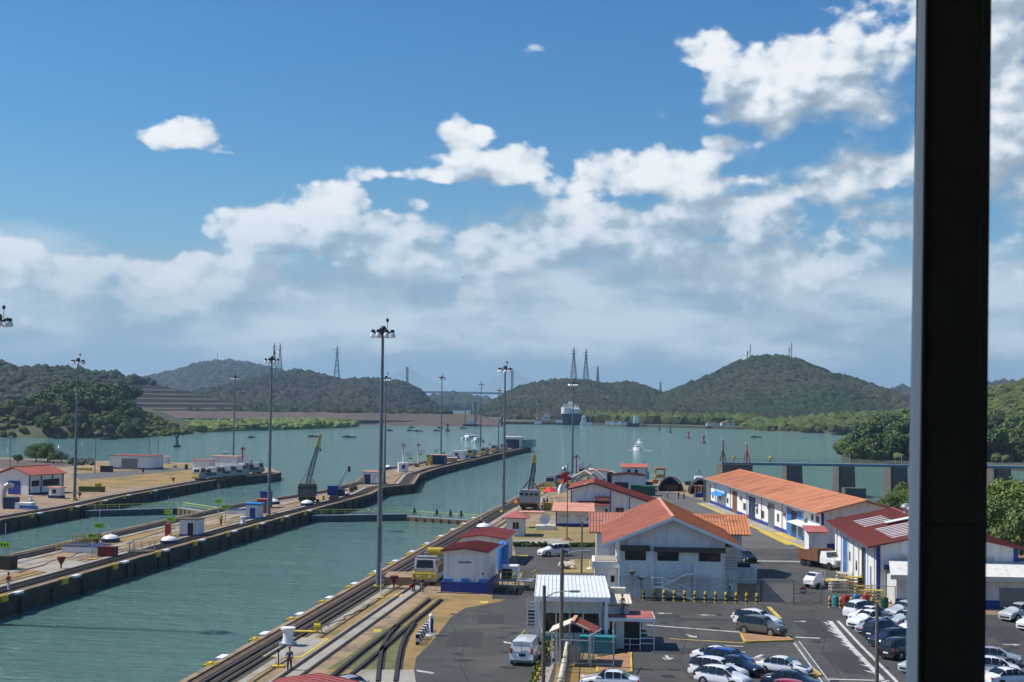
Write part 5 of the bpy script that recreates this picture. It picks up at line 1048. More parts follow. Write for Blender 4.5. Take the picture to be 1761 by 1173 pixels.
o = thing('lean_to_stall', 'maroon roofed stall with blue bins before the arched shed', 'stall', G(1212, 856), -.05); MB().bb(-2.4, 2.6, 0, 3, 2.5, 2.75).build('roof', MT['roof_maroon'], o); MB().bb(-2.4, 2.4, .2, 2.8, 0, 1.0).build('bin', MT['blue_paint'], o); pset('post', MB().bb(-.08, .08, -.08, .08, 0, 2.5).mesh('post', MT['yellow_paint']), o, [((x, .1, 0), 0) for x in (-2.2, 0, 2.4)])
o = thing('yellow_gantry', 'yellow legged stand with orange top at the tip of the right bank', 'gantry', G(1135, 826)); MB().bb(-1.5, 1.5, -1.2, 1.2, 2.9, 3.6).build('top', MT['roof_orange'], o); pset('leg', MB().bb(-.12, .12, -.12, .12, 0, 2.9).mesh('leg', MT['yellow_paint']), o, [((x, y, 0), 0) for x in (-1.3, 1.3) for y in (-1, 1)]); MB().bb(-1.4, 1.3, -1.1, 1.1, .8, 1.7).build('tank', MT['yellow_paint'], o)
for (px, py, w_, lab) in [(1096, 851, 3.2, 'left of two dark green containers in the yard'), (1114, 853, 3.4, 'right of two dark green containers in the yard')]:
    o = thing('container', lab, 'container', G(px, py), -.12); MB().bb(-w_ / 2, w_ / 2, 0, 4.5, .1, 2.3).build('body', MT['green_metal'], o, bevel=.05); pset('rib', MB().bb(-.04, .04, -.05, 0, .2, 2.2).mesh('rib', MT['green_metal']), o, [((-w_ / 2 + .3 + i * .42, 0, 0), 0) for i in range(7)])
    if px < 1100: MB().bb(.9, 1.5, -.09, -.05, .6, 1.9).build('sign', MT['white_paint'], o)
# grey machinery heap
for (px, py, s_, lab) in [(1095, 822, 1, 'grey winch machine on the far edge of the right bank'), (1106, 824, 1.3, 'grey steel frame machine right of the red gabled house'), (1201, 838, 1.1, 'white painted buoy frame before the arched shed'), (1014, 820, .9, 'white capped machine beside the signal post')]:
    o = thing('yard_machine', lab, 'machine', G(px, py), random.random()); MB().bb(-1.5, 1.5, -1, 1, 0, 1.6 * s_).build('body', MT['mule_silver'], o, bevel=.1); MB().tube((-1, 0, 2.1 * s_), (1.1, 0, 2.1 * s_), .7, n=12).build('drum', MT['white_paint' if px > 1150 or px < 1050 else 'grey_steel'], o); MB().bar((-1.3, 0, 1.5), (.2, 0, 4.2 * s_), .15).bar((1.3, 0, 1.5), (.2, 0, 4.2 * s_), .15).build('frame', MT['grey_steel'], o)
# parasol and kiosk
o = thing('parasol', 'red parasol over a stand near the right crane', 'parasol', G(946, 866)); MB().tube((0, 0, 0), (0, 0, 3.4), .06).build('pole', MT['white_paint'], o); MB().lathe([(1.8, 2.6), (1.2, 3.0), (.05, 3.6)], 8).build('canopy', MT['red_umbrella'] if 'red_umbrella' in MT else mat('red_umbrella', (.6, .03, .03), .6, .1, 1), o)
block(942, 876, 1.8, 1.2, 1.2, 'bright yellow stand below the red parasol', 'yellow_paint', 'stand', 'stand')
# flag
o = thing('flagpole', 'thin flagpole on the lawn before the hall', 'flagpole', G(975, 929)); MB().tube((0, 0, 0), (0, 0, 11.9), .09, .05, 8).build('pole', MT['brown_slab'], o); MB().lathe([(.9, 0), (.9, .15), (.5, .2), (.5, .4)], 12).build('base', MT['brick_island'], o)
o = thing('flag', 'limp white, blue and red quartered flag hanging at the flagpole top', 'flag', G(975, 929) + Vector((0, 0, 7.6)))
def cloth(nm, z0, z1, x1, mt, ph=0):
    v = []; f = []; n, k = 14, 8
    for j in range(k + 1):
        for i in range(n + 1):
            u = i / n; z = z0 + (z1 - z0) * j / k; sw = .22 * math.sin(u * 12 + z * 1.3 + ph) * (.3 + u); v.append((-.08 - (u * x1 + .15 * math.sin(z * 2.1)) * (1 - .35 * (4.2 - z) / 4.2 * 0), sw, z - u * u * .5))
    for j in range(k):
        for i in range(n): a = j * (n + 1) + i; f.append((a, a + 1, a + n + 2, a + n + 1))
    q = MB().add(v, f).build(nm, MT[mt], o, smooth=True); s = q.modifiers.new('thickness', 'SOLIDIFY'); s.thickness = .02
cloth('white_star_field', 3.1, 4.1, .9, 'white_paint'); cloth('red_field', 1.5, 3.1, .95, 'red_umbrella'); cloth('blue_field', 1.0, 1.5, 1.2, 'white_paint', .4); cloth('white_field', 0, 1.0, 1.3, 'white_paint', .8)
st = MB(); 
for i in range(5): a = math.pi / 2 + i * 4 * math.pi / 5; b_ = a + 4 * math.pi / 5; st.bar((-.5 + .25 * math.cos(a), -.32, 3.5 + .25 * math.sin(a)), (-.5 + .25 * math.cos(b_), -.32, 3.5 + .25 * math.sin(b_)), .06)
st.build('star', MT['blue_paint'], o)
# ---- big gable office
mat('roof_wing', (.46, .19, .13), .75, .22, 1.2, dirt=(.32, .11, .07), dscale=.35, damt=.6)
OFF = Vector((18.2, 159.8, 0)); o = thing('office_building', 'large white office with wide orange gable roof and outside stair', 'building', OFF, R(-3)); w, d = 11.8, 29
MB().yprism([(-w / 2, 0), (-w / 2, 6.35), (0, 8.75), (w / 2, 6.35), (w / 2, 0)], 0, d).build('wall', MT['white_wall'], o)
gable_roof(o, -7.75, 7.75, -1.2, 30, 5.9, 9.1, 'roof_salmon', mt2='roof_tile', ribs=.42, fascia='white_paint')
# cross wings
for sg, mt_ in ((-1, 'roof_wing'), (1, 'roof_tile')):
    x0, x1 = (-9.2, -2) if sg < 0 else (2, 11.0); y0, y1 = 20.0, 30.4; yc = 25.2; ze, zr = 5.35, 7.45
    roof_slab(o, [(x0, y0, ze), (x1, y0, ze), (x1, yc, zr), (x0, yc, zr)], .16, mt_, .38, rib_h=.10, ribw=.14, name='wing_roof'); roof_slab(o, [(x0, y1, ze), (x1, y1, ze), (x1, yc, zr), (x0, yc, zr)], .16, mt_, .3, name='wing_roof')
    MB().xprism([(21, 0), (21, 5.4), (25.2, 7.1), (29.6, 5.4), (29.6, 0)], min(sg * 5.9, sg * (8.3 if sg < 0 else 10.0)), max(sg * 5.9, sg * (8.3 if sg < 0 else 10.0))).build('wing_wall', MT['white_wall'], o)
W_ = lambda px: (px - 1157) / 15.3     # facade columns to metres
def zy(py): return 21.5 - (py - 697) * 159.8 / 2446
for px0, px1 in ((1078, 1111), (1133, 1167), (1204, 1238)):
    ft = window(o, w, d, 'F', W_((px0 + px1) / 2), zy(962), (px1 - px0) / 15.3, .95, 2, fm_='black_metal')
MB().bb(W_(1069), W_(1119), -.55, 0, zy(947), zy(938)).build('sunshade', MT['brown_slab'], o); MB().bb(W_(1126), W_(1247), -.55, 0, zy(948), zy(940)).build('sunshade', MT['brown_slab'], o)
for px0, px1 in ((1082, 1110), (1198, 1224)):
    q = MB(); n = 9
    for i in range(n): x = W_(px0 + (px1 - px0) * i / n); q.bb(x, x + .12, -.04, .02, 1.0, zy(988))
    q.build('vent_slats', MT['grey_wall'], o, kind='stuff')
# right recessed wing and utility box
MB().bb(5.9, 7.4, 1.5, 18, 0, 5.6).build('side_wing', MT['grey_wall'], o); r = MB()
for z_ in np.arange(3.2, 4.4, .3): r.bar((5.95, 1.4, z_), (7.3, 1.4, z_), .05)
r.build('grille', MT['grey_steel'], o)
MB().bb(-8.6, -5.9, 2.0, 7.6, 0, 3.0).build('side_annex', MT['white_wall'], o); MB().bb(-8.9, -5.9, 1.6, 8, 3.0, 3.7).build('annex_parapet', MT['white_paint'], o); MB().bb(-8.6, -6.2, 2.1, 7.6, 3.72, 3.76).build('annex_roof', MT['pale_concrete'], o)
f_ = MB().bb(-8.2, -7.2, 1.93, 2.02, 1.3, 2.2).build('window', MT['cream'], o); MB().bb(-8.1, -7.3, 1.90, 1.94, 1.4, 2.1).build('pane', MT['dark_glass'], f_)
f_ = MB().bb(-6.8, -6.3, 1.93, 2.02, 1.3, 2.2).build('window', MT['cream'], o); MB().bb(-6.75, -6.35, 1.90, 1.94, 1.4, 2.1).build('pane', MT['dark_glass'], f_)
for sx in (-1, 1): MB().bar((sx * 5.9, -.6, 5.4), (sx * 7.4, -.6, 6.0), .12).build('bracket', MT['white_paint'], o)
# outside stair of white steel
st_ = thing('steel_stair', 'white steel outside stair with a landing on the office front', 'stair', OFF, R(-3)); s_ = MB(); yy = -1.15
def X_(px): return W_(px)
top = [(X_(1180), zy(983)), (X_(1195), zy(983))]; mid = [(X_(1122), zy(1006) + .1), (X_(1139), zy(1006) + .1)]; bot = (X_(1192), 0)
for y in (yy, yy + 1.1):
    s_.bar((top[0][0], y, top[0][1]), (top[1][0], y, top[1][1]), .09, .22).bar((top[0][0], y, top[0][1]), (mid[1][0], y, mid[1][1]), .09, .26)
    s_.bar((mid[0][0], y - 0, mid[0][1]), (mid[1][0], y, mid[1][1]), .09, .22)
for y in (yy - 1.1, yy - .1): s_.bar((mid[1][0], y, mid[1][1]), (bot[0], y, .1), .09, .26)
s_.bar((mid[0][0], yy - 1.1, mid[0][1]), (mid[1][0], yy - 1.1, mid[1][1]), .09, .22)
s_.build('stringer', MT['white_paint'], st_); l = MB().bb(top[0][0], top[1][0], yy, 0, top[0][1] - .02, top[0][1] + .05).build('landing', MT['galvanized'], st_); MB().bb(mid[0][0], mid[1][0], yy - 1.1, yy + 1.1, mid[0][1] - .02, mid[0][1] + .05).build('landing', MT['galvanized'], st_)
p = MB()
for (x, y, z) in [(mid[0][0], yy - 1.1, mid[0][1]), (mid[0][0], yy + 1.1, mid[0][1]), (mid[1][0], yy - 1.1, mid[1][1]), (top[1][0], yy, top[1][1]), (top[1][0], yy + 1.1, top[1][1])]: p.bar((x, y, 0), (x, y, z + 1.05), .12)
p.build('post', MT['white_paint'], st_, kind='stuff'); h = MB()
for dz_ in (.55, 1.05):
    h.bar((top[0][0], yy, top[0][1] + dz_), (top[1][0], yy, top[1][1] + dz_), .06).bar((top[0][0], yy, top[0][1] + dz_), (mid[1][0], yy, mid[1][1] + dz_), .06).bar((mid[1][0], yy - 1.1, mid[1][1] + dz_), (bot[0], yy - 1.1, .1 + dz_), .06).bar((mid[0][0], yy - 1.1, mid[0][1] + dz_), (mid[1][0], yy - 1.1, mid[1][1] + dz_), .06).bar((mid[0][0], yy - 1.1, mid[0][1] + dz_), (mid[0][0], yy + 1.1, mid[0][1] + dz_), .06)
for i in range(7):
    u = i / 6; a = Vector((top[0][0], yy, top[0][1])).lerp(Vector((mid[1][0], yy, mid[1][1])), u); h.bar(a, a + Vector((0, 0, 1.05)), .05); b_ = Vector((mid[1][0], yy - 1.1, mid[1][1])).lerp(Vector((bot[0], yy - 1.1, .1)), u); h.bar(b_, b_ + Vector((0, 0, 1.05)), .05)
h.build('handrail', MT['white_paint'], st_); step = MB().bb(-.17, .17, 0, 1.1, -.02, .03).mesh('step', MT['galvanized'])
pset('step', step, st_, [(Vector((top[0][0], yy, top[0][1])).lerp(Vector((mid[1][0], yy, mid[1][1])), (i + .5) / 9), 0) for i in range(9)] + [(Vector((mid[1][0], yy - 1.1, mid[1][1])).lerp(Vector((bot[0], yy - 1.1, .1)), (i + .5) / 9), 0) for i in range(9)])
o = thing('utility_enclosure', 'raised grey concrete enclosure at the right side of the office', 'enclosure', (25.6, 164.5, 0), R(-3)); MB().bb(0, 2.9, 0, 2.5, 1.1, 2.9).build('parapet', MT['grey_wall'], o, bevel=.04); MB().bb(.2, 2.7, .2, 2.3, 0, 1.1).build('plinth', MT['brown_slab'], o); MB().bb(.3, 2.2, .5, 2.0, 2.9, 3.4).build('generator', MT['black_metal'], o, bevel=.15)
# condenser pipes on the office wall
for px, h_ in ((1086, 1), (1101, .8)):
    o2 = thing('roof_fan', ('left' if px < 1090 else 'right') + ' grey pole fan standing before the office wall', 'fan', (W_(px) + 18.2, 157.6, 0)); MB().tube((0, 0, 0), (0, 0, 2.9 * h_), .06).build('pole', MT['grey_steel'], o2); MB().lathe([(.1, 2.7 * h_), (.5, 3.1 * h_), (.5, 3.2 * h_)], 10).build('hood', MT['grey_steel'], o2)
# ---- guard house with white roof
o = thing('guard_house', 'guard house with white ribbed flat roof beside the road gate', 'building', (5.6, 126.2, 0), R(-2)); 
roof_slab(o, [(-3.3, -.9, 4.62), (3.3, -.9, 4.62), (3.2, 11.5, 5.0), (-3.3, 11.5, 5.0)], .16, 'roof_white', .36); MB().bb(-3.3, 3.3, -.98, -.88, 4.2, 4.6).build('fascia', MT['white_paint'], o)
MB().bb(-2.7, 2.6, 1.2, 10, 0, 1.15).build('lower_wall', MT['grey_wall'], o); MB().bb(-2.8, 2.7, 1.1, 10.2, 2.9, 4.5).build('upper_wall', MT['grey_wall'], o); MB().bb(-2.5, 2.4, 1.5, 9.9, 1.15, 2.9).build('glazing', MT['dark_glass'], o)
pset('mullion', MB().bb(-.06, .06, 1.12, 1.3, 1.15, 2.9).mesh('mullion', MT['white_paint']), o, [((x, .02, 0), 0) for x in (-2.6, -1.4, -.2, 1.0, 2.5)]); pset('column', MB().bb(-.14, .14, -.14, .14, 0, 4.5).mesh('column', MT['white_paint']), o, [((x, y, 0), 0) for x in (-3.0, 3.0) for y in (-.6, 10.4)])
MB().bb(-2.4, -1.2, 1.12, 1.22, .45, .85).build('sign', MT['teal_plastic'], o)
MB().bb(2.7, 5.1, 1.5, 6.0, 2.7, 3.55).build('rear_wall', MT['grey_wall'], o); roof_slab(o, [(2.9, 1.3, 3.8), (5.3, 1.3, 3.8), (5.3, 6.2, 4.0), (2.9, 6.2, 4.0)], .12, 'cream', .3, name='rear_roof'); MB().bb(3.2, 5, 6.4, 7.4, 3.9, 4.5).build('roof_box', MT['cream'], o)
MB().bb(3.0, 7.3, -.4, 3.9, 2.48, 2.78).build('slab', MT['white_paint'], o); MB().bb(3.1, 7.2, -.3, 3.8, 2.785, 2.83).build('slab_roofing', MT['roof_faded'], o)
MB().bb(3.9, 4.6, .2, 3.4, 0, 2.48).build('pillar', MT['grey_wall'], o); MB().bb(4.6, 6.2, .8, 3.4, 0, 2.48).build('booth', MT['black_column_green'] if 'black_column_green' in MT else mat('black_column_green', (.03, .035, .03), .6, .2, 1), o)
r = MB(); 
for x in (6.0, 7.2): r.bar((x, -.3, 0), (x, -.3, 2.5), .09)
for z_ in (.6, 1.05, 1.5, 1.95): r.bar((6.0, -.3, z_), (7.2, -.3, z_), .35, .05)
r.bar((4.2, -.4, 1.0), (6.0, -.4, 1.0), .06).bar((4.2, -.4, .5), (6, -.4, .5), .06).bar((5.1, -.4, 0), (5.1, -.4, 1), .06); r.build('rung_frame', MT['white_paint'], o)
# open kiosk in front, red gable roof, one slope's sunlight painted cream
o = thing('turnstile_shelter', 'open shelter with half cream, half red gable roof before the guard house', 'shelter', (5.35, 118.2, 0), R(-8))
roof_slab(o, [(-1.95, -.8, 2.75), (-1.95, 2.6, 2.75), (0, 2.6, 3.6), (0, -.8, 3.6)], .1, 'cream', name='roof'); roof_slab(o, [(1.95, -.8, 2.75), (1.95, 2.6, 2.75), (0, 2.6, 3.6), (0, -.8, 3.6)], .1, 'roof_red', .5, name='roof'); roof_slab(o, [(1.95 - .5, -.82, 2.99), (1.95 - .5, -.3, 2.99), (0, -.3, 3.63), (0, -.82, 3.63)], .06, 'cream', name='rake_board')
MB().bar((0, -.85, 3.64), (0, 2.65, 3.64), .3, .1).build('ridge_cap', MT['roof_salmon'], o); pset('post', MB().bb(-.05, .05, -.05, .05, 0, 2.9).mesh('post', MT['white_paint']), o, [((x, y, 0), 0) for x in (-1.7, -1.3, 1.5) for y in (-.5, 2.3)])
MB().bb(-.6, .5, 1.2, 1.9, 0, 1.4).build('turnstile', MT['galvanized'], o); MB().bar((-1.7, -.5, 2.2), (1.5, -.5, 2.2), .05).bar((-1.5, 0, 2.6), (1.3, 0, 2.6), .04).build('beam', MT['grey_steel'], o)
block(1027, 1124, 3.0, 1.4, 1.35, 'dark teal skip standing before the open shelter', 'teal_plastic', 'skip', 'skip')
# gate frame of pipes
o = thing('pipe_gate', 'tall gate frame of white pipes beside the teal skip', 'gate', (7.0, 114.8, 0), R(-2)); p = MB(); p.path([(-2.8, 0, .9), (-2.8, 0, 2.6), (1.4, 0, 2.5)], .05).path([(-2.9, 0, .75), (1.4, 0, .7)], .04).path([(1.45, 0, 0), (1.45, 0, 3.4)], .07).path([(-.55, 0, .7), (-.5, 0, 2.9), (.5, .1, 3.5)], .07).path([(1.45, 0, 2.4), (1.5, 3, 3.0)], .05); p.build('frame', MT['galvanized'], o)
wg = MB(); 
for i in range(14): x = -2.8 + i * .3; wg.tube((x, .02, .75), (x, .02, 2.5), .008, n=3)
for i in range(7): wg.tube((-2.8, .02, .8 + i * .25), (1.4, .02, .8 + i * .25), .008, n=3)
wg.build('mesh_wires', MT['grey_steel'], o, kind='stuff')
# striped pole and lattice ladder
o = thing('warning_pole', 'tall black post with yellow cap right of the open shelter', 'post', G(1050.5, 1098)); MB().tube((0, 0, 0), (0, 0, 2.2), .11, n=10).build('post', MT['black_metal'], o); MB().lathe([(.13, 2.2), (.16, 2.6), (.1, 2.75)], 10).build('cap', MT['yellow_paint'], o)
o = thing('cat_ladder', 'white caged ladder at the left corner of the guard house', 'ladder', (2.0, 125.3, 0)); p = MB()
for x in (-.35, .35): p.bar((x, 0, 0), (x, 0, 4.4), .09)
p.build('rail', MT['white_paint'], o); pset('rung', MB().bar((-.35, 0, 0), (.35, 0, 0), .05).mesh('rung', MT['white_paint']), o, [((0, 0, .3 + i * .32), 0) for i in range(13)]); pset('panel', MB().bb(-.33, .33, .03, .06, 0, .16).mesh('panel', MT['black_metal']), o, [((0, 0, 2.1 + i * .28), 0) for i in range(5)])
o = thing('entrance_ramp', 'yellow railed ramp with black and yellow kerb left of the guard house', 'ramp', (.9, 124.5, 0), R(-8)); r = MB()
for y in (0, 1.5, 3, 4.5): r.bar((0, y, 0), (0, y, 1.1), .08)
for z_ in (.6, 1.1): r.bar((0, 0, z_), (0, 4.5, z_), .07)
r.build('handrail', MT['yellow_paint'], o); 
for i in range(8): MB().bb(-.05, .3, i * .6, i * .6 + .58, 0, .35).build('kerb_piece', MT['yellow_paint' if i % 2 else 'black_metal'], o)
# ---- long warehouse with orange roof
o = thing('long_warehouse', 'long white warehouse with bright orange roof and many doors', 'warehouse', (53.85, 216.8, 0), R(1.97)); w, d = 13.0, 96.5
walls(o, w, d, 5.5, 7.2); gable_roof(o, -7.75, 7.75, -1.3, d + 1.5, 5.45, 7.5, 'roof_orange', ribs=1.1, th=.18)
MB().bar((-7.8, -1.3, 5.38), (-7.8, d + 1.5, 5.38), .16, .14).build('gutter', MT['galvanized'], o)
MB().bb(-w / 2 - .05, -w / 2 + .1, 0, d, 0, .75).build('plinth', MT['blue_paint'], o); MB().bb(-w / 2, w / 2, -.06, .1, 0, .8).build('plinth', MT['blue_paint'], o)
MB().bb(-w / 2 - .12, -w / 2 + .25, -.12, .3, 0, 5.4).build('corner_post', MT['blue_paint'], o)
def wy(px): return 47.3 * 2446 / (px - 880.5) - 216.8
def lface(a, b, z0, z1, mt, out=.06, nm='door'):
    y0, y1 = sorted((wy(a), wy(b))); return MB().bb(-w / 2 - out, -w / 2 + .02, y0, y1, z0, z1).build(nm, MT[mt], o)
lface(1362, 1369.5, .05, 4.6, 'light_blue'); lface(1377, 1384.5, .05, 4.6, 'light_blue'); lface(1369.5, 1377, .05, 4.4, 'black_metal', .03, 'doorway')
for a, b_, m1 in ((1335, 1344, 'grey_steel'), (1306, 1315.5, 'navy'), (1282, 1288.5, 'rust'), (1243, 1249, 'grey_steel'), (1239, 1242, 'black_metal')): lface(a, b_, .05, 4.4, m1)
for a, b_, z0, z1 in ((1398, 1402, 3.8, 4.8), (1405, 1411, 3.7, 4.8), (1390, 1395, 2.2, 2.9), (1348, 1351, 1.6, 3.0), (1325, 1329, 1.2, 2.6), (1298, 1302, 1.4, 2.8), (1317, 1320, 1.6, 2.6), (1262, 1265, 1.5, 2.6), (1273, 1276, 1.5, 2.6), (1252, 1254, 1.4, 2.6), (1232, 1236, 1.5, 3.2)):
    f_ = lface(a, b_, z0, z1, 'galvanized', .05, 'window'); y0, y1 = sorted((wy(a + .5), wy(b_ - .5))); MB().bb(-w / 2 - .07, -w / 2 - .045, y0, y1, z0 + .1, z1 - .1).build('pane', MT['dark_glass'], f_)
pset('downpipe', MB().tube((0, 0, .2), (0, 0, 5.3), .07, n=6).mesh('downpipe', MT['grey_steel']), o, [((-w / 2 - .12, wy(px), 0), 0) for px in (1387, 1356, 1325.5, 1304, 1279.5, 1257)])
roof_slab(o, [(-w / 2 - 1.8, wy(1417), 2.9), (-w / 2 - 1.8, wy(1378), 2.9), (-w / 2, wy(1378), 3.2), (-w / 2, wy(1417), 3.2)], .12, 'white_paint', name='canopy'); pset('canopy_post', MB().bb(-.06, .06, -.06, .06, 0, 2.9).mesh('canopy_post', MT['white_paint']), o, [((-w / 2 - 1.6, y, 0), 0) for y in (.6, 4.5, 9)])
roof_slab(o, [(-w / 2 - 1.5, wy(1272), 2.7), (-w / 2 - 1.5, wy(1258), 2.7), (-w / 2, wy(1258), 3.3), (-w / 2, wy(1272), 3.3)], .1, 'sky_blue_cloth', name='awning')
for i, (y0, x0, m_) in enumerate([(4, -6.8, 'roof_salmon'), (15, -4.9, 'roof_faded'), (22, -7.2, 'roof_tile'), (31, -3.6, 'roof_salmon'), (40, -6.4, 'roof_faded'), (48, -2.9, 'roof_tile'), (60, -7.0, 'roof_salmon'), (69, -5.0, 'roof_tile'), (81, -6.2, 'roof_faded'), (11, -2.8, 'roof_tile')]):
    zz = lambda x: 7.5 - abs(x) / 7.75 * 2.05 + .03; roof_slab(o, [(x0, y0, zz(x0)), (x0, y0 + 1.08, zz(x0)), (x0 + 2.6, y0 + 1.08, zz(x0 + 2.6)), (x0 + 2.6, y0, zz(x0 + 2.6))], .02, m_, name='roof_sheet')
pset('air_conditioner', MB().bb(-.35, 0, -.45, .45, 0, .6).bb(-.38, -.34, -.3, .3, .1, .5).mesh('air_conditioner', MT['grey_steel']), o, [((-w / 2 - .02, y, z), 0) for y, z in ((9.5, 3.2), (24.5, 3.0), (37, 3.3), (47, 2.9), (62, 3.2), (78, 3.1))])
face_box(w, d, 'F', -4.5, -3.2, 4.4, 4.9).build('vent', MT['galvanized'], o); MB().bb(-1.5, 6.4, -.08, .03, 1.8, 2.4).build('shelf', MT['brown_slab'], o)
# pavement and yellow kerb line in front of it
c_, s_n = math.cos(R(1.97)), math.sin(R(1.97))
def WL(x, y): return (53.85 + x * c_ - y * s_n, 216.8 + x * s_n + y * c_)
MB().prism([WL(-8.7, -2), WL(-6.6, -2), WL(-6.6, 97), WL(-8.7, 97)], 0, .14).build('pavement', MT['pale_concrete'], kind='structure')
area('yellow_kerb_line', [WL(-9.5, -2), WL(-8.72, -2), WL(-8.72, 97), WL(-9.5, 97)], 'yellow_road', .022); area('yellow_ramp', [WL(-10.6, 6), WL(-8.8, 6), WL(-8.8, 30), WL(-10, 30)], 'yellow_road', .018)
MB().prism([WL(-8.5, 14), WL(-6.7, 14), WL(-6.7, 26), WL(-8.5, 26)], .14, .146).build('yellow_pavement', MT['yellow_road'], kind='structure')
# ---- maroon roofed shed beside it
o = thing('storage_shed', 'white shed with wide maroon roof and rows of white skylights, behind the steel column', 'building', (48.9, 159.8, 0), R(-5.0)); w, d = 15.4, 33.5
walls(o, w, d, 6.0, 7.6); gable_roof(o, -8.85, 8.85, -1.0, d + 1, 5.95, 7.95, 'roof_maroon', ribs=.7, th=.16)
def rs(y0, y1, x0, x1, lift=.05, nm='skylight', m_='roof_white'):
    z = lambda x: 7.95 - abs(x) / 8.85 * 2.0 + lift; roof_slab(o, [(x0, y0, z(x0)), (x0, y1, z(x0)), (x1, y1, z(x1)), (x1, y0, z(x1))], .06, m_, name=nm)
for i in range(8): rs(2.4 + i * 1.55, 2.95 + i * 1.55, -5.6, -1.0)
for i in range(5): rs(18.5 + i * 2.0, 19.1 + i * 2.0, -6.2, -2.6)
rs(15.2, 17.2, -4.0, -.3, .35, 'ridge_vent'); 
for y in (24, 20, 15.6): MB().tube((0, y, 7.95), (0, y, 8.5), .35, n=12).lathe([(.5, 8.5), (.72, 8.75), (.6, 9.1), (.1, 9.3)], 12, (0, y, 0)).build('turbine_vent', MT['galvanized'], o)
def sface(y0, y1, z0, z1, mt, out=.06, nm='door'): return MB().bb(-w / 2 - out, -w / 2 + .02, y0, y1, z0, z1).build(nm, MT[mt], o)
sface(22.5, 25.8, .05, 4.6, 'light_blue'); sface(8.0, 10.5, .05, 4.9, 'black_metal', .03, 'doorway'); sface(7.6, 8.0, 0, 5.0, 'light_blue', .07, 'door_leaf'); sface(19.5, 20.3, 2.2, 3.3, 'navy', .06, 'window'); sface(3.5, 4.2, 0, 3.3, 'light_blue'); sface(14, 15, 1.6, 2.8, 'dark_glass', .05, 'window')
for y in (1, 5.6, 12.4, 16.5, 21.2, 27, 31): sface(y, y + .22, 0, 5.9, 'grey_wall', .14, 'pilaster')
face_box(w, d, 'F', -w / 2 - .05, -w / 2 + .4, 0, 6.0, .1).build('corner_post', MT['blue_paint'], o); face_box(w, d, 'F', w / 2 - .45, w / 2 + .05, 0, 6.0, .1).build('corner_post', MT['blue_paint'], o); face_box(w, d, 'F', -6.9, -5.9, 3.4, 3.9, .2).build('corner_box', MT['blue_paint'], o)
window(o, w, d, 'F', -3.9, 3.6, 2.6, 1.5, 4, louver=True); window(o, w, d, 'F', 3.9, 3.6, 2.6, 1.5, 4, louver=True)
# lean-to in front
o = thing('lean_to_garage', 'grey lean-to garage with cream fascia and blue base in front of the maroon shed', 'building', (51.5, 154.2, 0), R(-3)); w, d = 19.0, 5.4
MB().bb(-w / 2, w / 2, .6, d, 0, 3.1).build('wall', MT['grey_wall'], o); roof_slab(o, [(-w / 2 - .9, -.7, 3.55), (w / 2 + 1.5, -.7, 3.55), (w / 2 + 1.5, d, 4.6), (-w / 2 + .2, d, 4.6)], .15, 'grey_wall'); MB().bb(-w / 2 - .9, w / 2 + 1.5, -.8, -.68, 3.05, 3.55).build('fascia', MT['cream'], o); MB().bb(-w / 2 - .05, w / 2 + .05, .52, .7, 0, .85).build('plinth', MT['blue_paint'], o)
MB().bb(1.5, w / 2 + .02, .5, .62, .02, 2.2).build('roller_door', MT['grey_steel'], o); pset('pane', MB().bb(-.9, .9, .47, .58, 2.25, 2.95).mesh('pane', MT['dark_glass']), o, [((x, 0, 0), 0) for x in (5.2, 7.2, 8.6)])
o = thing('lean_to_shed', 'small white lean-to with red roof between the two large sheds', 'shed', (46.2, 208, 0), R(-3)); MB().bb(-2.6, 0, 0, 4, 0, 3.2).build('wall', MT['white_wall'], o); roof_slab(o, [(-3.0, -.3, 3.3), (.2, -.3, 3.3), (.2, 4.2, 3.9), (-3, 4.2, 3.9)], .1, 'roof_faded', .5)
# ================================================================ SPILLWAY DAM
o = thing('spillway_dam', 'long blue grey spillway walkway on dark concrete piers behind the warehouse', 'dam', (0, 377, 0))
dx = lambda px: (px - 880.5) / 2446 * 377
pr_ = MB().add([(-2.0, -1, -8), (2.0, -1, -8), (2.0, 14, -8), (-2.0, 14, -8), (-1.7, 0, 5.8), (1.7, 0, 5.8), (1.7, 9, 5.8), (-1.7, 9, 5.8)], [(3, 2, 1, 0), (4, 5, 6, 7), (0, 1, 5, 4), (1, 2, 6, 5), (2, 3, 7, 6), (3, 0, 4, 7)]).bb(-1.9, 3.6, -4.5, -.5, -8, .4).mesh('pier', MT['stone'])
pset('pier', pr_, o, [((dx(px), 0, 0), 0) for px in (1370, 1460, 1550, 1640, 1728, 1818)]); MB().bb(dx(1243), dx(1295), -1, 9, -8, 6.0).build('abutment', MT['stone'], o)
MB().bb(dx(1243), dx(1900), .2, 3.6, 5.82, 6.5).build('deck', MT['gate_deck'] if 'gate_deck' in MT else mat('gate_deck', (.13, .20, .26), .6, .15, .5), o)
r = MB(); 
for z_ in (6.95, 7.5): r.bar((dx(1243), .3, z_), (dx(1900), .3, z_), .09)
r.build('handrail', MT['galvanized'], o); pset('rail_post', MB().bb(-.05, .05, .25, .35, 6.5, 7.5).mesh('rail_post', MT['galvanized']), o, [((dx(1243) + i * 2.3, 0, 0), 0) for i in range(44)])
pset('lamp', MB().tube((0, .4, 6.5), (0, .4, 9.0), .09, n=6).box(0, .4, 9, .4, .3, .25).mesh('lamp', MT['galvanized']), o, [((dx(px), 0, 0), 0) for px in (1373, 1463, 1552, 1725)])
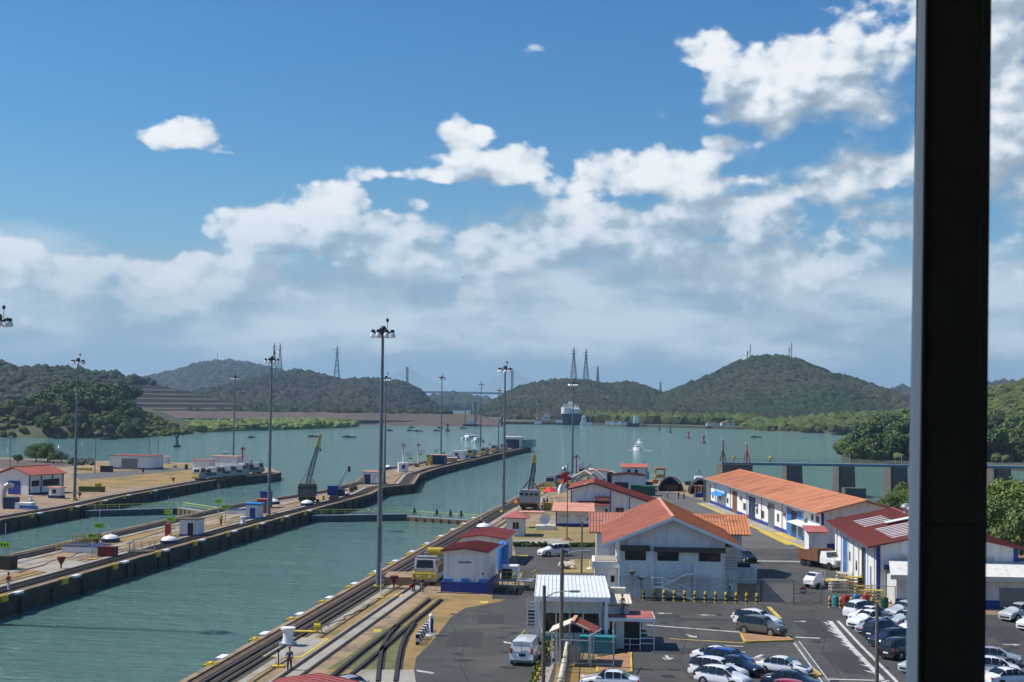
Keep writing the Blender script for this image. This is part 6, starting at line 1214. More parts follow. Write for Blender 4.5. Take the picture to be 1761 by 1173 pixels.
gt = MB().bb(-5.2, 5.2, 5, 5.3, 4.9, 5.7).mesh('sluice', MT['gate_steel']); False and pset('sluice', gt, o, [((dx((a + b_) / 2), 0, 0), 0) for a, b_ in ((1295, 1370), (1370, 1460), (1460, 1550), (1550, 1640), (1640, 1728))])
for px, h_, m_, lab in ((1246, 8, 'rust', 'brown mast at the left end of the spillway'), (1287, 7, 'red_white_paint', 'red and white lattice mast on the spillway abutment')):
    q = thing('beacon_mast', lab, 'mast', (dx(px), 378, 6.5)); MB().tube((0, 0, 0), (0, 0, h_ - 2.2), .3, .15, 6).bar((-.9, 0, 0), (0, 0, 3.6), .2).bar((.9, 0, 0), (0, 0, 3.6), .2).build('mast', MT[m_], q); MB().box(0, 0, h_ - 2.2, .7, .5, .6).build('lamp', MT['white_paint'], q)
for px, lab in ((1264.5, 'yellow ball shaped signal on the spillway abutment'), (1327, 'yellow signal on the spillway walkway')):
    q = thing('yellow_signal', lab, 'signal', (dx(px), 377.6, 6.5)); MB().tube((0, 0, 0), (0, 0, 1.2), .1).build('post', MT['black_metal'], q); MB().lathe([(.2, .9), (.45, 1.1), (.45, 1.6), (.15, 1.8)], 10).build('lantern', MT['yellow_paint'], q)
# ================================================================ YARD SURFACES
rd = gp((862, 1034), (905, 1026), (905, 1005), (880, 985), (880, 936), (1016, 930)) 
area('asphalt_yard', V2(gp((712, 1177), (712, 1150), (716, 1130), (735, 1112), (752, 1092), (775, 1062), (800, 1046), (862, 1034), (880, 1026), (905, 1018)) + [Vector((1.2, 190, 0))] + gp((884, 940), (900, 932)) + [Vector((14, 213, 0)), Vector((14, 192, 0)), Vector((31, 192, 0)), Vector((32, 216, 0)), Vector((36, 216, 0)), Vector((45, 216, 0)), Vector((40, 150, 0)), Vector((90, 150, 0)), Vector((110, 60, 0)), Vector((-8, 60, 0))]), 'asphalt', .012)
area('worn_road', [(31, 214), (44.9, 214), (44.5, 318), (34, 400), (14, 404), (20, 330), (30, 282)], 'asphalt_worn', .008)
area('lawn', V2(gp((884, 936), (885, 905), (935, 903), (1035, 906), (1045, 930), (1000, 934))), 'lawn', .010); area('lawn', V2(gp((965, 985), (980, 962), (1040, 960), (1060, 985))), 'lawn', .013)
area('concrete_walk', V2(gp((880, 928), (940, 926), (985, 926), (975, 936), (884, 936))), 'pale_concrete', .0135)
area('approach_road', V2(gp((845, 905), (870, 880), (900, 862), (930, 850), (960, 842), (975, 850), (935, 870), (905, 890), (880, 905))), 'concrete', .009)
def quad(name, pts, mt, z=.018): return area(name, V2(gp(*pts)), mt, z)
# road paint
for i, (x0, y0, x1, y1, wd) in enumerate([(1112, 1075, 1279, 1088, .2), (1368, 1096, 1410, 1098, .22), (1130, 1111, 1278, 1111, 0), (1420, 1168, 1530, 1171, .16), (1246, 1111, 1278, 1112, .15), (1250, 1119, 1282, 1122, .15)]):
    if wd: a, b_ = G(x0, y0), G(x1, y1); d_ = (b_ - a).normalized(); n_ = Vector((-d_.y, d_.x, 0)) * wd; area('lane_line', V2([a - n_, b_ - n_, b_ + n_, a + n_]), 'road_paint', .018)
def arrow(px, py, rz, s=1.0):
    b = G(px, py); P = [(-.9, -.12), (.15, -.12), (.15, -.5), (1.0, 0), (.15, .5), (.15, .12), (-.9, .12)]; c, q = math.cos(rz), math.sin(rz); area('painted_arrow', [(b.x + s * (x * c - y * q), b.y + s * (x * q + y * c)) for x, y in P], 'road_paint', .018)
for a in [(1143, 1055, math.pi, .9), (1217, 1058, math.pi, .9), (1189, 1094, -1.2, 1.0), (1148, 1131, -1.57, 1.1), (1376, 1069, .3, .8), (1740, 1109, 0, .9), (1145, 1133, -1.57, .6), (1212, 985, 0, .8)]: arrow(*a)
def pxline(pts, wd, mt, name, z=.018):
    l = gp(*pts); strip(name, l, -wd, wd, z - .006, z, mt)
pxline([(1150, 1098.5), (1281, 1106)], .12, 'yellow_road', 'yellow_line'); pxline([(1063, 1096), (1116, 1098.5)], .14, 'yellow_road', 'yellow_line'); pxline([(1322, 1044), (1342, 1064)], .22, 'yellow_road', 'yellow_line')
pxline([(1366, 1106), (1413, 1172)], .07, 'road_paint', 'drain_edge'); pxline([(1374, 1103), (1426, 1172)], .05, 'road_paint', 'drain_edge')
# long worn white lines with smears
pxline([(1427, 1068), (1460, 1108), (1500, 1150), (1522, 1175)], .22, 'road_paint', 'lane_line'); pxline([(1441, 1068), (1480, 1110), (1535, 1165), (1545, 1176)], .14, 'road_paint', 'lane_line')
for i in range(26):
    u = i / 26; px = 1428 + 96 * u + random.uniform(-3, 4); py = 1072 + 100 * u; quad('paint_smear', [(px, py), (px - random.uniform(6, 24), py - random.uniform(2, 6)), (px - 2, py + 3.2)], 'road_paint', .0165)
for i in range(34):
    px = 1292 + i * 3.1; quad('zebra_bar', [(px, 963.2 + i * .06), (px + 1.5, 963.2 + i * .06), (px + 2.6, 965.8 + i * .06), (px + 1.1, 965.8 + i * .06)], 'road_paint', .016)
quad('lane_line', [(865, 1103), (882, 1106), (882, 1108), (868, 1106)], 'road_paint'); quad('lane_line', [(716, 1152), (748, 1157), (744, 1159), (717, 1155)], 'road_paint', .02); quad('yellow_mark', [(890, 955), (908, 955), (908, 958), (890, 958)], 'yellow_road')
for i, p_ in enumerate([(540, 1088, 516, 1086), (655, 1085, 641, 1085), (692, 1024, 680, 1024), (838, 1036, 826, 1037)]): quad('yellow_mark', [(p_[0] - 12, p_[1] - 2), (p_[0] + 2, p_[1] - 2), (p_[0], p_[1] + 2), (p_[0] - 14, p_[1] + 2)], 'yellow_road', .03)
# wear of the asphalt: patches, stains, joints
def blot(name, x, y, rx, ry, mt, z, rz=0, n=14):
    P = []
    for i in range(n): a = 2 * math.pi * i / n; q = .75 + .5 * random.random(); u, v = rx * q * math.cos(a), ry * q * math.sin(a); P.append((x + u * math.cos(rz) - v * math.sin(rz), y + u * math.sin(rz) + v * math.cos(rz)))
    area(name, P, mt, z)
for i in range(70):
    px, py = random.choice([(random.uniform(1110, 1560), random.uniform(1050, 1173)), (random.uniform(760, 900), random.uniform(1050, 1170)), (random.uniform(1280, 1420), random.uniform(960, 1030)), (random.uniform(1700, 1761), random.uniform(1070, 1140))]); p = G(px, py); blot('oil_stain', p.x, p.y, random.uniform(.15, .6), random.uniform(.2, .9), 'oil_stain', .0138 + i * 2e-5, random.random() * 3)
for i, (px, py, w_, h_) in enumerate([(800, 1100, 1.6, 4), (845, 1065, 1.3, 3), (1180, 1120, 3, 1.5), (1400, 1080, 1.4, 6), (1340, 1000, 2, 3), (1460, 1140, 1.5, 5), (1130, 1060, 2.5, 1.2), (1730, 1090, 2, 4), (870, 1020, 1.5, 5), (1230, 1066, 4, .9)]): p = G(px, py); area('asphalt_patch', [(p.x - w_, p.y - h_), (p.x + w_ * .9, p.y - h_), (p.x + w_, p.y + h_), (p.x - w_, p.y + h_ * .95)], 'asphalt_patch', .0153 + i * 3e-5)
for i, l in enumerate([[(780, 1080), (800, 1110), (790, 1140), (805, 1172)], [(1160, 1068), (1180, 1100), (1170, 1140), (1190, 1172)], [(1390, 1050), (1420, 1090), (1415, 1120), (1450, 1172)], [(1120, 1125), (1200, 1120), (1280, 1128)], [(830, 1050), (880, 1075), (905, 1085)], [(1300, 980), (1330, 1010), (1360, 1030)], [(1715, 1080), (1740, 1110), (1761, 1120)]]): pxline(l, .035, 'oil_stain', 'crack', .0166 + i * 1e-4)
# traffic islands
def island(name, pts, h=.14):
    P = V2(gp(*pts)); MB().prism(P, 0, h).build(name, MT['brick_island'], kind='structure'); l = [Vector((*p, 0)) for p in P]; n = len(l)
    m = MB()
    for i in range(n): a, b_ = l[i], l[(i + 1) % n]; m.bar(a + Vector((0, 0, h / 2 + .012)), b_ + Vector((0, 0, h / 2 + .012)), .16, h + .02)
    m.build('painted_kerb', MT['yellow_road'], kind='structure')
island('traffic_island', [(1274, 1091), (1281, 1106), (1363, 1103), (1345, 1092), (1320, 1086)]); island('traffic_island', [(1287, 1134), (1288, 1147), (1330, 1148), (1330, 1137)]); island('traffic_island', [(1395, 1150), (1412, 1163), (1390, 1168), (1380, 1152)])
island('traffic_island', [(1025, 1134), (1085, 1124), (1086, 1157), (1028, 1158)], .1)
# drain channel strip
quad('drain_channel', [(1362, 1106), (1370, 1103), (1424, 1172), (1410, 1173)], 'asphalt_worn', .015)
# ================================================================ OBSERVATION DECK with steel column
DK = thing('observation_deck', 'roofed observation deck with a tall dark steel column on the right', 'building', (0, 0, 0))
MB().bb(-9, 7, -8, 3.35, HC - 1.75, HC - 1.62).build('floor_slab', MT['concrete'], DK); MB().bb(-9, 7, -8, 4.0, HC + 2.2, HC + 2.5).build('roof_slab', MT['concrete'], DK); MB().bb(-8, 6, -8, 2.4, 0, HC - 1.76).build('tower', MT['white_wall'], DK)
MB().bb(-9, 7, -8.2, -7.9, HC - 1.62, HC + 2.2).build('back_wall', MT['grey_wall'], DK); MB().bb(6.9, 7.1, -7.9, 3.3, HC - 1.62, HC + 2.2).build('side_wall', MT['grey_wall'], DK)
# ---------------------------------------------------------------- the steel column of the deck
def col_line(px0, px1, Y):
    a, b = atz(px0, 0, Y), atz(px1, 1173, Y); s = (a.x - b.x) / (a.z - b.z)
    return lambda z: Vector((b.x + s * (z - b.z), Y, z))
def col_piece(name, l0, l1, l2, l3, z0, z1, mt):
    v = [f(z0) for f in (l0, l1, l2, l3)] + [f(z1) for f in (l0, l1, l2, l3)]
    return MB().add(v, [(3, 2, 1, 0), (4, 5, 6, 7), (0, 1, 5, 4), (1, 2, 6, 5), (2, 3, 7, 6), (3, 0, 4, 7)]).build(name, MT[mt], DK)
Y0, Y1 = 3.0, 3.09
fl, fr = col_line(1592, 1578, Y0), col_line(1690, 1679, Y0); bl, br = col_line(1577, 1557.5, Y1), col_line(1700, 1690, Y1)
zf, zr_ = HC - 1.62, HC + 2.2; zj = atz(1640, 902, Y0).z
def off(f, dx, Y): return lambda z: Vector((f(z).x + dx, Y, z))
# web in two lengths with an open joint, cap flange at the right, side plate at the left with its light put into the colour
wb_l, wb_r = off(fl, .004, Y0 + .002), fr
col_piece('column_plate', wb_l, wb_r, off(br, 0, Y1 - .004), off(fl, .004, Y1 - .004), zf, zj - .0015, 'black_column'); col_piece('column_plate', wb_l, wb_r, off(br, 0, Y1 - .004), off(fl, .004, Y1 - .004), zj + .0015, zr_, 'black_column')
col_piece('column_flange', off(fl, -.0, Y0 - .006), off(fl, .0045, Y0 - .006), off(fl, .0045, Y0 + .03), off(fl, -.0, Y0 + .03), zf, zr_, 'black_column')
f1, f2 = col_line(1688, 1677, Y0), col_line(1704.5, 1693.5, Y0)
col_piece('column_flange', off(f1, 0, Y0 - .008), off(f2, -.004, Y0 - .008), off(f2, -.004, Y0 + .012), off(f1, 0, Y0 + .012), zf, zr_, 'black_column')
col_piece('column_flange', off(f2, -.006, Y0 - .002), off(f2, 0, Y0 - .002), off(f2, 0, Y0 + .02), off(f2, -.006, Y0 + .02), zf, zr_, 'black_column')
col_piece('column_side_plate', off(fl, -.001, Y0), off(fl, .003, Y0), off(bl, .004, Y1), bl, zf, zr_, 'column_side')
bolt = MB().lathe([(.009, 0), (.009, .006)], 6).mesh('bolt', MT['black_column'])
# ================================================================ VEHICLES
def paint(name, c, rough=.22, metal=0):
    if name in MT: return MT[name]
    m = mat(name, c, rough, .03, 2, metal=metal, spec=.5); m.node_tree.nodes['Principled BSDF'].inputs['Coat Weight'].default_value = .6; m.node_tree.nodes['Principled BSDF'].inputs['Coat Roughness'].default_value = .06; return m
for n_, c_ in dict(car_white=(.78, .79, .80), car_silver=(.42, .44, .46), car_navy=(.012, .02, .05), car_blue=(.02, .07, .32), car_grey=(.12, .115, .095), car_black=(.012, .012, .014), car_red=(.35, .015, .03), car_palegrey=(.30, .33, .37)).items(): paint(n_, c_)
mat('car_glass', (.012, .016, .018), .04, .05, 1, spec=.8); mat('green_glass', (.05, .20, .19), .05, .05, 1, spec=.8)
PROF = {  # half-length stations: x, z belt, z roof (None outside the cabin), half width at belt, half width roof
 'sedan': dict(L=4.55, W=.88, st=[(-2.27, .62, None), (-2.18, .90, None), (-1.75, .97, None), (-1.45, .98, 1.02), (-.85, .97, 1.40), (-.25, .95, 1.45), (.35, .93, 1.41), (1.10, .92, .97), (1.55, .86, None), (2.05, .76, None), (2.24, .60, None)]),
 'hatch': dict(L=4.3, W=.88, st=[(-2.12, .62, None), (-2.08, .98, 1.02), (-1.62, 1.03, 1.45), (-.9, 1.0, 1.54), (-.2, .98, 1.55), (.45, .96, 1.48), (1.15, .96, 1.02), (1.6, .90, None), (1.98, .80, None), (2.12, .60, None)]),
 'suv': dict(L=4.6, W=.93, st=[(-2.28, .70, None), (-2.24, 1.08, 1.12), (-1.95, 1.12, 1.62), (-1.0, 1.10, 1.74), (-.2, 1.08, 1.74), (.45, 1.06, 1.66), (1.05, 1.06, 1.12), (1.6, 1.02, None), (2.1, .94, None), (2.28, .70, None)]),
 'pickup': dict(L=5.2, W=.93, st=[(-2.6, .68, None), (-2.55, 1.02, None), (-.95, 1.02, None), (-.85, 1.02, 1.06), (-.65, 1.04, 1.66), (.1, 1.04, 1.70), (.6, 1.04, 1.62), (1.15, 1.04, 1.10), (1.7, 1.0, None), (2.35, .92, None), (2.55, .68, None)]),
}
def car_meshes(kind):
    P = PROF[kind]; W = P['W']; st = P['st']; n = len(st); V = []; F = []
    def taper(x): u = abs(x) / (P['L'] / 2); return W * (1 - .16 * u ** 5)
    for x, zb, zr in st:
        w = taper(x); zr2 = zr if zr else zb + .03; wr = w * .70 if zr and zr > zb + .15 else w * .80
        half = [(w * .90, .24), (w, .38), (w * 1.0, .62 if zb > .66 else zb - .04), (w * .955, zb), (wr, zr2 if zr else zb + .025), (wr * .55, zr2 + .025), (0, zr2 + .035)]
        row = [(x, -y, z) for y, z in half] + [(x, y, z) for y, z in half[-2::-1]]; V += row
    k = 13
    for i in range(n - 1):
        for j in range(k - 1): a = i * k + j; F.append((a, a + 1, a + k + 1, a + k))
        F.append((i * k + k - 1, i * k, i * k + k, i * k + 2 * k - 1))
    F.append(tuple(range(k))); F.append(tuple(range((n - 1) * k, n * k))[::-1])
    body = MB().add(V, F)
    # wheel arches: dark proud discs
    xr, xf = -P['L'] * .29, P['L'] * .30; R_ = .33 if kind in ('sedan', 'hatch') else .37
    glass = {}
    def q(i, j, sh=.02, out=.012):          # inset quad of the skin between stations i, i+1 and points j, j+1
        a, b, c, d = [Vector(V[t]) for t in (i * k + j, i * k + j + 1, (i + 1) * k + j + 1, (i + 1) * k + j)]
        return a, b, c, d
    def pane(pts, out=.012, sh=.07):
        c = sum(pts, Vector()) / len(pts); nr = (pts[1] - pts[0]).cross(pts[-1] - pts[0]).normalized()
        if nr.dot(c - Vector((0, 0, .7))) < 0: nr = -nr
        return [p + (c - p).normalized() * sh + nr * out for p in pts]
    cab = [i for i, s in enumerate(st) if s[2]]
    c0, c1 = cab[0], cab[-1]
    def strip_pane(i, i2):                   # windscreen like: spans across the car from station i to i2, between roof edges
        a, b = [Vector(V[i * k + 4]), Vector(V[i * k + 8])], [Vector(V[i2 * k + 8]), Vector(V[i2 * k + 4])]
        return pane([a[0], a[1], b[0], b[1]], .03, .09)
    ws = strip_pane(c1, c1 - 1); rw = strip_pane(c0, c0 + 1); sides = []
    mid = [i for i in range(c0, c1)]
    for side in (0, 1):
        j0, j1 = (3, 4) if side == 0 else (9, 8)
        for i in mid:
            a, b, c, d = [Vector(V[t]) for t in (i * k + j0, i * k + j1, (i + 1) * k + j1, (i + 1) * k + j0)]
            if (b - a).length < .12 and (c - d).length < .12: continue
            sides.append(pane([a, b, c, d] if (b - a).length > .12 and (c - d).length > .12 else [a, c, d] if (b - a).length <= .12 else [a, b, d], .012, .045))
    return dict(body=body, ws=ws, rw=rw, sides=sides, xr=xr, xf=xf, R=R_, W=W, L=P['L'], V=V, k=k, n=n, kind=kind)
CM = {k_: car_meshes(k_) for k_ in PROF}
tyre_m = {r: MB().tube((0, -.11, 0), (0, .11, 0), r, n=16).mesh('tyre', MT['car_tyre']) for r in (.33, .37)}
rim_m = {r: MB().lathe([(r * .62, 0), (r * .58, .015), (r * .2, .03), (.02, .035)], 10).mesh('rim', MT['car_rim']) for r in (.33, .37)}
BODY = {}
def make_car(kind, pt, lab, loc, hd, glass='car_glass', hood=None, spoiler=False):
    C_ = CM[kind]; o = thing('parked_car', lab, 'car', loc, hd, 'cars parked in the yard'); key = (kind, pt)
    if key not in BODY:
        me = C_['body'].mesh('body', MT[pt], True); BODY[key] = me
    b_ = link('body', BODY[key], o); m = b_.modifiers.new('soften', 'SUBSURF'); m.levels = m.render_levels = 1; m.subdivision_type = 'CATMULL_CLARK'
    def gl(nm, pts): q = MB().add(pts, [tuple(range(len(pts)))]); ob = q.build(nm, MT[glass if nm == 'windscreen' else 'car_glass'], o); s_ = ob.modifiers.new('thickness', 'SOLIDIFY'); s_.thickness = .03; s_.offset = -1
    gl('windscreen', C_['ws']); gl('rear_window', C_['rw']); [gl('side_window', p_) for p_ in C_['sides']]
    R_ = C_['R']; W_r = C_['W'] - .10
    for x in (C_['xr'], C_['xf']):
        for sy in (-1, 1):
            t_ = link('tyre', tyre_m[R_], o); t_.location = (x, sy * W_r, R_); q = link('rim', rim_m[R_], t_); q.location = (0, sy * .112, 0); q.rotation_euler = (-sy * math.pi / 2, 0, 0)
    a = MB()
    for x in (C_['xr'], C_['xf']):
        for sy in (-1, 1): a.tube((x, sy * (C_['W'] - .30), R_ + .02), (x, sy * (C_['W'] + .006), R_ + .02), R_ + .055, n=16)
    a.build('wheel_arch', MT['black_metal'], o, kind='stuff')
    L2 = C_['L'] / 2
    for sy in (-1, 1):
        MB().box(L2 - .17, sy * (C_['W'] - .24), .60 if kind != 'suv' else .70, .16, .30, .13).build('headlight', MT['lamp_clear'], o, bevel=.03); MB().box(-L2 + .13, sy * (C_['W'] - .19), .72 if kind != 'suv' else .85, .14, .20, .17).build('taillight', MT['lamp_red'], o, bevel=.02)
        MB().box(C_['xf'] - .55, sy * (C_['W'] + .09), .95 if kind in ('sedan', 'hatch') else 1.08, .12, .2, .13).build('mirror', MT[pt], o, bevel=.03)
    MB().box(L2 - .045, 0, .36, .08, C_['W'] * 1.2, .16).build('grille', MT['black_metal'], o); MB().box(-L2 + .02, 0, .55, .04, .5, .13).build('number_plate', MT['white_paint'], o)
    if hood: MB().add([(1.12, -.66, .965), (2.02, -.60, .80), (2.02, .60, .80), (1.12, .66, .965), (1.12, -.66, 1.0), (2.02, -.60, .835), (2.02, .60, .835), (1.12, .66, 1.0)], [(3, 2, 1, 0), (4, 5, 6, 7), (0, 1, 5, 4), (1, 2, 6, 5), (2, 3, 7, 6), (3, 0, 4, 7)]).build('bonnet', MT[hood], o)
    if spoiler: MB().box(-2.05, 0, 1.22, .3, 1.5, .05).box(-2.0, -.55, .95, .1, .06, .28).box(-2.0, .55, .95, .1, .06, .28).build('spoiler', MT[pt], o)
    if kind == 'pickup': MB().bb(-2.45, -.98, -.75, .75, 1.0, 1.075).build('bed_liner', MT['black_metal'], o)
    return o
H1 = R(-36)
def carpx(kind, pt, lab, px, py, hd, **k): return make_car(kind, pt, lab, G(px, py, .03), hd, **k)
carpx('sedan', 'car_white', 'white sedan farthest back in the small row behind the brown traffic island', 1298, 1072, H1); carpx('suv', 'car_white', 'white car parked between the white sedan and the grey green SUV', 1303, 1079.5, H1)
carpx('suv', 'car_grey', 'grey green SUV beside the brown traffic island', 1309, 1091, H1)
carpx('sedan', 'car_white', 'white sedan at the back of the row left of the second island', 1235, 1141.5, H1); carpx('hatch', 'car_blue', 'bright blue hatchback behind the white sedan at the row', 1254, 1148, H1); carpx('sedan', 'car_navy', 'dark navy sedan half hidden between blue and white cars', 1263, 1158.5, H1)
carpx('suv', 'car_white', 'white SUV in the middle of the front left row', 1235, 1169, H1); carpx('hatch', 'car_white', 'white hatchback cut by the lower picture edge', 1243, 1180, H1)
carpx('sedan', 'car_white', 'white sedan with black bonnet and rear wing', 1347, 1160, R(-30), glass='green_glass', hood='car_black', spoiler=True); carpx('sedan', 'car_navy', 'very dark sedan just below the white one with black bonnet', 1362, 1186, R(-30)); carpx('hatch', 'car_red', 'dark red car at the lower edge of the picture', 1368, 1207, R(-30))
HR, HB_ = R(214), R(40)
carpx('suv', 'car_white', 'white SUV parked rear out at the head of the right row', 1483, 1060, HB_); carpx('sedan', 'car_white', 'white sedan facing the lane, second in the right row', 1494, 1067, HR); carpx('pickup', 'car_white', 'white pickup third in the right row', 1497, 1078, HR); carpx('sedan', 'car_palegrey', 'pale grey sedan fourth in the right row', 1508, 1088, HR)
carpx('suv', 'car_navy', 'navy SUV rear out with red tail light, fifth in the right row', 1519, 1097, HB_); carpx('hatch', 'car_navy', 'dark blue hatchback facing the lane near the pole', 1531, 1110, HR); carpx('suv', 'car_black', 'black SUV rear out beside the steel column', 1550, 1130, HB_); carpx('sedan', 'car_silver', 'silver car mostly hidden by the steel column at the bottom right', 1588, 1155, HR)
carpx('suv', 'car_silver', 'silver car just below the blue base of the lean-to garage', 1556, 1062, HR); carpx('sedan', 'car_silver', 'silver sedan behind the right row, next to the steel column', 1560, 1075, HR); carpx('suv', 'car_white', 'white car nose beside the steel column in the second line', 1582, 1090, HR)
carpx('suv', 'car_silver', 'silver SUV by the grey garage door right of the steel column', 1752, 1066, HR); carpx('suv', 'car_white', 'white SUV cut by the right picture edge', 1784, 1082, HR); carpx('sedan', 'car_palegrey', 'grey car right of the steel column near the bottom', 1708, 1142, R(-20)); carpx('hatch', 'car_white', 'white hatchback right of the steel column near the bottom', 1708, 1162, R(-14)); carpx('sedan', 'car_white', 'white sedan in the lower right corner', 1735, 1180, R(20)); carpx('suv', 'car_white', 'white SUV hidden behind the column at the bottom', 1665, 1176, R(-14))
carpx('hatch', 'car_black', 'dark car parked in the shade at the right side of the office', 1281, 966, R(-70)); carpx('suv', 'car_white', 'white SUV driving on the road before the lawn', 953, 956, R(205))
carpx('sedan', 'car_palegrey', 'pale blue car at the bottom beside the red foreground roof', 603, 1197, R(-40)); carpx('sedan', 'car_white', 'white sedan cut by the lower edge below the white kerb', 1050, 1185, R(170))
# white van
def van():
    o = thing('white_van', 'white panel van seen from behind on the entry road', 'van', G(905, 1136, .02), R(80)); st = [(-2.6, .55, .85), (-2.55, 1.0, .95), (-2.35, 1.98, .80), (1.0, 2.0, .80), (1.45, 1.9, .78), (2.05, 1.25, .84), (2.75, 1.05, .84), (2.9, .6, .8)]
    V = []; F = []
    for x, z, wr in st: V += [(x, -.98, .3), (x, -1.0, .62), (x, -.97, min(1.15, z)), (x, -wr, z - .04), (x, 0, z + .03), (x, wr, z - .04), (x, .97, min(1.15, z)), (x, 1.0, .62), (x, .98, .3)]
    for i in range(len(st) - 1):
        for j in range(8): a = i * 9 + j; F.append((a, a + 1, a + 10, a + 9))
        F.append((i * 9 + 8, i * 9, i * 9 + 9, i * 9 + 17))
    F += [tuple(range(9)), tuple(range((len(st) - 1) * 9, len(st) * 9))[::-1]]
    MB().add(V, F).build('body', MT['car_white'], o, smooth=True, bevel=.04)
    for x in (-1.7, 1.9):
        for sy in (-1, 1): t_ = link('tyre', tyre_m[.37], o); t_.location = (x, sy * .9, .37); q = link('rim', rim_m[.37], t_); q.location = (0, sy * .112, 0); q.rotation_euler = (-sy * math.pi / 2, 0, 0)
    MB().bb(-2.72, -2.5, -.9, .9, .32, .52).build('bumper', MT['grey_steel'], o, bevel=.03); MB().bb(-2.625, -2.58, .2 - .55, .2, .78, 1.0).build('number_plate', MT['black_metal'], o)
    for sy in (-1, 1): MB().bb(-2.63, -2.5, sy * .86 - .07, sy * .86 + .07, 1.0, 1.42).build('taillight', MT['lamp_red'], o); MB().bb(1.3, 1.55, sy * 1.1 - .12, sy * 1.1 + .12, 1.1, 1.4).build('mirror', MT['black_metal'], o)
    MB().add([(-2.56, -.8, 1.15), (-2.56, .8, 1.15), (-2.44, .72, 1.85), (-2.44, -.72, 1.85)], [(3, 2, 1, 0)]).build('rear_panel', MT['white_paint'], o); MB().bb(-2.50, -2.45, -.82, .82, 1.86, 1.9).build('door_seam', MT['black_metal'], o); MB().bb(-2.6, -2.55, -.012, .012, .55, 1.85).build('door_seam', MT['black_metal'], o)
    MB().add([(.7, -.99, 1.2), (1.5, -.99, 1.2), (1.35, -.86, 1.75), (.7, -.86, 1.75)], [(0, 1, 2, 3)]).build('side_window', MT['car_glass'], o)
    MB().add([(1.5, -.72, 1.86), (2.05, -.8, 1.3), (2.05, .8, 1.3), (1.5, .72, 1.86)], [(0, 1, 2, 3)]).build('windscreen', MT['car_glass'], o)
van()
# dump truck facing the camera and small flatbed
def truck():
    o = thing('dump_truck', 'white cab dump truck with brown tipper bed in the yard road', 'truck', G(1414, 976, .02), R(-62))
    MB().bb(-3.4, 2.6, -.5, .5, .55, .85).build('chassis', MT['black_metal'], o); MB().bb(-3.6, .5, -1.15, 1.15, .9, 1.0).bb(-3.6, .5, -1.2, -1.1, .9, 2.3).bb(-3.6, .5, 1.1, 1.2, .9, 2.3).bb(.42, .55, -1.2, 1.2, .9, 2.6).bb(-3.65, -3.55, -1.2, 1.2, .9, 2.1).build('tipper_bed', MT['rust'], o)
    c = MB().xprism([(0, 0)] * 3, 0, 0) if False else MB().add([(.7, -1.05, .7), (1.9, -1.05, .7), (3.4, -.95, .7), (3.4, .95, .7), (1.9, 1.05, .7), (.7, 1.05, .7), (.7, -1.05, 1.5), (2.1, -1.02, 1.5), (3.35, -.85, 1.35), (3.35, .85, 1.35), (2.1, 1.02, 1.5), (.7, 1.05, 1.5), (.8, -.92, 2.3), (1.75, -.88, 2.3), (1.75, .88, 2.3), (.8, .92, 2.3)],
        [(0, 5, 4, 1), (1, 4, 3, 2), (0, 1, 7, 6), (1, 2, 8, 7), (2, 3, 9, 8), (3, 4, 10, 9), (4, 5, 11, 10), (5, 0, 6, 11), (7, 8, 9, 10), (6, 7, 13, 12), (7, 10, 14, 13), (10, 11, 15, 14), (11, 6, 12, 15), (12, 13, 14, 15)]).build('cab', MT['car_white'], o, bevel=.05)
    MB().add([(2.13, -.88, 1.6), (2.13, .88, 1.6), (1.82, .8, 2.22), (1.82, -.8, 2.22)], [(0, 1, 2, 3)]).build('windscreen', MT['car_glass'], o); MB().bb(3.38, 3.46, -.5, .5, .8, 1.2).build('grille', MT['grey_steel'], o); MB().bb(3.35, 3.6, -1.1, 1.1, .45, .72).build('bumper', MT['grey_steel'], o)
    for x in (2.6, -1.6, -2.7):
        for sy in (-1, 1): t_ = MB().tube((0, -.15, 0), (0, .15, 0), .5, n=14).build('tyre', MT['car_tyre'], o); t_.location = (x, sy * .95, .5)
    for sy in (-1, 1): MB().bb(3.36, 3.44, sy * .75 - .14, sy * .75 + .14, .85, 1.1).build('headlight', MT['lamp_clear'], o)
truck()
def flatbed():
    o = thing('flatbed_truck', 'small white flatbed truck with crane frame parked askew in the yard', 'truck', G(1416, 1010, .02), R(215)); c = MB().add([(.9, -.9, .5), (2.6, -.85, .5), (2.6, .85, .5), (.9, .9, .5), (.9, -.9, 1.15), (2.6, -.8, 1.05), (2.6, .8, 1.05), (.9, .9, 1.15), (1.0, -.75, 1.85), (1.8, -.72, 1.85), (1.8, .72, 1.85), (1.0, .75, 1.85)],
        [(0, 3, 2, 1), (0, 1, 5, 4), (1, 2, 6, 5), (2, 3, 7, 6), (3, 0, 4, 7), (4, 5, 9, 8), (5, 6, 10, 9), (6, 7, 11, 10), (7, 4, 8, 11), (8, 9, 10, 11)]).build('cab', MT['car_white'], o, bevel=.05); MB().add([(2.45, -.7, 1.15), (2.45, .7, 1.15), (1.9, .66, 1.8), (1.9, -.66, 1.8)], [(0, 1, 2, 3)]).build('windscreen', MT['car_glass'], o)
    MB().bb(-2.4, .8, -1, 1, .75, .85).build('bed', MT['yellow_paint'], o); MB().bar((.6, -.8, .85), (.6, -.8, 2.0), .1).bar((.6, .8, .85), (.6, .8, 2.0), .1).bar((.6, -.8, 2), (.6, .8, 2), .1).bar((.6, 0, 2), (-2.3, 0, 1.6), .12).build('crane_frame', MT['galvanized'], o)
    for x in (1.8, -1.5):
        for sy in (-1, 1): t_ = link('tyre', tyre_m[.37], o); t_.location = (x, sy * .85, .37)
flatbed()
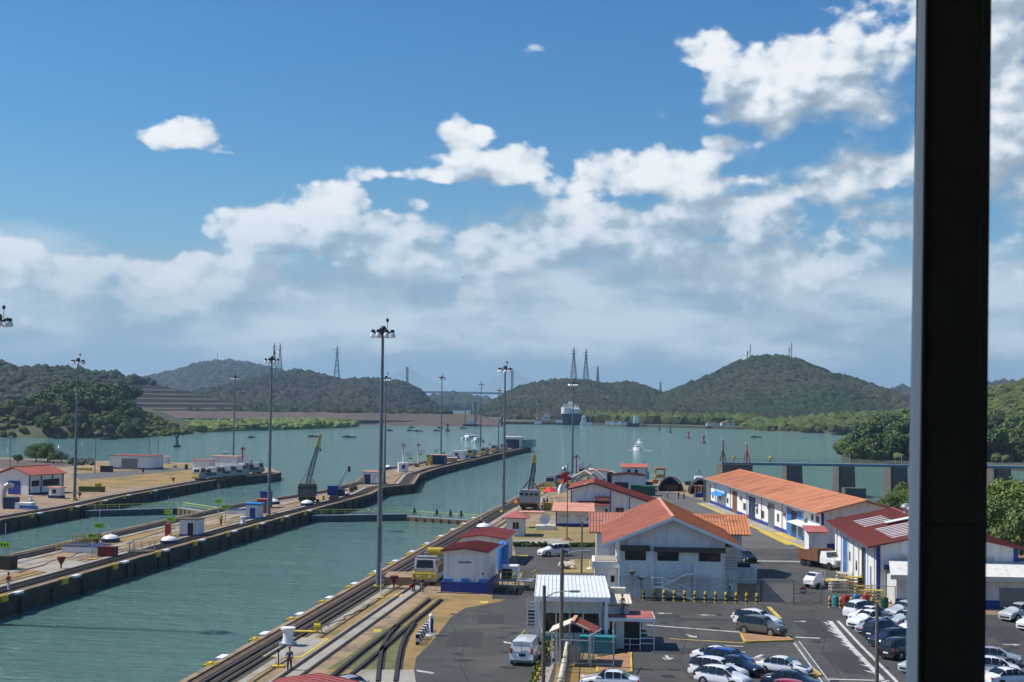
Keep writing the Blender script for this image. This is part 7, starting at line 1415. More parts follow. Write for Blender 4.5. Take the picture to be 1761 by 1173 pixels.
# ================================================================ POLES, FENCES, BOLLARDS
def street_lamp(bx, by, ty, lab, arm=None, base=None, r=.17):
    b = base or G(bx, by); h = topz(bx, ty, b); o = thing('street_lamp', lab, 'street lamp' if arm else 'pole', b); MB().tube((0, 0, -.2), (0, 0, h), r, r * .8, 10).build('pole', MT['wood_pole'], o, smooth=True)
    if arm:
        pts = [Vector((0, 0, h + arm[1])), Vector((arm[0] * .35, 0, h + arm[1] + .45)), Vector((arm[0] * .75, 0, h + arm[1] + .6)), Vector((arm[0], 0, h + arm[1] + .6))]; MB().path(pts, .045).build('arm', MT['galvanized'], o)
        e = pts[-1]; MB().box(e.x + .3, 0, e.z - .09, .8, .3, .17).build('lamp_head', MT['galvanized'], o, bevel=.05)
street_lamp(934, 1182, 1007, 'grey wooden pole with a curved lamp arm left of the guard house', (2.0, -1.0)); street_lamp(964.5, 1146, 943, 'tall brown pole with lamp arm rising before the white ribbed roof', (1.6, -.8), r=.19); street_lamp(1000, 986, 897, 'brown pole with curved lamp arm behind the white ribbed roof', (2.0, -.4), r=.14); street_lamp(1508, 1183, 1037, 'plain wooden pole among the parked cars at the right', None, r=.16)
def striped_bollard(px, py, lab, cols=('yellow_paint', 'black_metal'), h=1.05, r=.17):
    o = thing('bollard', lab, 'bollard', G(px, py), 0, 'striped bollards of the yard'); n = 5
    for i in range(n): MB().tube((0, 0, i * h / n), (0, 0, (i + 1) * h / n), r, n=12, cap=i in (0, n - 1)).build('band', MT[cols[i % 2]], o)
    MB().lathe([(r * 1.02, h), (r * .8, h + .12), (.03, h + .17)], 12).build('cap', MT[cols[0]], o)
ord_ = ['first', 'second', 'third', 'fourth', 'fifth', 'sixth', 'seventh', 'eighth', 'ninth', 'tenth', 'eleventh', 'last']
for i in range(12): striped_bollard(1106.5 + i * 17.73, 1032.5 + i * .62, ord_[i] + ' black and yellow bollard counted from the guard house along the office front')
mat('ochre_paint', (.62, .36, .14), .6, .15, 2)
for i, px in enumerate([1427, 1445.5, 1464, 1482, 1499.5]): striped_bollard(px, 1045.5 + i * .5, ['leftmost', 'second', 'middle', 'fourth', 'rightmost'][i] + ' ochre and black bollard of five before the parked white cars', ('ochre_paint', 'brown_slab'))
for px, py, m_, lab in [(1438, 1043, 'teal_plastic', 'teal drum between two ochre bollards'), (1473, 1041, 'light_blue', 'blue drum behind the ochre bollards'), (1455, 1042, 'red_paint', 'dark red gas bottle group between ochre bollards'), (1521, 1046, 'green_metal', 'tall dark green bin right of the ochre bollards'), (1490, 1040, 'red_paint', 'red crate among the yellow pallets')]:
    o = thing('drum', lab, 'drum', G(px, py)); MB().lathe([(.42, 0), (.42, .4), (.45, .42), (.42, .44), (.42, 1.1), (.38, 1.15), (.1, 1.16)], 14).build('body', MT[m_], o, smooth=True); MB().lathe([(.12, 1.16), (.12, 1.22)], 8).build('cap', MT['black_metal'], o)
for px, py, s_, m_, lab in [(1484, 1028, 1.6, 'yellow_paint', 'yellow pallet stack below the white shed'), (1502, 1036, 1.3, 'yellow_paint', 'low yellow frame right of the pallet stack'), (1442, 1018, 1.4, 'cream', 'cream rack beside the flatbed truck'), (1468, 1012, 1.5, 'yellow_paint', 'yellow trolley by the wall of the white shed'), (1485, 1011, 1.2, 'blue_paint', 'left blue bin at the shed doorway'), (1495, 1013, 1.2, 'blue_paint', 'right blue bin at the shed doorway'), (1452, 1005, 1.6, 'cream', 'tall cream shelf rack behind the flatbed truck')]:
    o = thing('rack' if m_ != 'blue_paint' else 'bin', lab, 'rack' if m_ != 'blue_paint' else 'bin', G(px, py), random.uniform(-.6, .1))
    if m_ == 'blue_paint': MB().bb(-.6, .6, -.5, .5, 0, 1.1).build('body', MT[m_], o, bevel=.05); MB().bb(-.65, .65, -.55, .55, 1.1, 1.18).build('lid', MT[m_], o)
    else:
        pset('post', MB().bb(-.04, .04, -.04, .04, 0, s_).mesh('post', MT[m_]), o, [((x, y, 0), 0) for x in (-1, 1) for y in (-.5, .5)]); pset('shelf', MB().bb(-1, 1, -.5, .5, 0, .08).mesh('shelf', MT[m_]), o, [((0, 0, z), 0) for z in np.arange(.25, s_, .35)])
def fence(pts, h, lab, step=2.6, name='chain_link_fence', wires=True, mt='grey_steel'):
    l = pts; o = thing(name, lab, 'fence', (0, 0, 0)); r = MB(); w_ = MB(); pl = []
    for a, b_ in zip(l, l[1:]):
        r.tube(a + Vector((0, 0, h)), b_ + Vector((0, 0, h)), .035, n=6); n = max(1, int((b_ - a).length / step)); pl += [(a.lerp(b_, i / n), 0) for i in range(n)]
        if wires:
            L_ = (b_ - a).length; k = int(L_ / .35)
            for i in range(-int(h / .35), k):
                u0, u1 = i * .35, i * .35 + h; z0, z1 = 0, h
                if u0 < 0: z0 = -u0; u0 = 0
                if u1 > L_: z1 -= u1 - L_; u1 = L_
                if z1 > z0: p0, p1 = a.lerp(b_, u0 / L_), a.lerp(b_, u1 / L_); w_.tube(p0 + Vector((0, 0, z0)), p1 + Vector((0, 0, z1)), .007, n=3, cap=False); p0, p1 = a.lerp(b_, 1 - u0 / L_), a.lerp(b_, 1 - u1 / L_); w_.tube(p0 + Vector((0, 0, z0)), p1 + Vector((0, 0, z1)), .007, n=3, cap=False)
    pl.append((l[-1], 0)); r.build('top_rail', MT[mt], o); pset('post', MB().tube((0, 0, 0), (0, 0, h + .05), .05, n=8).mesh('post', MT[mt]), o, pl)
    if wires: w_.build('wire_mesh', MT[mt], o, kind='stuff')
    return o
fence(gp((1066, 1030), (1252, 1034.5)), 2.5, 'chain link fence along the office front behind the bollards', 3.0); fence(gp((1252, 1034.5), (1306, 1035.5), (1365, 1036)), 2.4, 'chain link fence right of the office up to the yard gate', 3.0); fence(gp((1411, 1040), (1540, 1046)), 2.3, 'chain link fence behind the ochre bollards', 4.0)
o = thing('barrier_gate', 'open swing gate with red stop disc in the yard road', 'gate', G(1365, 1040)); MB().bar((0, 0, 0), (0, 0, 2.3), .12).bar((0, 0, 1.2), (3.0, 2.2, 1.1), .06).bar((0, 0, 2.2), (2.8, 4.2, 2.1), .06).bar((0, 0, .2), (2.8, 4.2, .2), .05).build('frame', MT['grey_steel'], o); b2_ = G(1381, 1036) - G(1365, 1040); MB().tube((b2_.x, b2_.y, 1.3), (b2_.x, b2_.y - .05, 1.3), .42, n=8).build('stop_disc', MT['red_paint'], o); MB().bb(b2_.x - .3, b2_.x + .3, b2_.y - .07, b2_.y - .052, 1.22, 1.38).build('stop_bar', MT['white_paint'], o)
o = thing('small_sign', 'small white sign with dark symbol on the fence right of the office', 'sign', G(1255, 1032)); MB().bb(-.3, .3, -.12, -.08, 1.1, 1.75).build('plate', MT['white_paint'], o); MB().lathe([(.01, 0), (.13, .01), (.01, .02)], 10).build('symbol', MT['black_metal'], o).matrix_local = Matrix.Translation((0, -.125, 1.48)) @ Matrix.Rotation(math.pi / 2, 4, 'X'); MB().bb(-.12, .12, -.135, -.12, 1.18, 1.3).build('symbol_base', MT['black_metal'], o); MB().bb(-.03, .03, -.08, -.02, 0, 1.6).build('post', MT['grey_steel'], o)
# beaded chain wall and mesh fence at the lower edge
o = thing('beaded_kerb', 'row of cream capped round kerb posts running to the lower edge', 'kerb', (0, 0, 0)); a, b_ = G(976, 1118), G(963, 1185); n = 30; pm_ = MB().lathe([(.13, 0), (.13, .5), (.2, .55), (.2, .68), (.06, .78)], 10).mesh('bead_post', MT['cream']); pset('bead_post', pm_, o, [(a.lerp(b_, i / (n - 1)), 0) for i in range(n)])
fence(gp((986, 1114), (976, 1150), (972, 1185)), 1.3, 'grey mesh fence beside the cream kerb posts', 1.6)
quad('dry_grass_verge', [(958, 1140), (986, 1112), (1030, 1128), (1030, 1160), (1010, 1180), (950, 1190)], 'dry_grass', .0165); quad('pale_walk', [(935, 1110), (952, 1108), (952, 1145), (938, 1190), (915, 1190)], 'pale_concrete', .0175)
for i, (a_, b_) in enumerate([((1000, 1162), (1014, 1168))]): MB().bar(G(*a_, .1), G(*b_, .1), .18).build('wheel_stop', MT['cream'], None, label='short cream wheel stop by the white sedan roof', cat='wheel stop')
# hedge planters: bushy plants between striped posts beside the van
lm_ = tree_meshes(31, .42, .8, .07, 260, 5, MT['leaf_bright'])
for i in range(11):
    px, py = 951 - i * 3.9, 1099 + i * 8.6; b = G(px, py); o = thing('hedge_plant', 'bright green low shrub number in the row beside the white van'.replace(' number', ''), 'shrub', b, i * 1.1, 'shrubs in the row beside the white van'); q = link('foliage', lm_[0], o); q.location.z = -.1; MB().tube((0, 0, 0), (0, 0, .4), .03).build('stem', MT['bark'], o)
    if i % 1 == 0: striped_bollard(px + 5, py + 4, 'low black and yellow post in the shrub row beside the van', h=.55, r=.11)
# striped bumper kerb and blue-white post by the curve
o = thing('signal_post', 'blue and white fat post at the bend of the road', 'post', G(741, 1093)); MB().lathe([(.55, 0), (.5, .12)], 12).build('foot', MT['white_paint'], o); MB().tube((0, 0, .1), (0, 0, 1.85), .2, n=14).build('post', MT['white_paint'], o); MB().bb(-.02, .21, -.2, .2, .3, 1.6).build('band', MT['blue_paint'], o); MB().lathe([(.22, 1.85), (.1, 2.0)], 12).build('cap', MT['white_paint'], o)
o = thing('buffer_stop', 'row of black and white checked rail blocks at the road bend', 'buffer', (0, 0, 0)); a, b_ = G(718, 1109), G(737, 1084); ck = {0: MB().bb(-.17, .17, -.17, .17, 0, .3).mesh('block', MT['black_metal']), 1: MB().bb(-.17, .17, -.17, .17, 0, .3).mesh('block', MT['white_paint'])}
for i in range(12):
    for j in range(3): q = link('block', ck[(i + j) % 2], o); q.location = a.lerp(b_, i / 11) + Vector((0, 0, j * .3))
# road hedge along the lawn
hm_ = tree_meshes(33, .8, 1.0, .11, 420, 6, MT['leaf'])
for i, px in enumerate([885, 890, 895, 900, 905, 910, 918, 927, 936]): o = thing('clipped_shrub', 'low dark shrub in the broken hedge along the lawn road', 'shrub', G(px, 940), i, 'shrubs of the broken hedge along the lawn'); link('foliage', hm_[0], o).location.z = -.3
for i in range(13): o = thing('clipped_shrub', 'low green shrub in the dense hedge before the lawn', 'shrub', G(983 + i * 4.4, 940.5), i, 'shrubs of the dense hedge before the lawn'); link('foliage', hm_[0], o).location.z = -.4
o = thing('stone_cairn', 'pile of pale stones and ornaments beside the lawn path', 'rockery', G(976, 978)); sm = MB().lathe([(.2, 0), (.32, .15), (.25, .35), (.05, .42)], 7).mesh('stone', MT['cream']); pset('stone', sm, o, [((random.uniform(-.9, .9), random.uniform(-1, 2.2), random.uniform(0, .5)), random.random() * 6) for i in range(26)])
o = thing('garden_post', 'thin white post with red tip on the small lawn', 'post', G(1014, 978)); MB().tube((0, 0, 0), (0, 0, 1.2), .05).build('post', MT['white_paint'], o); MB().tube((0, 0, 1.2), (0, 0, 1.5), .06).build('tip', MT['red_paint'], o); MB().lathe([(.4, 0), (.3, .12)], 10).build('foot', MT['white_paint'], o)
block(1026, 982, 1.2, 2.2, .35, 'low tan slab on the small lawn beside the office annex', 'cream', 'slab', 'slab')
o = thing('foreground_shelter', 'dull red roof of a low building at the lower edge', 'building', (-13.3, 91.5, 0), R(-8)); MB().bb(-2, 2, 0, 3.5, 0, 2.9).build('wall', MT['white_wall'], o); roof_slab(o, [(-2.6, -.5, 2.9), (-2.6, 4.0, 2.9), (0.2, 4.0, 3.35), (0.2, -.5, 3.35)], .12, 'roof_faded', .6); roof_slab(o, [(3.0, -.5, 2.9), (3.0, 4.0, 2.9), (0.2, 4.0, 3.35), (0.2, -.5, 3.35)], .12, 'roof_faded', .6)
thin_pole(768.5 - 651 + 479, 1148, 1122, 'x') if False else None
o = thing('marker_post', 'short dark post on a yellow foot near the capstan', 'post', G(478.5, 1147)); MB().box(0, 0, 0, 1.0, .8, .12).build('foot', MT['yellow_paint'], o); MB().tube((0, 0, .1), (0, 0, 1.3), .05).build('post', MT['black_metal'], o); MB().box(0, 0, 1.2, .2, .15, .22).build('head', MT['black_metal'], o)
o = thing('yellow_winch', 'yellow winch with a flat base beyond the pad', 'winch', G(536, 1089)); MB().bb(-1.6, .6, -.3, .5, 0, .2).build('base', MT['yellow_paint'], o); MB().tube((.2, .1, .6), (.8, .1, .6), .32, n=10).bar((.1, .1, .2), (.4, .1, 1.2), .1).bar((1.0, .1, 0), (.5, .1, 1.2), .1).build('drum', MT['yellow_paint'], o)
MB().bb(-2, 3.4, 0, 5.5, 0, .9).build('retaining_block', MT['concrete'], None, label='low concrete platform between the tallest mast and the locomotive', cat='platform').location = G(690, 1006)
# ================================================================ SMALL TREES AND BUSHES
def near_tree(k, px, py, s, lab, z=0, Y=None): return put_near(k, G(px, py, z) if Y is None else at(px, Y, z), s, lab)
def put_near(k, loc, s, lab):
    o = thing('leafy_tree' if s > .35 else 'leafy_bush', lab, 'tree' if s > .35 else 'bush', loc, random.uniform(0, 6)); o.scale = (s, s, s); link('crown', NT[k][0], o); link('trunk', NT[k][1], o); return o
NT = [tree_meshes(41, 6, 10, .26, 12000, 22, MT['leaf_bright'], .75), tree_meshes(42, 6, 9, .26, 9000, 18, MT['leaf'], .75), tree_meshes(43, 5, 7, .2, 2600, 14, MT['leaf_brown'], .8)]
for a in [(1, 1540, 892, .55, 'round green bush above the maroon roof, lower of two'), (1, 1557, 878, .6, 'green bush at the waterside left of the steel column'), (2, 1523, 880, .42, 'brown dry bush at the waterside above the ridge vents'), (0, 1575, 895, .6, 'green tree hidden by the steel column')]: near_tree(*a)
for k, px, Y, s, lab in [(0, 1712, 222, .95, 'bright green leafy tree right of the column below the spillway'), (0, 1750, 214, 1.05, 'large bright green tree at the right edge below the spillway'), (1, 1735, 205, .9, 'darker green tree behind the small red eave'), (1, 1785, 190, 1.1, 'tree cut by the right edge beside the lean-to'), (1, 1690, 240, .9, 'tree behind the steel column'), (2, 1722, 262, .75, 'bare grey tree before the right spillway pier'), (1, 1765, 250, .8, 'green tree at the water right of the bare tree')]: near_tree(k, px, 0, s, lab, Y=Y)
for k, px, py, s, lab in [(1, 62, 794, .62, 'dark round tree on the far wall bank, left part of a pair'), (1, 82, 795, .66, 'dark round tree on the far wall bank, right part of a pair'), (0, 92, 798, .36, 'bright low bush in front of the dark round trees'), (2, 106, 796, .5, 'bare grey shrub right of the dark round trees'), (0, 30, 798, .3, 'low pale bush left of the dark round trees'), (1, 125, 800, .26, 'small dark scrub on the red soil')]: near_tree(k, px, py, s, lab)
for i in range(26):
    px, py = random.uniform(118, 158), random.uniform(793, 800); o = MB().lathe([(.5, 0), (.9, .4), (.6, 1.0), (.1, 1.2)], 6).build('boulder', MT['stone'], None, label='dark boulder on the breakwater heap of the far wall', cat='boulder', group='boulders of the breakwater heap'); o.location = G(px, py); o.rotation_euler = (0, 0, random.random() * 6); o.scale = (random.uniform(.6, 1.3),) * 3
block(181, 812, 3.2, 2, 1.7, 'dark grey crate left of the low white building', 'black_metal'); block(143, 809, 4.2, 1.5, .7, 'yellow barrier frame on the far wall road', 'yellow_paint', 'barrier', 'barrier')
block(155, 846, 5.5, 2, 1.1, 'green tarpaulin covered pipes on the brown lawn', 'marsh', 'pipe_stack', 'pipe stack'); block(167, 846, 1.1, 1.1, 1.9, 'yellow upright valve box at the end of the pipes', 'yellow_paint', 'valve_box', 'valve box')
# ================================================================ BOATS AND BUOYS
def buoy(px, py, mt, lab, s=1.0):
    o = thing('buoy', lab, 'buoy', G(px, py, WZ)); MB().lathe([(.9 * s, -.3), (1.5 * s, .2), (1.5 * s, .8 * s), (.9 * s, 1.1 * s)], 12).build('float', MT[mt], o); MB().lathe([(.7 * s, 1.1 * s), (.3 * s, 3.6 * s), (.75 * s, 3.65 * s), (.75 * s, 4.6 * s), (.2 * s, 5.0 * s)], 8).build('tower', MT[mt], o)
mat('buoy_red', (.30, .05, .05), .6, .1, 1); mat('buoy_green', (.01, .07, .05), .6, .1, 1)
for a in [(1210, 762, 'buoy_red', 'nearest red buoy off the right shore'), (1184, 754, 'buoy_red', 'second red buoy off the right shore', .95), (1153, 744, 'buoy_green', 'dark buoy between the motor boat and the far shore', .9), (1134, 739, 'buoy_green', 'small dark buoy near the far wooded shore', .8), (304, 769, 'buoy_green', 'dark green buoy off the wooded left shore', 1.25), (769.5, 742, 'buoy_green', 'dark green buoy left of the catamaran', 1.3)]: buoy(*a)
def dinghy(px, py, lab, L_=5.5, rz=0, mt='black_metal'):
    o = thing('small_boat', lab, 'boat', G(px, py, WZ), rz, 'small moored boats on the lake'); MB().prism([(-L_ / 2, -.9), (L_ * .3, -.9), (L_ / 2, 0), (L_ * .3, .9), (-L_ / 2, .9)], -.2, .8).build('hull', MT[mt], o); MB().bb(-L_ * .3, 0, -.5, .5, .8, 1.4).build('engine', MT['grey_steel'], o)
for i, (px, py, L_) in enumerate([(104, 755, 7), (187, 756.5, 9), (433, 753, 4), (539, 751.5, 7), (601, 752.5, 9), (671, 741, 5), (705, 741, 5), (708, 735.5, 5), (719.5, 742, 7), (751, 741.5, 6), (757, 736.5, 6), (796, 737, 6), (861, 733, 4), (1300, 752.5, 8)]):
    dinghy(px, py, 'dark small boat ' + ['under the left shore wood', 'near the left buoy under the wood', 'left of the tall masts, very small', 'left of two beyond the grey crane', 'right of two beyond the grey crane', 'just right of the tallest mast', 'first of the cluster off the earth bank', 'behind the cluster off the earth bank', 'widest of the cluster off the earth bank', 'left of the approach wall mast', 'right behind the approach wall mast', 'right of the green buoy', 'tiny, near the far mast', 'before the wooded point at the right'][i], L_)
def catamaran(px, py, ty, lab, s=1.0):
    b = G(px, py, WZ); o = thing('sailing_catamaran', lab, 'sailing boat', b, .5); h = topz(px, ty, b) - WZ
    for sy in (-1, 1): MB().prism([(-5 * s, sy * 2.2 * s - .6), (3.5 * s, sy * 2.2 * s - .6), (5 * s, sy * 2.2 * s), (3.5 * s, sy * 2.2 * s + .6), (-5 * s, sy * 2.2 * s + .6)], 0, 1.4).build('hull', MT['white_paint'], o)
    MB().bb(-3.5 * s, 2 * s, -2.4 * s, 2.4 * s, 1.2, 2.6).build('cabin', MT['white_paint'], o, bevel=.2); MB().bb(-2.8 * s, 1.6 * s, -2.45 * s, 2.45 * s, 1.8, 2.2).build('window_band', MT['dark_glass'], o); MB().tube((0, 0, 2.5), (0, 0, h), .13, .08, 6).build('mast', MT['galvanized'], o); MB().tube((0, 0, 3.6), (-4 * s, 0, 3.7), .18, n=6).build('boom', MT['white_paint'], o)
catamaran(812, 755.5, 690, 'white sailing catamaran with a tall mast beyond the approach wall', 1.2); catamaran(822.5, 760, 700, 'smaller white sailboat beside the catamaran', .7)
def motorboat(px, py, lab, s, rz, mast=0):
    b = G(px, py, WZ); o = thing('motor_boat', lab, 'motor boat', b, rz); MB().add([(-5 * s, -1.7 * s, 0), (3 * s, -1.7 * s, 0), (5.3 * s, 0, 0), (3 * s, 1.7 * s, 0), (-5 * s, 1.7 * s, 0), (-5 * s, -2 * s, 1.9 * s), (3.2 * s, -2 * s, 2.1 * s), (6.2 * s, 0, 2.7 * s), (3.2 * s, 2 * s, 2.1 * s), (-5 * s, 2 * s, 1.9 * s)], [(4, 3, 2, 1, 0), (5, 6, 7, 8, 9), (0, 1, 6, 5), (1, 2, 7, 6), (2, 3, 8, 7), (3, 4, 9, 8), (4, 0, 5, 9)]).build('hull', MT['white_paint'], o)
    c = MB().bb(-3.2 * s, 1.6 * s, -1.5 * s, 1.5 * s, 2.0 * s, 3.6 * s).build('cabin', MT['white_paint'], o, bevel=.15); MB().bb(-3.0 * s, 1.68 * s, -1.56 * s, 1.56 * s, 2.7 * s, 3.2 * s).build('window_band', MT['dark_glass'], o); MB().bb(-2.6 * s, .6 * s, -1.3 * s, 1.3 * s, 4.9 * s, 5.05 * s).build('sun_roof', MT['white_paint'], o); pset('post', MB().bb(-.05, .05, -.05, .05, 3.6 * s, 4.9 * s).mesh('post', MT['galvanized']), o, [((x * s, y * s, 0), 0) for x in (-2.4, .4) for y in (-1.2, 1.2)])
    if mast: MB().tube((-1.0 * s, 0, 5 * s), (-1.0 * s, 0, mast), .1, n=6).build('mast', MT['galvanized'], o)
    return b
b = motorboat(1096, 774.5, 'white motor boat with flybridge coming towards the locks', .72, R(-78)); motorboat(1101, 762, 'white boat with a tall mast behind the approaching motor boat', .6, R(-70), 17)
wk = [(b.x - 4, b.y - 3), (b.x + 6, b.y - 3.5), (b.x + 9, b.y + 1), (b.x + 3, b.y + .5), (b.x - 2, b.y + .5), (b.x - 8, b.y + 1.5)]; area('boat_wake', wk, 'wake' if mat('wake', (.6, .68, .66), .6, .2, 1, dirt=(.12, .22, .2), dscale=.9, damt=.9) is None else 'wake', WZ + .04, 'stuff')
# ================================================================ PEOPLE
def skin_mesh(name, pts, edges, radii, mt, root=0, sub=1):
    me = bpy.data.meshes.new('t'); me.from_pydata(pts, edges, []); ob = bpy.data.objects.new('t', me); COL.objects.link(ob); md = ob.modifiers.new('s', 'SKIN'); sv_ = me.skin_vertices[0].data
    for i, r in enumerate(radii): sv_[i].radius = (r if isinstance(r, tuple) else (r, r)); sv_[i].use_root = i == root
    s2 = ob.modifiers.new('u', 'SUBSURF'); s2.levels = sub; dg = bpy.context.evaluated_depsgraph_get(); dg.update(); out = bpy.data.meshes.new_from_object(ob.evaluated_get(dg)); out.name = name; out.materials.clear(); out.materials.append(MT[mt]); out.polygons.foreach_set('use_smooth', [True] * len(out.polygons)); bpy.data.objects.remove(ob); return out
def pose(walk=.0, arm=0.0):
    w = walk; P = [(0, 0, .95), (0, 0, 1.15), (0, .0, 1.38), (0, 0, 1.50), (0, .02, 1.62), (0, .02, 1.72),
       (.10, 0, .90), (.11, .12 * w, .50), (.11, -.05 * w + .18 * w, .08), (.11, .26 * w - .14, .04), (-.10, 0, .90), (-.11, .02 - .10 * w, .50), (-.11, -.32 * w, .10), (-.11, -.32 * w - .14, .05),
       (.19, 0, 1.41), (.25, .03, 1.14), (.27, -.08 - arm * .2, .90 + arm * .15), (.27, -.11 - arm * .24, .80 + arm * .15), (-.19, 0, 1.41), (-.25, .02, 1.14), (-.27, -.06, .90), (-.27, -.08, .80)]
    E_ = [(0, 1), (1, 2), (2, 3), (3, 4), (4, 5), (0, 6), (6, 7), (7, 8), (8, 9), (0, 10), (10, 11), (11, 12), (12, 13), (2, 14), (14, 15), (15, 16), (16, 17), (2, 18), (18, 19), (19, 20), (20, 21)]
    R1 = [(.145, .10), (.13, .10), (.155, .105), .055, (.085, .10), (.07, .08), .09, .06, .045, .035, .09, .06, .045, .035, .055, .045, .035, .04, .055, .045, .035, .04]
    return P, E_, R1
def parts(walk, arm):
    P, E_, R1 = pose(walk, arm); body = skin_mesh('body', P, E_, R1, 'skin'); g_ = lambda r, a: tuple(x + a for x in r) if isinstance(r, tuple) else r + a
    si = [0, 1, 2, 14, 15, 18, 19]; se = [(0, 1), (1, 2), (2, 3), (3, 4), (2, 5), (5, 6)]; sh = skin_mesh('shirt', [P[i] for i in si], se, [g_(R1[i], .022) for i in si], 'skin')
    ti = [0, 6, 7, 8, 10, 11, 12]; te = [(0, 1), (1, 2), (2, 3), (0, 4), (4, 5), (5, 6)]; tr = skin_mesh('trousers', [P[i] for i in ti], te, [g_(R1[i], .024) for i in ti], 'skin'); return body, sh, tr
PP = [parts(0.15, 0), parts(.8, .6)]
shoe = MB().bb(-.05, .05, -.2, .08, 0, .1).mesh('shoe', MT['black_metal']); hat_m = {}
mat('cloth_dark', (.02, .022, .03), .85, .1, 3); mat('cloth_blue', (.03, .10, .28), .85, .1, 3); mat('cloth_white', (.7, .7, .7), .85, .05, 3); mat('cloth_red', (.35, .04, .05), .85, .1, 3); mat('helmet_orange', (.75, .22, .02), .4, .05, 3); mat('cloth_lime', (.45, .6, .03), .7, .05, 3); mat('cloth_grey', (.15, .16, .2), .85, .1, 3)
def clothed(mesh, mt, cache={}):
    if (mesh.name, mt) not in cache: m = mesh.copy(); m.materials.clear(); m.materials.append(MT[mt]); cache[(mesh.name, mt)] = m
    return cache[(mesh.name, mt)]
def person(px, py, lab, shirt, trou, hat, rz=0, ps=0, z=0, loc=None, h=1.0):
    o = thing('person', lab, 'person', loc or G(px, py, z + .0), rz); o.scale = (h,) * 3; B_, S_, T_ = PP[ps]; link('body', B_, o); link('shirt', clothed(S_, shirt), o); link('trousers', clothed(T_, trou), o)
    hh = MB().lathe([(.115, 1.70), (.112, 1.76), (.08, 1.82), (.02, 1.845)], 12, (0, .02, 0)).bb(-.08, .08, -.2, -.05, 1.70, 1.72).build('helmet' if 'helmet' in hat else 'hair' if hat == 'cloth_dark' else 'cap', MT[hat], o); P = pose(.15 if ps == 0 else .8)[0]
    for i in (8, 12): q = link('shoe', shoe, o); q.location = (P[i][0], P[i][1], 0 if P[i][2] < .2 else .02)
    nz_ = MB().lathe([(.018, 0), (.004, .04)], 6).build('nose', MT['skin'], o); nz_.location = (0, -.075, 1.635); nz_.rotation_euler = (R(75), 0, 0); return o
person(497.5, 1152, 'person in blue shirt and dark trousers walking away beside the rails', 'cloth_blue', 'cloth_dark', 'red_paint', math.pi, 1); person(711, 1017, 'person in dark work clothes holding a red bucket on the track', 'cloth_dark', 'cloth_dark', 'cloth_dark', 2.6, 0); person(724.5, 1018, 'person with orange helmet and dark clothes on the track', 'cloth_dark', 'cloth_grey', 'helmet_orange', 2.9, 1)
o = thing('red_bucket', 'red bucket held by the person on the track', 'bucket', G(706, 1017) + Vector((0, 0, .45))); MB().lathe([(.14, 0), (.2, .34)], 12).build('bucket', MT['red_umbrella'], o); MB().path([(-.19, 0, .33), (0, 0, .52), (.19, 0, .33)], .012).build('handle', MT['grey_steel'], o)
person(14, 1017, 'person in red shirt and pale trousers at the left end of the centre wall', 'cloth_red', 'cloth_white', 'cloth_dark', 1.2, 1, h=1.15)
o_p = person(0, 0, 'person in white shirt and dark cap standing on the guard house slab', 'cloth_white', 'cloth_grey', 'cloth_dark', .3, 0, loc=Vector((10.1, 127.2, 2.84)))
for a in [(1148, 856, 'dark dressed person alone in the yard lane', 'cloth_white', 'cloth_dark', 1.5), (1167, 858, 'left one of two persons walking in the yard lane', 'cloth_dark', 'cloth_dark', 1), (1176, 858, 'right one of two persons walking in the yard lane', 'cloth_grey', 'cloth_dark', 2), (936, 872, 'leftmost person of the group by the right crane', 'cloth_dark', 'cloth_dark', 0), (941, 868, 'person under the red parasol', 'cloth_grey', 'cloth_dark', 1), (949, 872, 'person with lime vest beside the yellow stand', 'cloth_lime', 'cloth_dark', 2), (926, 880, 'person in dark clothes before the right crane', 'cloth_dark', 'cloth_dark', 2.2), (932, 881, 'person in dark clothes right of the crane front', 'cloth_dark', 'cloth_grey', .4), (960, 876, 'person with orange helmet left of the hall wall', 'cloth_grey', 'cloth_dark', 3)]:
    person(a[0], a[1], a[2], a[3], a[4], 'helmet_orange' if 'orange' in a[2] else 'cloth_dark', a[5], random.choice([0, 1]))
o = thing('lake_bird', 'small dark bird high in the sky above the bridge', 'bird', atz(797, 478, 260)) ; MB().add([(0, 0, 0), (-.5, .1, .22), (-.15, .25, .05), (.5, .1, .22), (.15, .25, .05), (0, -.3, 0)], [(0, 1, 2), (0, 4, 3), (5, 0, 2), (5, 4, 0)]).build('wings', MT['black_metal'], o); MB().tube((0, -.35, 0), (0, .35, 0), .07, .03).build('body', MT['black_metal'], o)

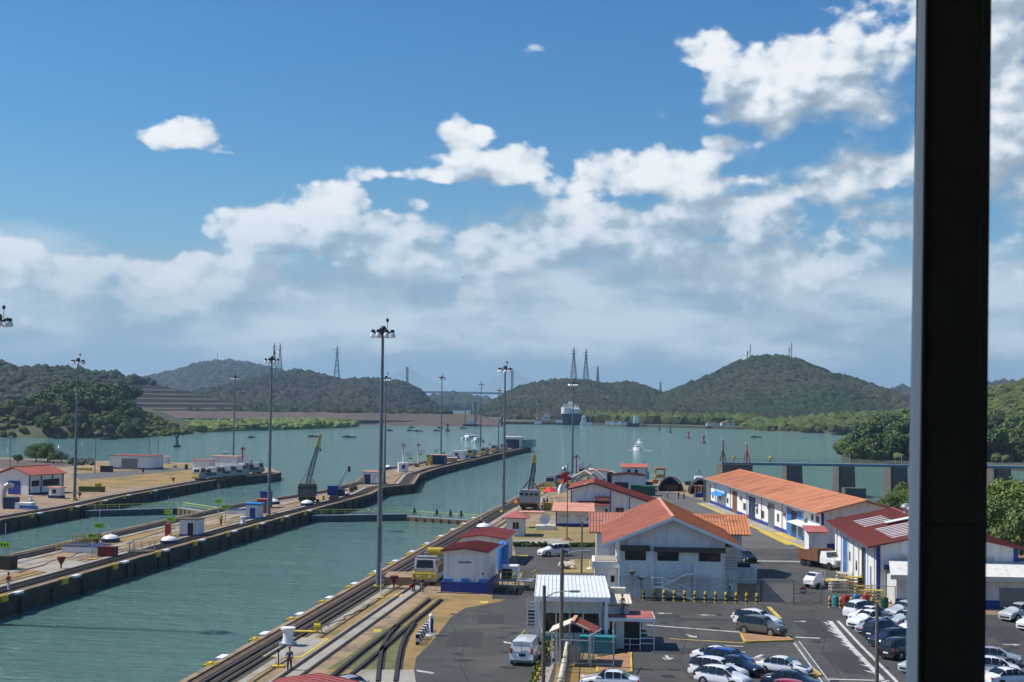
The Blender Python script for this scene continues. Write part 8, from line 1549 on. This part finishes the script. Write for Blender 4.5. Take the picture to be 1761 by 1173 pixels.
# ================================================================ LOOSE GEAR ON THE WALLS
GL_ = [('orange', 'helmet_orange'), ('rusty', 'rust'), ('white', 'white_paint'), ('dark', 'black_metal'), ('yellow', 'yellow_paint'), ('grey', 'galvanized'), ('navy', 'navy')]
bx_m = {m_: [MB().bb(-.6, .6, -.5, .5, 0, .9).bb(-.64, .64, -.54, .54, .9, .98).mesh('body', MT[m_]), MB().lathe([(.4, 0), (.42, .5), (.4, 1.1), (.2, 1.15)], 10).mesh('body', MT[m_])] for _, m_ in GL_}
def gear(a, b, n, off, where, grp):
    for i in range(n):
        u = (i + random.random() * .7) / n; cname, m_ = random.choice(GL_); k = random.random() < .4; p = G(a[0] + (b[0] - a[0]) * u, a[1] + (b[1] - a[1]) * u + random.uniform(-off, off)); o = link('drum' if k else 'gear_box', bx_m[m_][int(k)], None, label=cname + (' drum' if k else ' gear box') + ' in the ' + ('near' if u < .33 else 'middle' if u < .67 else 'far') + ' third of the ' + where, cat='drum' if k else 'gear box', group=grp)
        o.location = p; o.rotation_euler.z = random.random() * 3; s_ = random.uniform(.7, 1.5); o.scale = (s_, s_, s_ * random.uniform(.7, 1.2))
gear((715, 804), (898, 768), 34, 1.2, 'crowded approach wall', 'loose gear along the approach wall'); gear((930, 850), (1030, 824), 18, 4, 'far right bank yard', 'loose gear on the far right bank'); gear((1060, 832), (1190, 838), 12, 5, 'lane end behind the containers', 'loose gear behind the containers')
gear((300, 806), (440, 800), 10, 3, 'far wall behind the locomotives', 'loose gear behind the parked locomotives'); gear((540, 866), (620, 840), 7, 3, 'centre wall by the cranes', 'loose gear by the centre wall cranes'); gear((890, 868), (935, 858), 6, 4, 'bank before the right crane', 'loose gear by the right crane')
for i, (a, b) in enumerate([((30, 985), (150, 948)), ((215, 935), (300, 908)), ((395, 893), (520, 862)), ((560, 1080), (640, 1040)), ((620, 835), (700, 812))]):
    p0, p1 = G(*a), G(*b); l = []; n = 12
    for k in range(n + 1): q = p0.lerp(p1, k / n); l.append(q + Vector((random.uniform(-.35, .35), random.uniform(-.35, .35), .05)))
    MB().path(l, .05, 5).build('hose', MT['black_metal'], None, label=['black hose lying along the near left end of the centre wall', 'black hose lying before the white hut', 'black hose lying between the blue roofed hut and the grey crane', 'black hose lying on the grass by the near rails', 'black hose lying by the navy doored hut'][i], cat='hose')
for a in [(380, 903, 'lone person in lime vest on the centre wall before the blue roofed hut', 'cloth_lime', 'cloth_dark', .5), (602, 846, 'person in orange helmet on the centre wall past the davit crane', 'cloth_grey', 'cloth_dark', 2), (742, 801, 'person beside the blue cabin on the approach wall', 'cloth_dark', 'cloth_dark', 1)]:
    person(a[0], a[1], a[2], a[3], a[4], 'helmet_orange', a[5], 1)
